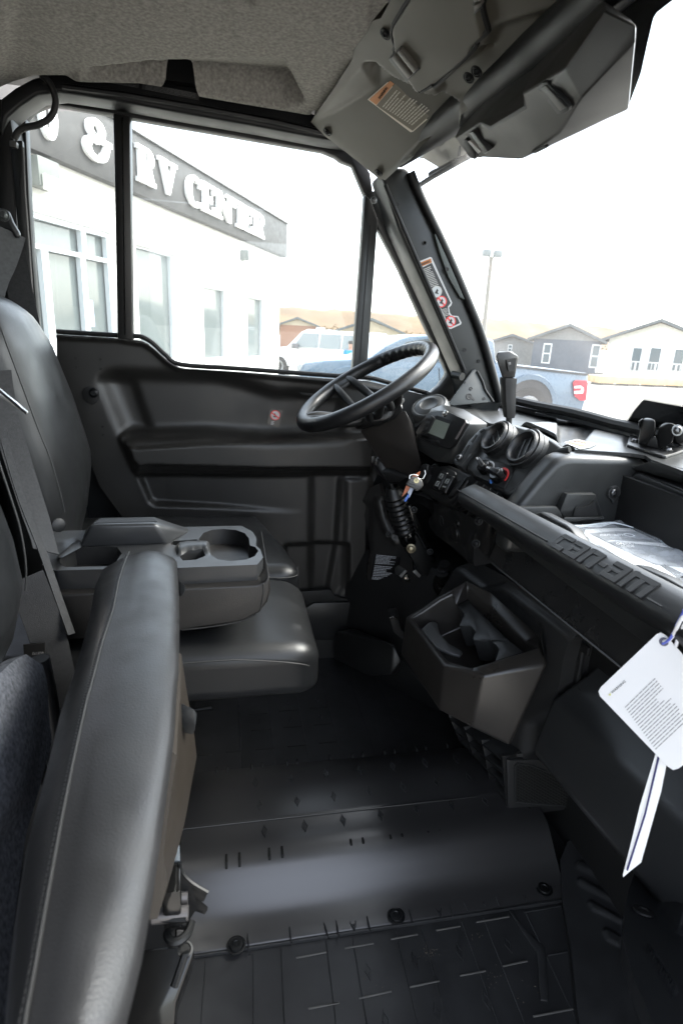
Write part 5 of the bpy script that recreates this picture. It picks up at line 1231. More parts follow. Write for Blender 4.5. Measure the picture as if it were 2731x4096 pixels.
# deck label
P_dl = (Vector((0,0,1.3795)), Vector((0,0,1)))
dl_ = dp('warning_label', a3, [(385,545),(505,514),(520,515),(698,558),(700,566),(648,592),(545,612)], P_dl, .0005, WHT, dash, bevel=0)
dp('warning_bar', a3, [(470,530),(520,519),(640,548),(610,556)], P_dl, .0003, ORG, dl_, bevel=0, off=.0008); dp('warning_bar', a3, [(415,542),(455,534),(600,575),(560,585)], P_dl, .0003, ORG, dl_, bevel=0, off=.0008)
b_ = bmesh.new(); lines_bm(b_, PX(a3,(460,530),(505,521),(690,562),(640,586)), P_dl, 7, off=.0014, fill=.4, seed=21); finish('small_print', b_, DECB, dl_, flat=True)
# driver-side round plug (speaker pod) left of the display
c_ = U(*a1(985,470), y=1.33); ax_ = Vector((-.45,-.35,.82))
pd = lathe('side_vent', c_-ax_.normalized()*.03, ax_, [(0,.048),(.02,.046),(.028,.044),(.031,.040),(.030,.036),(.033,.030),(.034,.022),(.031,.018),(.031,.0001)], PLG, dash, n=32)
hull('side_pod', [U(*a1(*p), y=yy) for p, yy in (((860,520),1.40),((905,495),1.36),((1100,420),1.36),((1120,470),1.30),((980,560),1.28),((885,640),1.32),((870,560),1.38),((1120,470),1.45),((860,560),1.48))], PLG, dash, bevel=.008, seg=3)
# ---- display pod
F1, F2, F3 = U(*a1(905,660), y=1.262), U(*a1(1245,590), y=1.150), U(*a1(1062,762), y=1.185)
P_d = plane3(F1, F2, F3)
pf = [U(*a1(*p), pl=P_d) for p in ((900,665),(980,537),(1010,520),(1112,514),(1250,578),(1256,600),(1165,750),(1130,778),(1060,765),(928,705))]
dirb = Vector((.80,.12,-.10))
lo_ = [U(*a1(*p), pl=(P_d[0]-P_d[1]*.02, P_d[1])) for p in ((890,700),(915,790),(1030,865),(1130,880),(1205,800))]
up_ = [U(*a1(*p), pl=(P_d[0]-P_d[1]*o, P_d[1])) for p, o in (((1000,492),.012),((1080,464),.020),((1228,498),.030),((1395,598),.060),((1280,690),.030),((1205,800),.03))]
pod = hull('display_pod', [p-P_d[1]*.004 for p in pf]+lo_+up_+[p+dirb*.06 for p in lo_], PLG, dash, bevel=.003, seg=2)
bez = prism('bezel', [p+P_d[1]*.006 for p in pf], -P_d[1]*.012, mat('bezel_black', (.022,.022,.022), .36, bump=.1, bscale=900), pod, bevel=.002, seg=2)
dq = lambda name, pts, t, mt, par, off, bevel=.0: plate(name, PX(a1, *pts), P_d, t, mt, par, bevel=bevel, off=off)
dq('screen_recess', [(1012,568),(1032,545),(1040,542),(1142,582),(1140,596),(1062,728),(1052,738),(930,692),(926,672),(985,652)], .001, BLK, bez, .0068)
lcd = dq('lcd', [(1022,566),(1128,602),(1084,708),(972,662)], .0005, LCD, bez, .0076)
dq('lower_bar', [(930,672),(1055,722),(1052,736),(929,690)], .0005, mat('bar_steel', (.5,.5,.5), .15, metal=1.), bez, .0082)
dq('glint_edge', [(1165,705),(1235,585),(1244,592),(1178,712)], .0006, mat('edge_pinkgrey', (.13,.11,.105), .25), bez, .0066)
bt_ = dq('button_column', [(926,645),(962,545),(1000,540),(1022,560),(975,655),(958,672),(925,655)], .012, PLA, bez, .012, bevel=.003)
for k in range(3): dq('button', [(938+12*k,640-33*k),(945+12*k,620-33*k),(972+12*k,622-33*k),(964+12*k,643-33*k)], .002, mat('button_rubber', (.03,.03,.03), .5), bt_, .0132, bevel=.0008)
lathe('sensor_lens', U(*a1(1097,530), pl=(P_d[0]+P_d[1]*.006, P_d[1])), P_d[1], [(0,.0075),(.001,.0075),(.0015,.006),(.0008,.0055),(.0025,.0035),(.003,.0001)], STL, bez, n=16)
# ---- centre stack
K1, K2, V1_ = U(*a2(590,560), y=1.0), U(*a2(700,640), y=.945), U(*a2(665,345), y=1.04)
P_s = plane3(K1, K2, V1_); NS = P_s[1]
def sP(x, y, o=0.): return U(*a2(x,y), pl=(P_s[0]+NS*o, NS))
sf = [(452,572),(470,520),(505,478),(600,300),(700,250),(800,262),(940,300),(1060,365),(1150,430),(1060,470),(1010,500),(920,600),(800,712),(748,748),(600,662)]
stack = prism('stack_face', [sP(*p) for p in sf], -NS*.05, PLG, dash, bevel=.006, seg=3)
hull('stack_body', [sP(x,y,-.03) for x,y in sf]+[U(*a2(*p), z=1.3775) for p in ((1180,425),(1090,385),(1000,325),(900,285),(800,262),(720,255))]+[ Vector((.60,.88,1.2)), Vector((.60,1.1,1.2)), Vector((.53,.88,1.2)), Vector((.50,1.1,1.2))], PLG, dash, bevel=.008)
# rounded shoulder between stack and tray wall
tube('stack_edge', smooth_path([sP(*p, -.004) for p in ((805,712),(920,602),(1012,502),(1080,455),(1180,432))], 4), .006, PLG, dash, n=8)
# knob panel
kp = prism('knob_panel', [sP(*p, .004) for p in ((500,598),(600,474),(790,552),(765,620),(722,706),(520,615))], -NS*.008, mat('panel_black', (.018,.018,.018), .38), stack, bevel=.002)
def knob(x, y, r, dirpx, ring):
    c = sP(x, y, .0045); up = (sP(x+dirpx[0], y+dirpx[1], .0045)-c).normalized()
    for a0, a1_, mt in ring:
        bm = bmesh.new(); n = 20; a, u, v = basis(NS, up)
        pts = [c+NS*.0004+(u*math.cos(t)+v*math.sin(t))*r*1.34 for t in [math.radians(a0+(a1_-a0)*i/n) for i in range(n+1)]]
        pin = [c+NS*.0004+(u*math.cos(t)+v*math.sin(t))*r*1.10 for t in [math.radians(a0+(a1_-a0)*i/n) for i in range(n+1)]]
        for i in range(n): bm.faces.new([bm.verts.new(q) for q in (pts[i],pts[i+1],pin[i+1],pin[i])])
        finish('dial_scale', bm, mt, kp, flat=True)
    k = lathe('knob', c, NS, [(0,r*1.05),(.004,r*1.02),(.005,r),(.012,r*.95),(.014,r*.8),(.014,.0001)], GLB, kp, n=28, up=up)
    a, u, v = basis(NS, up)
    g = [c+NS*.005+u*r*1.15*s_+v*r*.42*t_ for s_, t_ in ((1,-.7),(1.05,0),(1,.7),(-.9,1),(-1,0),(-.9,-1))]
    prism('knob_grip', g, NS*.019, mat('knob_rubber', (.016,.016,.016), .35), k, bevel=.003, seg=3)
    prism('knob_mark', [c+NS*.0245+u*r*1.05+v*r*.10, c+NS*.0245+u*r*1.05-v*r*.10, c+NS*.0245+u*r*.45-v*r*.10, c+NS*.0245+u*r*.45+v*r*.10], NS*.0004, WHT, k, bevel=0)
knob(598, 566, .0135, (-28,-45), [(-150,-35,WHT),(-25,-5,WHT)])
knob(690, 622, .0150, (-45,-18), [(-190,-60,REDP),(-58,0,BLUP),(40,75,BLUP)])
# round vents
def vent(x, y, r, ax, tilt, par):
    c = sP(x, y, .012); ax = Vector(ax).normalized()
    nac = lathe('vent_nacelle', c-ax*.055, ax, [(0,r*1.02),(.03,r*1.18),(.048,r*1.2),(.05,r*1.1)], PLG, par, n=40)
    ring = lathe('vent_ring', c, ax, [(-.012,r*1.16),(.001,r*1.20),(.004,r*1.17),(.0045,r*1.10),(.003,r*1.07),(.007,r*1.04),(.0095,r*.98),(.009,r*.88),(.006,r*.80),(-.012,r*.72),(-.04,r*.70)], mat('vent_black', (.024,.024,.024), .38), nac, n=40, cap=False)
    lathe('vent_throat', c-ax*.035, ax, [(0,r*.78),(.001,r*.78),(.001,.0001)], BLK, ring, n=32)
    a, u, v = basis(ax, tilt)
    for s_ in (-.42, 0, .42):
        w = math.sqrt(.76**2-s_*s_)*r*.98; cc = c-ax*.014+v*(s_*r)
        prism('louvre', [cc+u*w-ax*.008+v*.006, cc+u*w+ax*.012-v*.006, cc-u*w+ax*.012-v*.006, cc-u*w-ax*.008+v*.006], v*.003, mat('louvre_grey', (.11,.115,.118), .32), ring, bevel=.0008)
    prism('louvre_bar', [c-ax*.012+v*r*.7+u*.004, c-ax*.012+v*r*.7-u*.004, c-ax*.012-v*r*.7-u*.004, c-ax*.012-v*r*.7+u*.004], -ax*.012, BLK, ring, bevel=0)
vent(668, 348, .0305, NS*.75+Vector((-.22,.10,.02)), (.25,.9,.4), dash)
vent(862, 420, .0325, NS*.75+Vector((-.22,.06,.02)), (.9,.4,.45), dash)
# slotted trim strip between display and stack
P_t = plane3(sP(395,520,.004), sP(425,480,.004), sP(620,300,.012))
ts = [(368,508),(400,478),(430,440),(470,372),(520,320),(560,282),(640,258),(700,250),(640,285),(600,305),(570,345),(560,365),(505,450),(480,465),(470,490),(440,520),(415,548),(370,530)]
tp = prism('trim_strip', [sP(*p, .010) for p in ts], -NS*.03, PLG, dash, bevel=.003)
for q in ([(425,455),(470,400),(480,400),(440,465)],[(490,375),(525,330),(535,332),(500,382)],[(548,308),(580,285),(588,290),(558,316)]): prism('trim_slot', [sP(*p, .0112) for p in q], -NS*.002, BLK, tp, bevel=0)
screw(sP(410,492,.0105), NS, .0065, tp)
# ---- switch console, ignition
P_w = plane3(U(*a1(1000,1060), y=1.17), U(*a1(1210,930), y=1.10), U(*a1(1090,1130), y=1.10))
def wP(x, y, o=0.): return U(*a1(x,y), pl=(P_w[0]+P_w[1]*o, P_w[1]))
wo = [(830,990),(870,930),(960,900),(1060,890),(1120,885),(1225,930),(1275,960),(1240,1010),(1190,1080),(1120,1145),(1075,1150),(990,1100),(920,1060)]
sw = hull('switch_console', [wP(*p) for p in wo]+[wP(*p)-P_w[1]*.07+Vector((.02,0,-.02)) for p in wo], PLA, dash, bevel=.006, seg=3)
rim_ = prism('switch_bay', [wP(*p, .004) for p in ((985,1050),(1055,920),(1085,900),(1165,935),(1170,955),(1090,1085),(1060,1092))], -P_w[1]*.006, BLK, sw, bevel=.0015)
for k, (o_, ics) in enumerate((((0,0), 2), ((46,24), 1))):
    q = [(1003+o_[0],1045+o_[1]),(1062+o_[0],928+o_[1]),(1108+o_[0],940+o_[1]),(1046+o_[0],1062+o_[1])]
    r_ = prism('rocker_switch', [wP(*p, .0115) for p in q], -P_w[1]*.010, mat('rocker_black', (.014,.014,.014), .32), sw, bevel=.003, seg=3)
    lerp = lambda t, s: ((q[0][0]*(1-t)+q[1][0]*t)*(1-s)+(q[3][0]*(1-t)+q[2][0]*t)*s, (q[0][1]*(1-t)+q[1][1]*t)*(1-s)+(q[3][1]*(1-t)+q[2][1]*t)*s)
    for t0, t1 in (((.16,.44),(.60,.88)) if ics == 2 else ((.50,.78),(.28,.36))):
        ic = prism('icon', [wP(*lerp(t,s), .0121) for t, s in ((t0,.25),(t1,.25),(t1,.75),(t0,.75))], -P_w[1]*.0004, mat('icon_white', (.28,.29,.28), .4), r_, bevel=0)
        if t1-t0 > .2: prism('icon_glyph', [wP(*lerp(t,s), .0126) for t, s in ((t0+.06,.38),(t1-.06,.45),(t1-.05,.62),((t0+t1)/2,.5),(t0+.05,.62))], -P_w[1]*.0003, DECB, ic, bevel=0)
hull('console_step', [wP(*p, .012) for p in ((1125,1090),(1190,1010),(1235,985),(1225,1010),(1150,1110))]+[wP(*p, -.01) for p in ((1090,1130),(1190,1000),(1260,960),(1250,1010),(1130,1140))], PLA, sw, bevel=.003)
ig = thing('ignition_switch', wP(960,970), 'black ignition switch with key turned upright beside the steering column', 'ignition switch')
ni = (P_w[1]*.6+Vector((-.5,-.35,.2))).normalized()
ib = lathe('switch_barrel', wP(985,985,-.01), ni, [(0,.024),(.012,.023),(.016,.020),(.026,.0195),(.029,.017),(.029,.0001)], mat('ignition_black', (.016,.016,.016), .35), ig, n=28)
lathe('bezel_ring', wP(1008,950,-.008), P_w[1], [(0,.024),(.003,.024),(.004,.021),(.002,.019)], PLG, ib, n=28)
kc = wP(962,960,.018)
a_, u_, v_ = basis(ni)
prism('key_head', [kc+u_*.024+v_*.004-ni*.004, kc+u_*.020+v_*.012, kc-u_*.006+v_*.014, kc-u_*.018+v_*.004, kc-u_*.018-v_*.006, kc+u_*.010-v_*.012, kc+u_*.024-v_*.006], ni*.014, mat('key_black', (.018,.018,.018), .4), ig, bevel=.003)
# key ring, float fob, orange card, spare key
kr = thing('key_ring', U(*a1(945,955), y=1.13), 'steel key ring with grey fob, orange card and blue key hanging from ignition', 'keys')
kpl = (U(*a1(890,1000), y=1.13), Vector((-.25,-.93,.25)).normalized())
def kP(x, y, o=0.): return U(*a1(x,y), pl=(kpl[0]+kpl[1]*o, kpl[1]))
tube('ring', [kP(*p, .012) for p in ((955,925),(960,950),(945,980),(920,990),(905,978),(912,960))], .0010, STL, kr, n=6)
tube('ring', smooth_path([kP(*p, .010) for p in ((848,985),(852,962),(875,955),(905,962),(910,980))], 4), .0010, STL, kr, n=6)
prism('orange_card', [kP(*p, -.004) for p in ((868,965),(925,930),(918,960),(878,1000),(850,1060),(796,1110),(826,1030))], -kpl[1]*.0006, mat('orange_card', (.42,.11,.03), .5), kr, bevel=0)
fb = prism('fob', [kP(*p, .006) for p in ((845,990),(870,968),(905,968),(942,1000),(944,1030),(935,1050),(900,1075),(830,1010))], -kpl[1]*.016, mat('fob_grey', (.10,.095,.09), .45), kr, bevel=.004, seg=3)
prism('fob_skirt', [kP(*p, .0075) for p in ((825,1012),(838,1008),(880,1022),(936,1032),(932,1055),(905,1072),(880,1055),(850,1040),(826,1030))], -kpl[1]*.014, mat('fob_dark', (.05,.048,.046), .45), fb, bevel=.003)
lathe('eyelet', kP(897,998,.0066), kpl[1], [(0,.0055),(.001,.0055),(.0012,.003),(0,.0028)], mat('eyelet_brass', (.3,.26,.15), .3, metal=1.), fb, n=14)
lathe('fob_ring_print', kP(872,988,.0064), kpl[1], [(0,.0070),(.0003,.0070),(.0003,.0058),(0,.0058)], mat('fob_print', (.05,.05,.05), .5), fb, n=18, cap=False)
prism('spare_key', [kP(*p, -.001) for p in ((852,1045),(868,1040),(880,1050),(866,1080),(852,1110),(838,1120),(842,1090),(832,1085))], -kpl[1]*.002, mat('key_white', (.36,.40,.48), .3), kr, bevel=.0006)
prism('key_tip', [kP(*p, .0) for p in ((812,1140),(815,1125),(838,1090),(848,1092),(846,1110),(826,1142),(816,1146))], -kpl[1]*.003, mat('key_blue', (.05,.14,.5), .3), kr, bevel=.0008)
# ---- lower left face with knock-outs and 12 V socket
P_l = plane3(U(*a4(720,480), x=.470), U(*a4(1130,620), x=.462), U(*a4(920,870), x=.480)); NL = P_l[1]
def lP(x, y, o=0.): return U(*a4(x,y), pl=(P_l[0]+NL*o, NL))
ld = relief('lower_fascia', PX(a4,(548,395),(640,440),(720,478),(790,468),(880,520),(1010,560),(1060,590),(1132,625),(1138,700),(1128,860),(1126,1040),(1090,1020),(1010,955),(920,872),(840,815),(765,760),(722,700),(705,600),(620,530),(545,480)), P_l,
  [(PX(a4,(548,395),(720,478),(715,600),(545,490)), -.030, 8), (PX(a4,(700,600),(745,625),(752,700),(720,690)), .005, 4), (PX(a4,(845,710),(880,720),(905,760),(910,805),(880,800)), .004, 4), (PX(a4,(980,815),(1055,858),(1128,700),(1140,1040),(1060,1000),(1040,880)), .007, 8), (PX(a4,(870,520),(905,560),(930,620),(960,640),(985,620),(940,540)), -.004, 5), (PX(a4,(800,470),(900,500),(870,545),(800,540),(770,505)), -.006, 5)], PLA, dash, step=6, back=.05)
tube('knock_out', circle(lP(815,635,.001), NL, .0125, 24, sy=1.), .0008, PLG, ld, n=5, closed=True)
sk_ = lathe('power_socket', lP(945,745,.0), NL, [(0,.021),(.002,.021),(.003,.019),(.0015,.0175),(.004,.0165),(.005,.012),(.0045,.0001)], mat('socket_cap', (.016,.016,.016), .42), ld, n=28)
lathe('socket_hinge', lP(968,655,.0), NL, [(0,.008),(.004,.007),(.005,.004),(.005,.0001)], BLK, ld, n=14)
# fin vents behind the grab bar
fv = prism('defrost_slot', [U(*z6(*p), pl=P_w) for p in ((620,120),(640,108),(740,165),(765,195),(758,225),(720,215),(640,180))], -P_w[1]*.01, BLK, dash, bevel=.002)
hull('slot_surround', [U(*z6(*p), pl=(P_w[0]-P_w[1]*.004, P_w[1])) for p in ((600,150),(630,95),(770,180),(780,210),(760,250),(640,215))]+[U(*z6(*p), pl=(P_w[0]-P_w[1]*.06, P_w[1])) for p in ((600,160),(640,110),(790,200),(760,260))], PLG, dash, bevel=.005)
for k in range(4):
    prism('fin', [U(*z6(635+34*k+a, 178-2*k+b+14*k), pl=(P_w[0]+P_w[1]*.003, P_w[1])) for a, b in ((0,-8),(28,-46),(33,-44),(6,-5))], -P_w[1]*.012, PLG, fv, bevel=.0006)
for k in range(4):
    q = [(905+62*k,510+36*k),(960+62*k,425+45*k),(985+58*k,440+45*k),(920+62*k,520+36*k)]
    prism('lower_fin', [lP(*p, .012) for p in q], -NL*.03, PLA, ld, bevel=.001)
# ---- grab bar with the raised name
bx_, bz_ = .428, 1.274
def barz(y): return bz_+(.98-y)*.050
rings = []
for i in range(25):
    t = i/24; y = .985+(.18-.985)*t; e = 1 if t > .05 else (.35+.65*math.sqrt(1-(1-t/.05)**2))
    ring = []
    for k in range(20):
        a = 2*math.pi*k/20; ex = 2.8; c_, s_ = math.cos(a), math.sin(a); rr = (abs(c_)**ex+abs(s_)**ex)**(-1/ex)
        # local axes tilted: u along the top face, v its normal
        u = rr*c_*.024*e; v = rr*s_*.0185*e
        ring.append(Vector((bx_+u*.80+v*(-.60)+.004, y, barz(y)+u*.60+v*.80)))
    rings.append(ring)
gb = thing('grab_bar', (bx_,.6,1.25), 'long black rubber grab bar across the dashboard with raised maker name', 'grab bar')
RUBB = mat('bar_rubber', (.026,.027,.028), .42, bump=.12, bscale=900, var=.1)
gbm = loft('bar', rings, RUBB, gb, sharp=60)
NB = Vector((-.60,0,.80)); UB = Vector((.80,0,.60))
def bP(y, u, v=.0185): return Vector((bx_+.004+u*.80-v*.60, y, barz(y)+u*.60+v*.80))
# letters c a n - a m as raised blocks: (u across the bar, s along the bar towards the viewer)
LET = {'c': [((0,0),(1,.26)),((0,.26),(.30,1)),((0,.74),(.95,1)),],
       'a': [((0,0),(1,.26)),((.70,.26),(1,1)),((0,.74),(.70,1)),((0,.42),(.28,.74)),((.28,.40),(.70,.56))],
       'n': [((0,0),(.30,1)),((.30,0),(1,.26)),((.70,.26),(1,1))],
       'm': [((0,0),(.20,1)),((.20,0),(1,.26)),((.40,.26),(.60,1)),((.80,.26),(1,1))],
       '-': [((0,.38),(1,.62))]}
ys_ = U(*z6(1012,452), x=bx_-.006).y; ye_ = U(*z6(1500,722), x=bx_-.006).y
LW = (('c',.040),('a',.042),('n',.042),('-',.018),('a',.042),('m',.060),('-',.034)); sc_l = (ys_-ye_)/(sum(w for _, w in LW)+.0055*(len(LW)-1)); y = ys_
for ch, wd in LW:
    bm = bmesh.new(); last = wd == .034; wd *= sc_l
    for (s0,t0),(s1,t1) in LET[ch]:
        if last: t0, t1 = .80, .88
        ya, yb = y-s0*wd, y-s1*wd; ua, ub = .012-t0*.026, .012-t1*.026
        prism_bm(bm, [bP(ya,ua,.0178),bP(yb,ua,.0178),bP(yb,ub,.0178),bP(ya,ub,.0178)], NB*(.0017 if not last else .001))
    finish('raised_letter', bm, mat('letter_rubber', (.030,.031,.032), .45), gbm, bevel=.0005, flat=True); y -= wd+.0055*sc_l
tube('parting_groove', [bP(.97,-.010,.0178), bP(.9,-.010,.0182), bP(ys_+.012,-.010,.0182)], .0012, BLK, gbm, n=6)
# end bracket of the bar
br_ = hull('bar_bracket', [U(*a4(*p), y=yy) for p, yy in (((1130,560),.965),((1200,610),.955),((1310,690),.93),((1240,760),.94),((1230,970),.95),((1130,880),.97),((1120,740),.975),((1250,640),.90))], mat('bracket_plastic', (.026,.025,.024), .42), dash, bevel=.006, seg=3)
for q in ((1148,828),(1172,630)):
    w_ = U(*a4(*q), y=.955); screw(w_+Vector((-.012,-.016,.004)), (-.6,-.75,.2), .0058, br_, MET)
# ---- glove panel under the bar
gp_prof = [(.60,1.250),(.56,1.243),(.538,1.234),(.522,1.221),(.514,1.206),(.510,1.190),(.505,1.165),(.499,1.145),(.498,1.139),(.503,1.133),(.66,1.10)]
rings = [[Vector((x, y, z+(.97-y)*.034)) for x, z in gp_prof] for y in [.972-.80*i/20 for i in range(21)]]
gpn = loft('glove_panel', rings, mat('glove_plastic', (.050,.050,.050), .30, bump=.12, bscale=900, var=.12), dash, closed_ring=False, sharp=70)
prism('panel_end', [(x,.972,z) for x,z in gp_prof], (0,.004,0), PLA, gpn, bevel=0)
tube('panel_edge', [(.4975,.965,1.138),(.4975,.18,1.165)], .0016, mat('edge_grey', (.07,.07,.07), .3), gpn, n=6)
tube('panel_glint', [U(*z6(735,355), y=.965), U(*z6(768,338), y=.955)], .002, DST, gpn, n=6)
# ---- storage tray
YW = .85
tw = [U(*a3(*p), y=YW) for p in ((-120,1240),(0,1090),(150,905),(280,762),(330,718),(400,690),(480,680),(760,688),(1040,700),(1240,725))]+[Vector((.70,YW,1.20)), Vector((.46,YW,1.20))]
wl_ = prism('tray_side_wall', tw, (0,.05,0), PLG, dash, bevel=.014, seg=5)
lathe('wall_boss', U(*a3(870,1045), y=YW-.001), (0,-1,0), [(0,.013),(.004,.012),(.005,.010),(.005,.0001)], PLG, wl_, n=20)
screw(U(*a3(870,1045), y=YW-.007), (-.1,-1,.15), .0065, wl_, DST)
tube('boss_rib', [U(*a3(868,1075), y=YW-.001), U(*a3(868,1150), y=YW-.0005)], [.009,.002], PLG, wl_, n=8)
# moulded latch pocket on the wall
hull('wall_pocket', [U(*a3(*p), y=YW-.004) for p in ((372,1042),(655,1038))]+[U(*a3(*p), y=YW-.020) for p in ((415,1058),(698,1062),(345,1225),(380,1285))]+[U(*a3(*p), y=YW-.001) for p in ((295,1195),(770,1290))]+[U(*a3(*p), y=YW-.018) for p in ((700,1100),(640,1180),(505,1190),(478,1285))], PLG, wl_, bevel=.003)
prism('pocket_opening', [U(*a3(*p), y=YW-.0225) for p in ((505,1192),(570,1190),(640,1170),(685,1130),(722,1262),(722,1282),(475,1284),(490,1215))], (0,.003,0), BLK, wl_, bevel=0)
hull('pocket_ledge', [U(*a3(*p), y=YW-.030) for p in ((380,1290),(778,1286),(780,1310),(380,1340))]+[U(*a3(*p), y=YW) for p in ((380,1280),(778,1276),(780,1310),(380,1340))], PLG, wl_, bevel=.002)
hull('tray_shelf', [U(*a3(*p), y=YW-.02) for p in ((-100,1190),(300,1180),(360,1235),(380,1300),(-100,1290))]+[U(*a3(*p), y=YW) for p in ((-100,1175),(300,1170),(360,1225),(380,1300),(-100,1290))], PLG, wl_, bevel=.003)
# tray floor and front wall
box('tray_floor', (.455,.12,1.235), (.70,.851,1.252), PLA, dash, bevel=0)
fwp = [Vector((.679,.846,1.25)),Vector((.675,.846,1.350)),Vector((.74,.846,1.352)),Vector((.74,.846,1.25))]
hull('front_wall_cap', [U(*a3(*p), x=.674) for p in ((1045,795),(1060,812),(1800,862),(1800,850))]+[U(*a3(*p), z=1.3765) for p in ((1240,725),(1568,830),(1800,905))]+[Vector((.76,.84,1.35)),Vector((.76,.4,1.35))], PLG, dash, bevel=.004)
fw = prism('tray_front_wall', fwp, (0,-.72,0), mat('front_wall_plastic', (.024,.024,.024), .36, bump=.12, bscale=900), dash, bevel=.005, seg=3)
hull('front_wall_step', [U(*a3(*p), x=.668) for p in ((1060,890),(1140,862),(1700,1090),(1700,1130),(1150,900),(1080,930))]+[U(*a3(*p), x=.69) for p in ((1060,850),(1140,830),(1700,1060),(1700,1130),(1080,930))], PLG, fw, bevel=.003)
# rear lip with two tabs
lip = hull('tray_lip', [Vector((x,y,z)) for y in (.15,.90) for x, z in ((.452,1.235),(.452,1.282+(.9-y)*.04),(.470,1.280+(.9-y)*.04),(.474,1.235))], PLG, dash, bevel=.003)
for pts in (((90,1240),(150,1230),(400,1362),(440,1402),(535,1548),(372,1492),(60,1320)), ((945,1805),(1010,1785),(1100,1755),(1380,1880),(1700,2060),(1700,2150),(1300,1960))):
    front = [U(*a3(*p), x=.447) for p in pts]
    prism('lip_tab', front, (.022,0,-.004), PLA, lip, bevel=.004, seg=3)
# ---- device mount on the deck
mt_ = thing('device_mount', U(*a3(1300,560), z=1.379), 'black device mount with twin forks screwed to the dash deck', 'mount')
P_m = (Vector((0,0,1.384)), Vector((0,0,1)))
mpx = [(1012,560),(1040,452),(1120,470),(1560,560),(1700,580),(1570,620),(1400,675),(1360,672)]
base_ = dp('mount_base', a3, mpx, P_m, .006, PLA, mt_, bevel=.002)
def mP(x, y, z): return U(*a3(x,y), z=z)
y1_ = mP(1230,540,1.386).y
def mF(x, y, yy): return U(*a3(x,y), y=yy)
yA, yB = mP(1200,575,1.386).y, mP(1350,600,1.386).y
hull('mount_fork', [mF(1118,565,yA),mF(1145,380,yA),mF(1165,320,yA),mF(1195,300,yA),mF(1270,310,yA-.02),mF(1290,330,yA-.03),mF(1280,450,yA-.03),mF(1185,470,yA-.01),mF(1200,585,yA-.01)]+[mF(1118,520,yA+.04),mF(1200,300,yA+.04),mF(1300,430,yA+.03)], PLA, mt_, bevel=.003)
hull('mount_fork', [mF(1325,612,yB),mF(1305,470,yB),mF(1320,400,yB),mF(1370,352,yB),mF(1430,350,yB-.02),mF(1505,372,yB-.03),mF(1500,400,yB-.03),mF(1440,420,yB-.02),mF(1450,560,yB-.02)]+[mF(1325,560,yB+.04),mF(1400,345,yB+.04),mF(1520,430,yB+.02)], PLA, mt_, bevel=.003)
hull('mount_web', [mF(1120,565,yA),mF(1180,465,yA),mF(1300,490,yB),mF(1325,612,yB),mF(1180,465,yA+.02),mF(1300,490,yB+.02)], PLA, mt_, bevel=.002)
hull('mount_clip', [mF(1118,330,yA),mF(1170,305,yA),mF(1200,295,yA+.01),mF(1160,345,yA),mF(1130,430,yA),mF(1120,400,yA+.01)], GLB, mt_, bevel=.002)
hull('mount_arm', [mF(1440,410,yB-.02),mF(1520,370,yB-.02),mF(1600,400,yB-.03),mF(1600,560,yB-.03),mF(1500,560,yB-.02),mF(1460,480,yB),mF(1600,480,yB+.03)], BLK, mt_, bevel=.003)
screw(mF(1505,425,yB-.045), (-.2,-1,.2), .007, mt_, DST)
for q in ((1090,538),(1408,622)): screw(mP(*q, 1.3845), (0,0,1), .0065, base_, DST)
# ---- gear lever
gl = thing('gear_lever', U(*z4(805,862), y=1.05), 'upright black gear lever with T-shaped grip between vents and windscreen', 'gear lever')
yg = 1.05
def g2(x, y, o=0.): return U(*z4(x,y), y=yg+o)
tube('shaft', [g2(803,875), g2(806,835)], .006, BLK, gl, n=10)
rings = []
for (xl, xr, y) in ((787,822,842),(784,826,820),(778,826,770),(777,826,720),(773,828,690),(774,830,668)):
    l, r = g2(xl, y), g2(xr, y+3); c = (l+r)/2; w = (r-l).length/2
    rings.append([c+Vector((math.cos(a)*w*(1/max(abs(math.cos(a)),abs(math.sin(a))))**.6, math.sin(a)*w*1.1*(1/max(abs(math.cos(a)),abs(math.sin(a))))**.6, 0)) for a in [2*math.pi*k/16 for k in range(16)]])
loft('grip_stem', rings, mat('stem_grey', (.030,.030,.031), .5), gl, sharp=50)
kh = hull('grip_head', [g2(776,672,-.012),g2(830,668,-.012),g2(776,672,.02),g2(830,668,.02),g2(748,572,-.018),g2(757,558,-.016),g2(808,553,-.018),g2(843,572,-.014),g2(845,582,-.014),g2(750,590,.025),g2(757,555,.03),g2(815,553,.03),g2(845,575,.03),g2(832,640,-.014),g2(768,640,-.016)], mat('grip_black', (.020,.020,.020), .36), gl, bevel=.004, seg=3)
prism('grip_window', [g2(*p, -.0195) for p in ((793,592),(838,582),(830,632),(803,642))], (0,.002,0), BLK, kh, bevel=0)
prism('grip_button', [g2(*p, -.0205) for p in ((800,604),(812,600),(814,612),(802,616))], (0,.002,0), mat('button_grey', (.10,.10,.10), .4), kh, bevel=.0005)
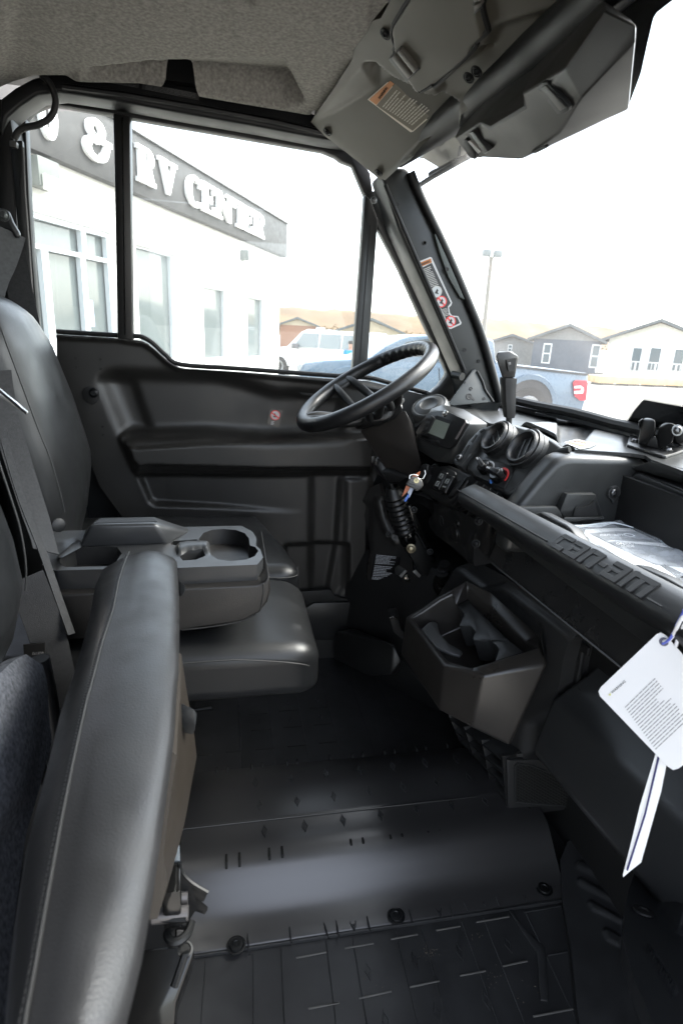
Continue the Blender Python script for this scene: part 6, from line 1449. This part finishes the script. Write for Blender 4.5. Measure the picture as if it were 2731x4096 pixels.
# ---- steering column
scl = thing('steering_column', (.37,1.3,1.28), 'dark faceted steering column cover leaning down to the floor', 'steering column')
cy = 1.30
colp = [U(*a1(*p), y=yy) for p, yy in (((505,650),1.335),((750,572),1.262),((818,508),1.245),((865,590),1.245),((892,760),1.25),((932,882),1.258),((924,905),1.268),((850,975),1.30),((742,1002),1.335),((690,860),1.345),((560,690),1.345))]
cc_ = hull('column_cover', colp+[U(*a1(*p), y=1.38) for p in ((560,650),(760,560),(880,760),(900,900),(760,980))], mat('column_plastic', (.058,.051,.046), .36, bump=.14, bscale=900, var=.08), scl, bevel=.007, seg=3)
hull('column_collar', [U(*a1(*p), y=yy) for p, yy in (((415,580),1.35),((470,625),1.345),((520,655),1.34),((650,625),1.29),((752,572),1.258),((812,505),1.24),((790,440),1.25),((700,440),1.30),((545,500),1.37),((430,560),1.37),((600,560),1.40),((760,480),1.36))], PLA, scl, bevel=.008, seg=3)
hull('column_shroud', [U(*a1(*p), y=yy) for p, yy in (((590,860),1.36),((640,810),1.38),((690,850),1.35),((740,1000),1.33),((720,1010),1.33),((690,1010),1.335),((655,940),1.36),((600,920),1.40),((700,900),1.42),((740,960),1.40))], PLA, scl, bevel=.004)
hull('column_shroud', [U(*a1(*p), y=yy) for p, yy in (((655,935),1.33),((700,890),1.335),((745,1000),1.315),((830,975),1.28),((850,965),1.28),((770,1010),1.30),((690,1010),1.33),((700,960),1.40),((840,960),1.38))], PLA, scl, bevel=.004)
for k in range(4): box('shroud_tooth', U(*a1(600+26*k,850+18*k), y=1.355)-Vector((.006,.002,.008)), U(*a1(600+26*k,850+18*k), y=1.355)+Vector((.004,.004,.008)), PLA, scl, bevel=.001)
# gas strut with bellows
s0, s1 = U(*a4(372,330), y=1.33), U(*a4(528,838), y=1.33)
axs = (s1-s0); Ls = axs.length; axs.normalize()
prf = [(0,.016),(.012,.020),(.018,.024)]
for k in range(8): prf += [(.020+.0135*k,.0245),(.026+.0135*k,.0285),(.0285+.0135*k,.0285),(.033+.0135*k,.0225)]
prf += [(.131,.022),(.134,.021)]
st_ = lathe('strut_bellows', s0, axs, prf, mat('bellows_rubber', (.020,.020,.020), .38), scl, n=28)
lathe('strut_cylinder', s0+axs*.130, axs, [(0,.0215),(.004,.0225),(Ls-.135,.0225),(Ls-.130,.019),(Ls-.130,.0001)], GLB, scl, n=28)
P_st = (s0+axs*.16-Vector((0,.0232,0)), Vector((0,-1,0)))
b_ = bmesh.new(); lines_bm(b_, PX(a4,(495,620),(512,612),(548,780),(532,788)), P_st, 14, off=.0, fill=.5, seed=31, margin=.0, gaps=False); finish('strut_print', b_, PRT, scl, flat=True)
prism('strut_socket', [U(*a4(*p), y=1.305) for p in ((362,305),(385,308),(398,355),(375,362))], (0,.01,0), BLK, scl, bevel=.001)
lathe('pivot_bolt', U(*a4(545,882), y=1.29), (-.3,-.9,.2), [(0,.012),(.004,.012),(.005,.008),(.012,.007),(.013,.004),(.013,.0001)], mat('zinc_yellow', (.22,.19,.13), .35, metal=1.), scl, n=12)
# support arm and plates below the column
prism('support_arm', [U(*a4(*p), y=1.27) for p in ((520,500),(560,495),(640,690),(770,1000),(745,1010),(600,760))], (0,.03,0), GLB, scl, bevel=.003)
prism('support_plate', [U(*a4(*p), y=1.315) for p in ((600,720),(650,720),(720,920),(740,1020),(700,1130),(640,1120),(520,920),(560,830))], (0,.01,0), BLK, scl, bevel=.003)
for q in ((570,535),(715,912),(345,755)): screw(U(*a4(*q), y=1.262 if q[0]>400 else 1.44), (-.2,-.95,.2), .006, scl, MET)
lathe('master_cylinder', U(*a4(860,1190), y=1.22), (-.55,-.5,.66), [(-.05,.036),(-.005,.036),(.004,.033),(.008,.026),(.010,.018),(.03,.016),(.03,.0001)], GLB, scl, n=28)
for k in range(3): lathe('boot_ring', U(*a4(822+12*k,1110-34*k), y=1.20), (-.25,-.4,.88), [(0,.012),(.003,.016-.002*k),(.008,.016-.002*k),(.010,.012)], BLK, scl, n=20)
# wheel
sw_ = thing('steering_wheel', (.305,1.3,1.438), 'black padded steering wheel with three double spokes', 'steering wheel')
tn_, gn_ = .562, -.042
NWh = Vector((-math.sin(tn_)*math.cos(gn_), math.sin(gn_), math.cos(tn_)*math.cos(gn_))).normalized()
uW = Vector((0,1,0)).cross(NWh).normalized(); vW = NWh.cross(uW)          # uW: towards the rear/front in the wheel plane, vW: across
cW = Vector((.305,1.3,1.438)); RW = .179-.0165
bm = bmesh.new(); rings = []
NN = 180
for i in range(NN):
    a = 2*math.pi*i/NN; rad = uW*math.cos(a)+vW*math.sin(a); r = .0165
    ring = []
    for k in range(16):
        b = 2*math.pi*k/16; q = r
        inn = max(0, -math.cos(b)); deg = math.degrees(a)%360
        if inn > .3 and abs(((deg+180)%360)-180) < 62: q = r-.0016*(1+math.cos(a*45))*inn     # finger grips inside
        ring.append(bm.verts.new(cW+rad*(RW+math.cos(b)*q)+NWh*math.sin(b)*q))
    rings.append(ring)
for i in range(NN):
    A, B = rings[i], rings[(i+1)%NN]
    for k in range(16): bm.faces.new((A[k],A[(k+1)%16],B[(k+1)%16],B[k]))
rim = finish('rim', bm, mat('wheel_rubber', (.022,.022,.023), .36, bump=.18, bscale=800, var=.08), sw_, sharp=80)
hubc = cW-NWh*.060
hull('hub', [hubc+uW*x+vW*y+NWh*z for x, y, z in ((.055,.03,.004),(.055,-.03,.004),(-.055,.035,.004),(-.055,-.035,.004),(.02,.055,.004),(.02,-.055,.004),(.07,0,-.02),(-.07,.0,-.02),(0,.065,-.02),(0,-.065,-.02),(.04,.02,.012),(-.04,.02,.012),(-.04,-.02,.012),(.04,-.02,.012))], mat('hub_plastic', (.026,.026,.026), .4), sw_, bevel=.006, seg=3)
def spoke(px, py, hx, hy):
    """double bar from hub to the point of the rim seen at the given pixel"""
    e = U(px, py, pl=(cW, NWh)); d = (e-cW); d -= NWh*d.dot(NWh); d.normalize(); e = cW+d*RW; t = NWh.cross(d)
    for s_ in (-1, 1):
        p0 = hubc+d*.035+t*s_*.024+NWh*.0; p1 = hubc+d*.075+t*s_*.026+NWh*.012; p2 = cW+d*(RW-.035)+t*s_*.022-NWh*.010; p3 = cW+d*(RW-.006)+t*s_*.018
        P = smooth_path([p0,p1,p2,p3], 5); bm = bmesh.new(); tube_bm(bm, P, .0115, n=8, sx=.8, up=NWh); finish('spoke', bm, mat('hub_plastic', (.026,.026,.026), .4), sw_, sharp=60)
    prism('spoke_foot', [cW+d*(RW-.030)+t*.022-NWh*.012, cW+d*(RW-.030)-t*.022-NWh*.012, cW+d*(RW-.008)-t*.026, cW+d*(RW-.008)+t*.026], NWh*.010, mat('hub_plastic', (.026,.026,.026), .4), sw_, bevel=.003)
spoke(*a1(400,320), 0, 0); spoke(*a1(230,520), 0, 0); spoke(*a1(640,480), 0, 0); spoke(*a1(775,370), 0, 0)
# ---- lower covers, dark bin with cup holders
cov = thing('centre_cover', (.55,.85,.62), 'black lower dash cover and heater box below the glove panel', 'dash cover')
P_c = plane3(U(*z6(580,515), x=.500), U(*z6(1065,812), x=.560), U(*z8(790,470), x=.545)); NC = P_c[1]
relief('cover_shell', PX(z6,(572,515),(600,500),(660,500),(770,560),(1070,790),(1082,822),(1062,850),(1040,930),(1025,1030),(1000,1100))+PX(z8,(1022,250),(1005,300),(985,340),(930,440),(940,480),(860,480),(800,480),(780,465),(640,350),(520,270),(380,100),(330,20)), P_c,
   [(PX(z6,(572,515),(690,605),(770,588),(1068,812),(1075,840),(1120,700),(760,400)), -.012, 5), (PX(z6,(690,640),(770,622),(945,775),(960,930),(870,1100),(560,1100),(560,620)), -.008, 4), (PX(z8,(880,330),(1010,260),(1060,300),(960,480),(860,470)), -.014, 14)], mat('cover_plastic', (.065,.065,.065), .34, bump=.1, bscale=900), cov, step=8, back=.06)
# knee roll along the car
kpf = [(.66,1.06),(.60,1.0),(.560,.968),(.549,.958),(.546,.950),(.540,.925),(.527,.865),(.530,.850),(.66,.80)]
rings = [[Vector((x, y, z+(.76-y)*.09)) for x, z in kpf] for y in [.765-.62*i/14 for i in range(15)]]
kn = loft('knee_panel', rings, mat('knee_plastic', (.066,.068,.069), .30, bump=.1, bscale=900), cov, closed_ring=False, sharp=70)
prism('knee_end', [(x,.765,z) for x,z in kpf], (0,.003,0), PLA, kn, bevel=0)
# inner ledge lines in the cavity above
for pts, yy in ((((1090,230),(1180,330),(1255,400),(1400,540),(1568,705)), .60),):
    P = []
    for k, p in enumerate(pts): P.append(U(*z8(*p), x=.60))
    tube('cavity_edge', P, .0025, PLA, cov, n=6)
for q in (z6(1138,872), z6(1122,1075)):
    c = U(*q, x=.585); box('clip_slot', c-Vector((.002,.010,.008)), c+Vector((.004,.010,.008)), BLK, cov, bevel=.001)
prism('cavity_rib', [U(*z6(*p), x=.59) for p in ((1088,830),(1110,800),(1140,820),(1120,900),(1095,1050),(1075,1060))], (.01,0,0), PLA, cov, bevel=.003)
box('cavity_back', (.62,.12,.92), (.655,.86,1.12), BLK, cov, bevel=0)
# heater box, mesh and louvres
hv = thing('heater_box', (.56,.85,.62), 'black heater box with louvred outlet and mesh grille above the tunnel', 'heater')
R1, R2, R3, R4 = U(*z8(540,285), y=1.06), U(*z8(775,465), y=.84), U(*z8(795,735), y=.84), U(*z8(640,520), y=1.04)
P_h = plane3(R1, R2, R3)
hcorn = [R1,R2,R3,R4]
hull('heater_body', [p+Vector((.03,.002,0)) for p in hcorn]+[Vector((.655,.85,R2.z)),Vector((.655,1.05,R1.z)),Vector((.655,.85,R3.z)),Vector((.655,1.05,R4.z)), U(*z8(1110,700), y=.83), U(*z8(1090,590), y=.83)], BLK, hv, bevel=.004)
side = plane3(U(*z8(800,480), y=.835), U(*z8(820,715), y=.835), U(*z8(1110,700), y=.825))
sd_ = plate('side_panel', PX(z8,(795,480),(820,485),(930,480),(1090,585),(1120,690),(900,725),(825,720),(800,690)), side, .01, mat('heater_plastic', (.045,.045,.045), .4), hv, bevel=.003)
mf = plate('mesh_backing', PX(z8,(838,500),(905,508),(1000,548),(1108,688),(834,662)), side, .001, BLK, sd_, bevel=0, off=.0012)
bm = bmesh.new(); q_, n_ = side; P2_ = (q_+n_*.002, n_)
def inp(poly, x, y): return bool(inside(poly, np.array([float(x)]), np.array([float(y)]))[0])
mpoly = [(838,502),(905,510),(1000,550),(1102,685),(836,660)]
for k in range(-30, 60):
    for sgn in (1, -1):
        pts = []
        for t in range(0, 400, 4):
            x = 820+t; y = 440+k*13+sgn*(t*.55)
            if inp(mpoly, x, y): pts.append((x,y))
        if len(pts) > 1: tube_bm(bm, [U(*z8(*pts[0]), pl=P2_), U(*z8(*pts[-1]), pl=P2_)], .0008, n=4)
tag(finish('mesh_wires', bm, mat('wire_grey', (.045,.045,.04), .4), mf, flat=True), None, None, kind='stuff')
tube('mesh_frame', [U(*z8(*p), pl=P2_) for p in ((832,662),(830,510),(840,498),(905,506),(1000,546),(1108,690),(832,664))], .0016, PLG, sd_, n=6)
for k in range(5):
    t = .06+k*.21; a = R1+(R4-R1)*t; b = R2+(R3-R2)*t
    prism('louvre', [a, b, b+Vector((.035,0,.018)), a+Vector((.035,0,.018))], (0,0,-.004), mat('louvre_black', (.022,.022,.022), .36), hv, bevel=.001)
for k in (0,.33,.66,1.0):
    a = R1+(R2-R1)*k; b = R4+(R3-R4)*k
    prism('louvre_post', [a, b, b+Vector((.03,0,0)), a+Vector((.03,0,0))], (0,.004,0), mat('louvre_black', (.022,.022,.022), .36), hv, bevel=.001)
prism('heater_clip', [U(*z8(*p), pl=(side[0]+side[1]*.004, side[1])) for p in ((868,722),(895,692),(905,695),(885,728))], -side[1]*.004, PLA, hv, bevel=.001)
# ---- cup holder bin
bin_ = thing('cup_holder_bin', (.42,.85,.92), 'black angular cup holder bin hung below the dashboard', 'storage bin')
BM_ = mat('bin_plastic', (.052,.047,.042), .33, bump=.14, bscale=900, var=.12)
O = [U(*a5(*p), y=yy) for p, yy in (((300,462),1.0),((565,805),.80),((838,882),.735),((1285,796),.715),((1240,600),.80),((900,292),.95),((725,206),1.0),((520,322),1.0),((395,412),1.005))]
I = [U(*a5(*p), y=yy) for p, yy in (((346,466),.99),((600,772),.812),((765,815),.760),((1228,668),.742),((1130,640),.80),((890,400),.93),((735,250),.985),((540,345),.985),((420,425),.99))]
B = [U(*a5(*p), y=yy) for p, yy in (((262,715),.98),((530,1120),.79),((760,1235),.74),((1024,1364),.715),((1040,1300),.80),((760,900),.95),((600,700),1.0),((420,760),1.0),((320,740),1.0))]
J = [Vector((p.x, p.y, p.z-.09)) for p in I]
bm = bmesh.new(); rr_ = [[bm.verts.new(p) for p in r] for r in (B, O, I, J)]
n = 9
for A_, B_ in zip(rr_, rr_[1:]):
    for k in range(n): bm.faces.new((A_[k],A_[(k+1)%n],B_[(k+1)%n],B_[k]))
bm.faces.new(rr_[3]); bm.faces.new(rr_[0][::-1])
shell = finish('bin_shell', bm, BM_, bin_, bevel=.006, seg=3, ang=20)
zsh = lambda q: q
P_sh = plane3(I[6]-Vector((0,0,.026)), I[2]-Vector((0,0,.030)), I[3]-Vector((0,0,.030)))
plate('bin_shelf', PX(a5,(655,385),(735,345),(755,372),(880,490),(1010,618),(1120,705),(1060,730),(918,775),(946,692),(928,660),(880,626),(830,632),(770,628),(760,605),(782,570),(772,550),(745,526),(700,530),(668,526),(705,442)), P_sh, .05, mat('shelf_plastic', (.065,.067,.067), .36), bin_, bevel=.003)
plate('bin_divider', PX(a5,(890,622),(1008,616),(1012,622),(895,628)), P_sh, .004, PLG, bin_, bevel=.001, off=.003)
P_fl = plane3(I[0]-Vector((0,0,.004)), I[1]-Vector((0,0,.004)), I[1]+Vector((.06,0,-.012)))
plate('bin_flap', PX(a5,(410,548),(455,505),(490,493),(520,508),(530,550),(542,585),(600,650),(690,700),(697,715),(680,734),(620,718),(505,668),(460,610)), P_fl, .006, mat('flap_plastic', (.068,.070,.070), .4), bin_, bevel=.002, off=.002)
hull('bin_corner_face', [U(*a5(*p), y=yy) for p, yy in (((615,285),.985),((722,212),.985),((730,345),.975),((650,385),.965),((640,340),.99),((730,300),.995))], mat('bin_face', (.045,.040,.038), .32), bin_, bevel=.002)
# ---- label and connectors beside the pedals
P_k = plane3(U(*a4(225,930), y=1.49), U(*a4(445,965), y=1.44), U(*a4(180,1160), y=1.49))
kick = relief('kick_panel', PX(a4,(90,480),(190,330),(260,300),(330,600),(470,860),(560,1000),(560,1140),(400,1330),(330,1560),(100,1760),(20,1740),(90,1400),(170,900)), P_k, [(PX(a4,(215,420),(290,430),(330,620),(420,820),(420,860),(300,720),(240,560)), .010, 7),(PX(a4,(60,480),(180,480),(170,900),(60,1700),(0,1700)), -.01, 8)], mat('kick_plastic', (.045,.043,.041), .42), cov, step=8, back=.02)
lbk = plate('information_label', PX(a4,(222,926),(450,962),(416,1182),(178,1158)), P_k, .0006, DECB, cov, bevel=0, off=.0012)
for qd, n_, sd2 in ((((230,934),(420,955),(400,1030),(216,1020)), 7, 41),(((214,1030),(380,1045),(380,1140),(196,1130)), 7, 42),(((192,1132),(415,1152),(412,1180),(182,1158)), 3, 43)):
    b_ = bmesh.new(); lines_bm(b_, PX(a4, *qd), P_k, n_, off=.0022, fill=.5, seed=sd2, margin=.03); finish('small_print', b_, mat('label_white', (.45,.47,.5), .5), lbk, flat=True)
cn = thing('diagnostic_plug', U(*a4(450,1090), y=1.36), 'grey connector plug hanging beside the printed label', 'connector')
hull('plug_body', [U(*a4(*p), y=yy) for p, yy in (((395,1060),1.36),((430,1028),1.36),((512,1085),1.33),((460,1148),1.33),((400,1110),1.35),((430,1030),1.39),((500,1090),1.37))], mat('plug_grey', (.06,.062,.058), .45), cn, bevel=.003)
prism('plug_face', [U(*a4(*p), y=1.325) for p in ((440,1130),(495,1075),(512,1088),(460,1148))], (0,.004,0), mat('plug_pale', (.20,.20,.19), .4), cn, bevel=.001)
lathe('plug_nut', U(*a4(498,1140), y=1.33), (.2,-1,-.3), [(0,.009),(.008,.009),(.010,.006),(.016,.005),(.016,.0001)], mat('zinc', (.45,.42,.36), .3, metal=1.), cn, n=10)
tab_ = thing('pedal_tab', U(*a4(600,1110), y=1.3), 'bright metal tab beside the dark pedal support', 'metal tab')
prism('tab_plate', [U(*a4(*p), y=1.30) for p in ((560,1092),(590,1074),(636,1126),(618,1146))], (0,.004,0), mat('tab_steel', (.35,.35,.33), .35, metal=.6), tab_, bevel=.001)
# brake pedal edge in the dark
pdl = thing('foot_pedal', U(*z6(300,740), y=1.25), 'dark foot pedal catching light deep in the driver foot well', 'pedal')
prism('pedal_pad', [U(*z6(*p), y=1.25) for p in ((280,735),(318,728),(335,790),(400,850),(395,880),(300,800))], (.01,.05,0), BLK, pdl, bevel=.003)
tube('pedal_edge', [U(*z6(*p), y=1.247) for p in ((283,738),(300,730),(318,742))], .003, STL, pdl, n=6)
# ---- manual in a bag, on the tray floor
zm = 1.2535
man = thing('operator_manual', U(*a3(1150,1620), z=zm), 'grey and white operator guide booklet lying in the dash tray', 'booklet')
def mQ(x, y, z=zm): return U(*a3(x,y), z=z)
mb_ = prism('pages', [mQ(*p) for p in ((588,1442),(900,1425),(1100,1432),(1750,1680),(1750,2260),(1300,1960),(575,1500))], (0,0,.006), PAP, man, bevel=.001)
zc = zm+.0065
prism('cover', [mQ(*p, zc) for p in ((640,1452),(900,1430),(1100,1436),(1750,1690),(1750,1800),(1290,1762),(1000,1630))], (0,0,.0006), mat('cover_grey', (.22,.225,.23), .35), man, bevel=0)
prism('cover_band', [mQ(*p, zc+.0012) for p in ((800,1532),(860,1518),(1560,1560),(1640,1640),(1400,1585),(900,1530))], (0,0,.0002), PAP, man, bevel=0)
def mtxt(nm, s, p0, p1, p2, mt, z): return pxtext(nm, s, a3(*p0), a3(*p1), a3(*p2), (Vector((0,0,z)), Vector((0,0,1))), mt, man, off=.0, depth=.0003, bold=.02)
mtxt('cover_name', 'can-am', (738,1478), (968,1474), (738,1458), LETM, zc+.0016)
mtxt('cover_title', "OPERATOR'S", (905,1562), (1190,1560), (895,1540), PAP, zc+.0018)
mtxt('cover_title', 'GUIDE', (955,1590), (1085,1588), (945,1568), PAP, zc+.0018)
lathe('cover_emblem', mQ(1030,1468,zc+.0014), (0,0,1), [(0,.009),(.0003,.009),(.0003,.006),(0,.006)], LETM, man, n=18, cap=False)
b_ = bmesh.new(); lines_bm(b_, PX(a3,(760,1482),(1230,1490),(1240,1500),(765,1496)), (Vector((0,0,zc)), Vector((0,0,1))), 2, off=.0014, seed=51); finish('small_print', b_, PRT, man, flat=True); b_ = bmesh.new(); lines_bm(b_, PX(a3,(1430,1580),(1620,1640),(1640,1720),(1420,1640)), (Vector((0,0,zc)), Vector((0,0,1))), 3, off=.002, seed=52, gaps=False, fill=.3); finish('small_print', b_, PRT, man, flat=True)
# zip bag: crinkled clear film
M = bpy.data.materials.new('clear_film'); M.use_nodes = True; nn_ = M.node_tree; nn_.nodes.clear()
o_ = nn_.nodes.new('ShaderNodeOutputMaterial'); mx = nn_.nodes.new('ShaderNodeMixShader'); t_ = nn_.nodes.new('ShaderNodeBsdfTransparent'); p_ = nn_.nodes.new('ShaderNodeBsdfPrincipled')
p_.inputs['Base Color'].default_value = (.62,.66,.70,1); p_.inputs['Roughness'].default_value = .22
tc_ = nn_.nodes.new('ShaderNodeTexCoord'); nz_ = nn_.nodes.new('ShaderNodeTexNoise'); nz_.inputs['Scale'].default_value = 18; nz_.inputs['Detail'].default_value = 5
nn_.links.new(tc_.outputs['Object'], nz_.inputs['Vector']); mr_ = nn_.nodes.new('ShaderNodeMapRange'); mr_.inputs[1].default_value=.35; mr_.inputs[2].default_value=.7; mr_.inputs[3].default_value=.18; mr_.inputs[4].default_value=.55
nn_.links.new(nz_.outputs['Fac'], mr_.inputs[0]); nn_.links.new(mr_.outputs[0], mx.inputs[0]); nn_.links.new(t_.outputs[0], mx.inputs[1]); nn_.links.new(p_.outputs[0], mx.inputs[2]); nn_.links.new(mx.outputs[0], o_.inputs[0])
bag = thing('zip_bag', U(*a3(1000,1600), z=1.262), 'clear crinkled zip bag around the booklet in the dash tray', 'plastic bag')
def bagmap(px, py):
    p = U(px, py, z=1.2635); s_ = .0016*math.sin(p.x*95+p.y*60)+.0013*math.sin(p.y*140-p.x*50)+.001*math.sin(p.x*230+1)
    return p+Vector((0,0,s_)), Vector((0,0,1))
relief('bag_film', PX(a3,(352,1340),(480,1352),(600,1350),(720,1335),(860,1316),(980,1330),(1058,1352),(1085,1400),(1112,1428),(1400,1530),(1750,1670),(1750,2240),(1300,1950),(1000,1800),(760,1680),(545,1560),(500,1450),(440,1400)), None, [], M, bag, step=9, back=0, mapper=bagmap)
for k in range(4):
    tube('zip_ridge', smooth_path([bagmap(*a3(x, y+9*k))[0]+Vector((0,0,.001)) for x, y in ((440,1380),(600,1378),(740,1362),(880,1345),(1070,1378))], 4), .0007, mat('zip_white', (.6,.64,.68), .3), bag, n=5)
lathe('bag_hole', bagmap(*a3(680,1378))[0]+Vector((0,0,.002)), (0,0,1), [(0,.0035),(.0003,.0035),(.0003,.0001)], BLK, bag, n=12)
# ---- hang tags
tgp = (U(2500,2800, x=.385), Vector((-.80,-.55,.25)).normalized())
def tP(x, y, o=0.): return U(x, y, pl=(tgp[0]+tgp[1]*o, tgp[1]))
ht = thing('hang_tag', tP(2600,3070), 'white warning hang tag dangling from the grab bar at the right edge', 'hang tag')
tc2 = [(2625,2536),(2642,2530),(2665,2545),(2800,2700),(2860,2960),(2712,3074),(2690,3080),(2668,3066),(2398,2785),(2392,2766),(2402,2748)]
tg_ = prism('tag_card', [tP(*p) for p in tc2], -tgp[1]*.0006, mat('tag_white', (.70,.70,.70), .45), ht, bevel=0)
lathe('tag_hole', tP(2653,2567,.0004), tgp[1], [(0,.0042),(.0003,.0042),(.0003,.0001)], mat('hole_grey', (.10,.10,.14), .6), tg_, n=16)
pxtext('warning_text', 'WARNING', z8(1258,192), z8(1318,140), z8(1250,184), tgp, mat('tag_print', (.08,.08,.08), .6), tg_, off=.0004, depth=.0002)
prism('warning_triangle', [tP(*z8(*p), .0004) for p in ((1240,198),(1250,188),(1250,200))], tgp[1]*.0002, mat('tag_yellow', (.6,.6,.1), .5), tg_, bevel=0)
b_ = bmesh.new(); lines_bm(b_, PX(z8,(1300,255),(1450,110),(1600,300),(1440,450)), tgp, 17, off=.0004, seed=61, fill=.28); finish('small_print', b_, mat('tag_fine_print', (.22,.22,.22), .6), tg_, flat=True)
tube('tag_cord', smooth_path([tP(2653,2567,.001), tP(2672,2560,.004), tP(2690,2540,.006), tP(2720,2480,.02), tP(2760,2420,.03)], 5), .0018, mat('cord_white', (.7,.7,.72), .5), ht, n=8)
tube('tag_cord', smooth_path([tP(2648,2575,.001), tP(2680,2552,.006), tP(2705,2500,.01), tP(2735,2440,.03)], 5), .0014, mat('cord_blue', (.10,.13,.5), .5), ht, n=8)
tube('tag_cord', smooth_path([tP(2700,2585,.002), tP(2715,2540,.006), tP(2740,2490,.02)], 5), .0016, mat('cord_white', (.7,.7,.72), .5), ht, n=8)
h2 = thing('folded_tag', tP(2500,3500), 'narrow folded white leaflet hanging edge-on below the hang tag', 'leaflet')
zq = [z8(1448,450),z8(1498,478),z8(1470,620),z8(1382,932),z8(1340,965),z8(1305,996),z8(1303,985),z8(1378,690)]
prism('leaflet_page', [tP(*p, -.006) for p in zq], -tgp[1]*.0015, PAP, h2, bevel=0)
prism('leaflet_page', [tP(*p, -.003) for p in (z8(1448,450),z8(1456,455),z8(1392,700),z8(1312,985),z8(1304,994),z8(1376,690))], -tgp[1]*.0008, PAP, h2, bevel=0)
tube('leaflet_edge', [tP(*z8(1462,460), -.002), tP(*z8(1400,720), -.002), tP(*z8(1322,965), -.002)], .0009, mat('leaflet_blue', (.03,.03,.12), .5), h2, n=5)
# ---- passenger front corner: dark sill and wheel box at the lower right
sill = thing('door_sill', U(*z8(1450,1500), z=.6), 'dark curved sill panel at the lower right corner', 'sill')
P_si = plane3(U(*z8(1320,1100), y=.46), U(*z8(1440,1639), y=.28), U(*z8(1700,1200), y=.42))
relief('sill_panel', PX(z8,(1352,985),(1440,960),(1760,1010),(1760,1720),(1478,1720),(1420,1600),(1345,1420),(1305,1280),(1310,1140),(1325,1060)), P_si, [(PX(z8,(1480,1050),(1760,1050),(1760,1250),(1560,1230),(1480,1120)), .02, 14), (PX(z8,(1400,1300),(1420,1310),(1540,1500),(1530,1515)), .006, 3)], mat('sill_black', (.040,.042,.045), .28, bump=.1, bscale=700), sill, step=10, back=.02)
lathe('sill_screw', U(*z8(1393,1147), pl=(P_si[0]+P_si[1]*.001, P_si[1])), P_si[1], [(0,.013),(.002,.012),(.0025,.006),(.001,.005),(.001,.0001)], BLK, sill, n=14)
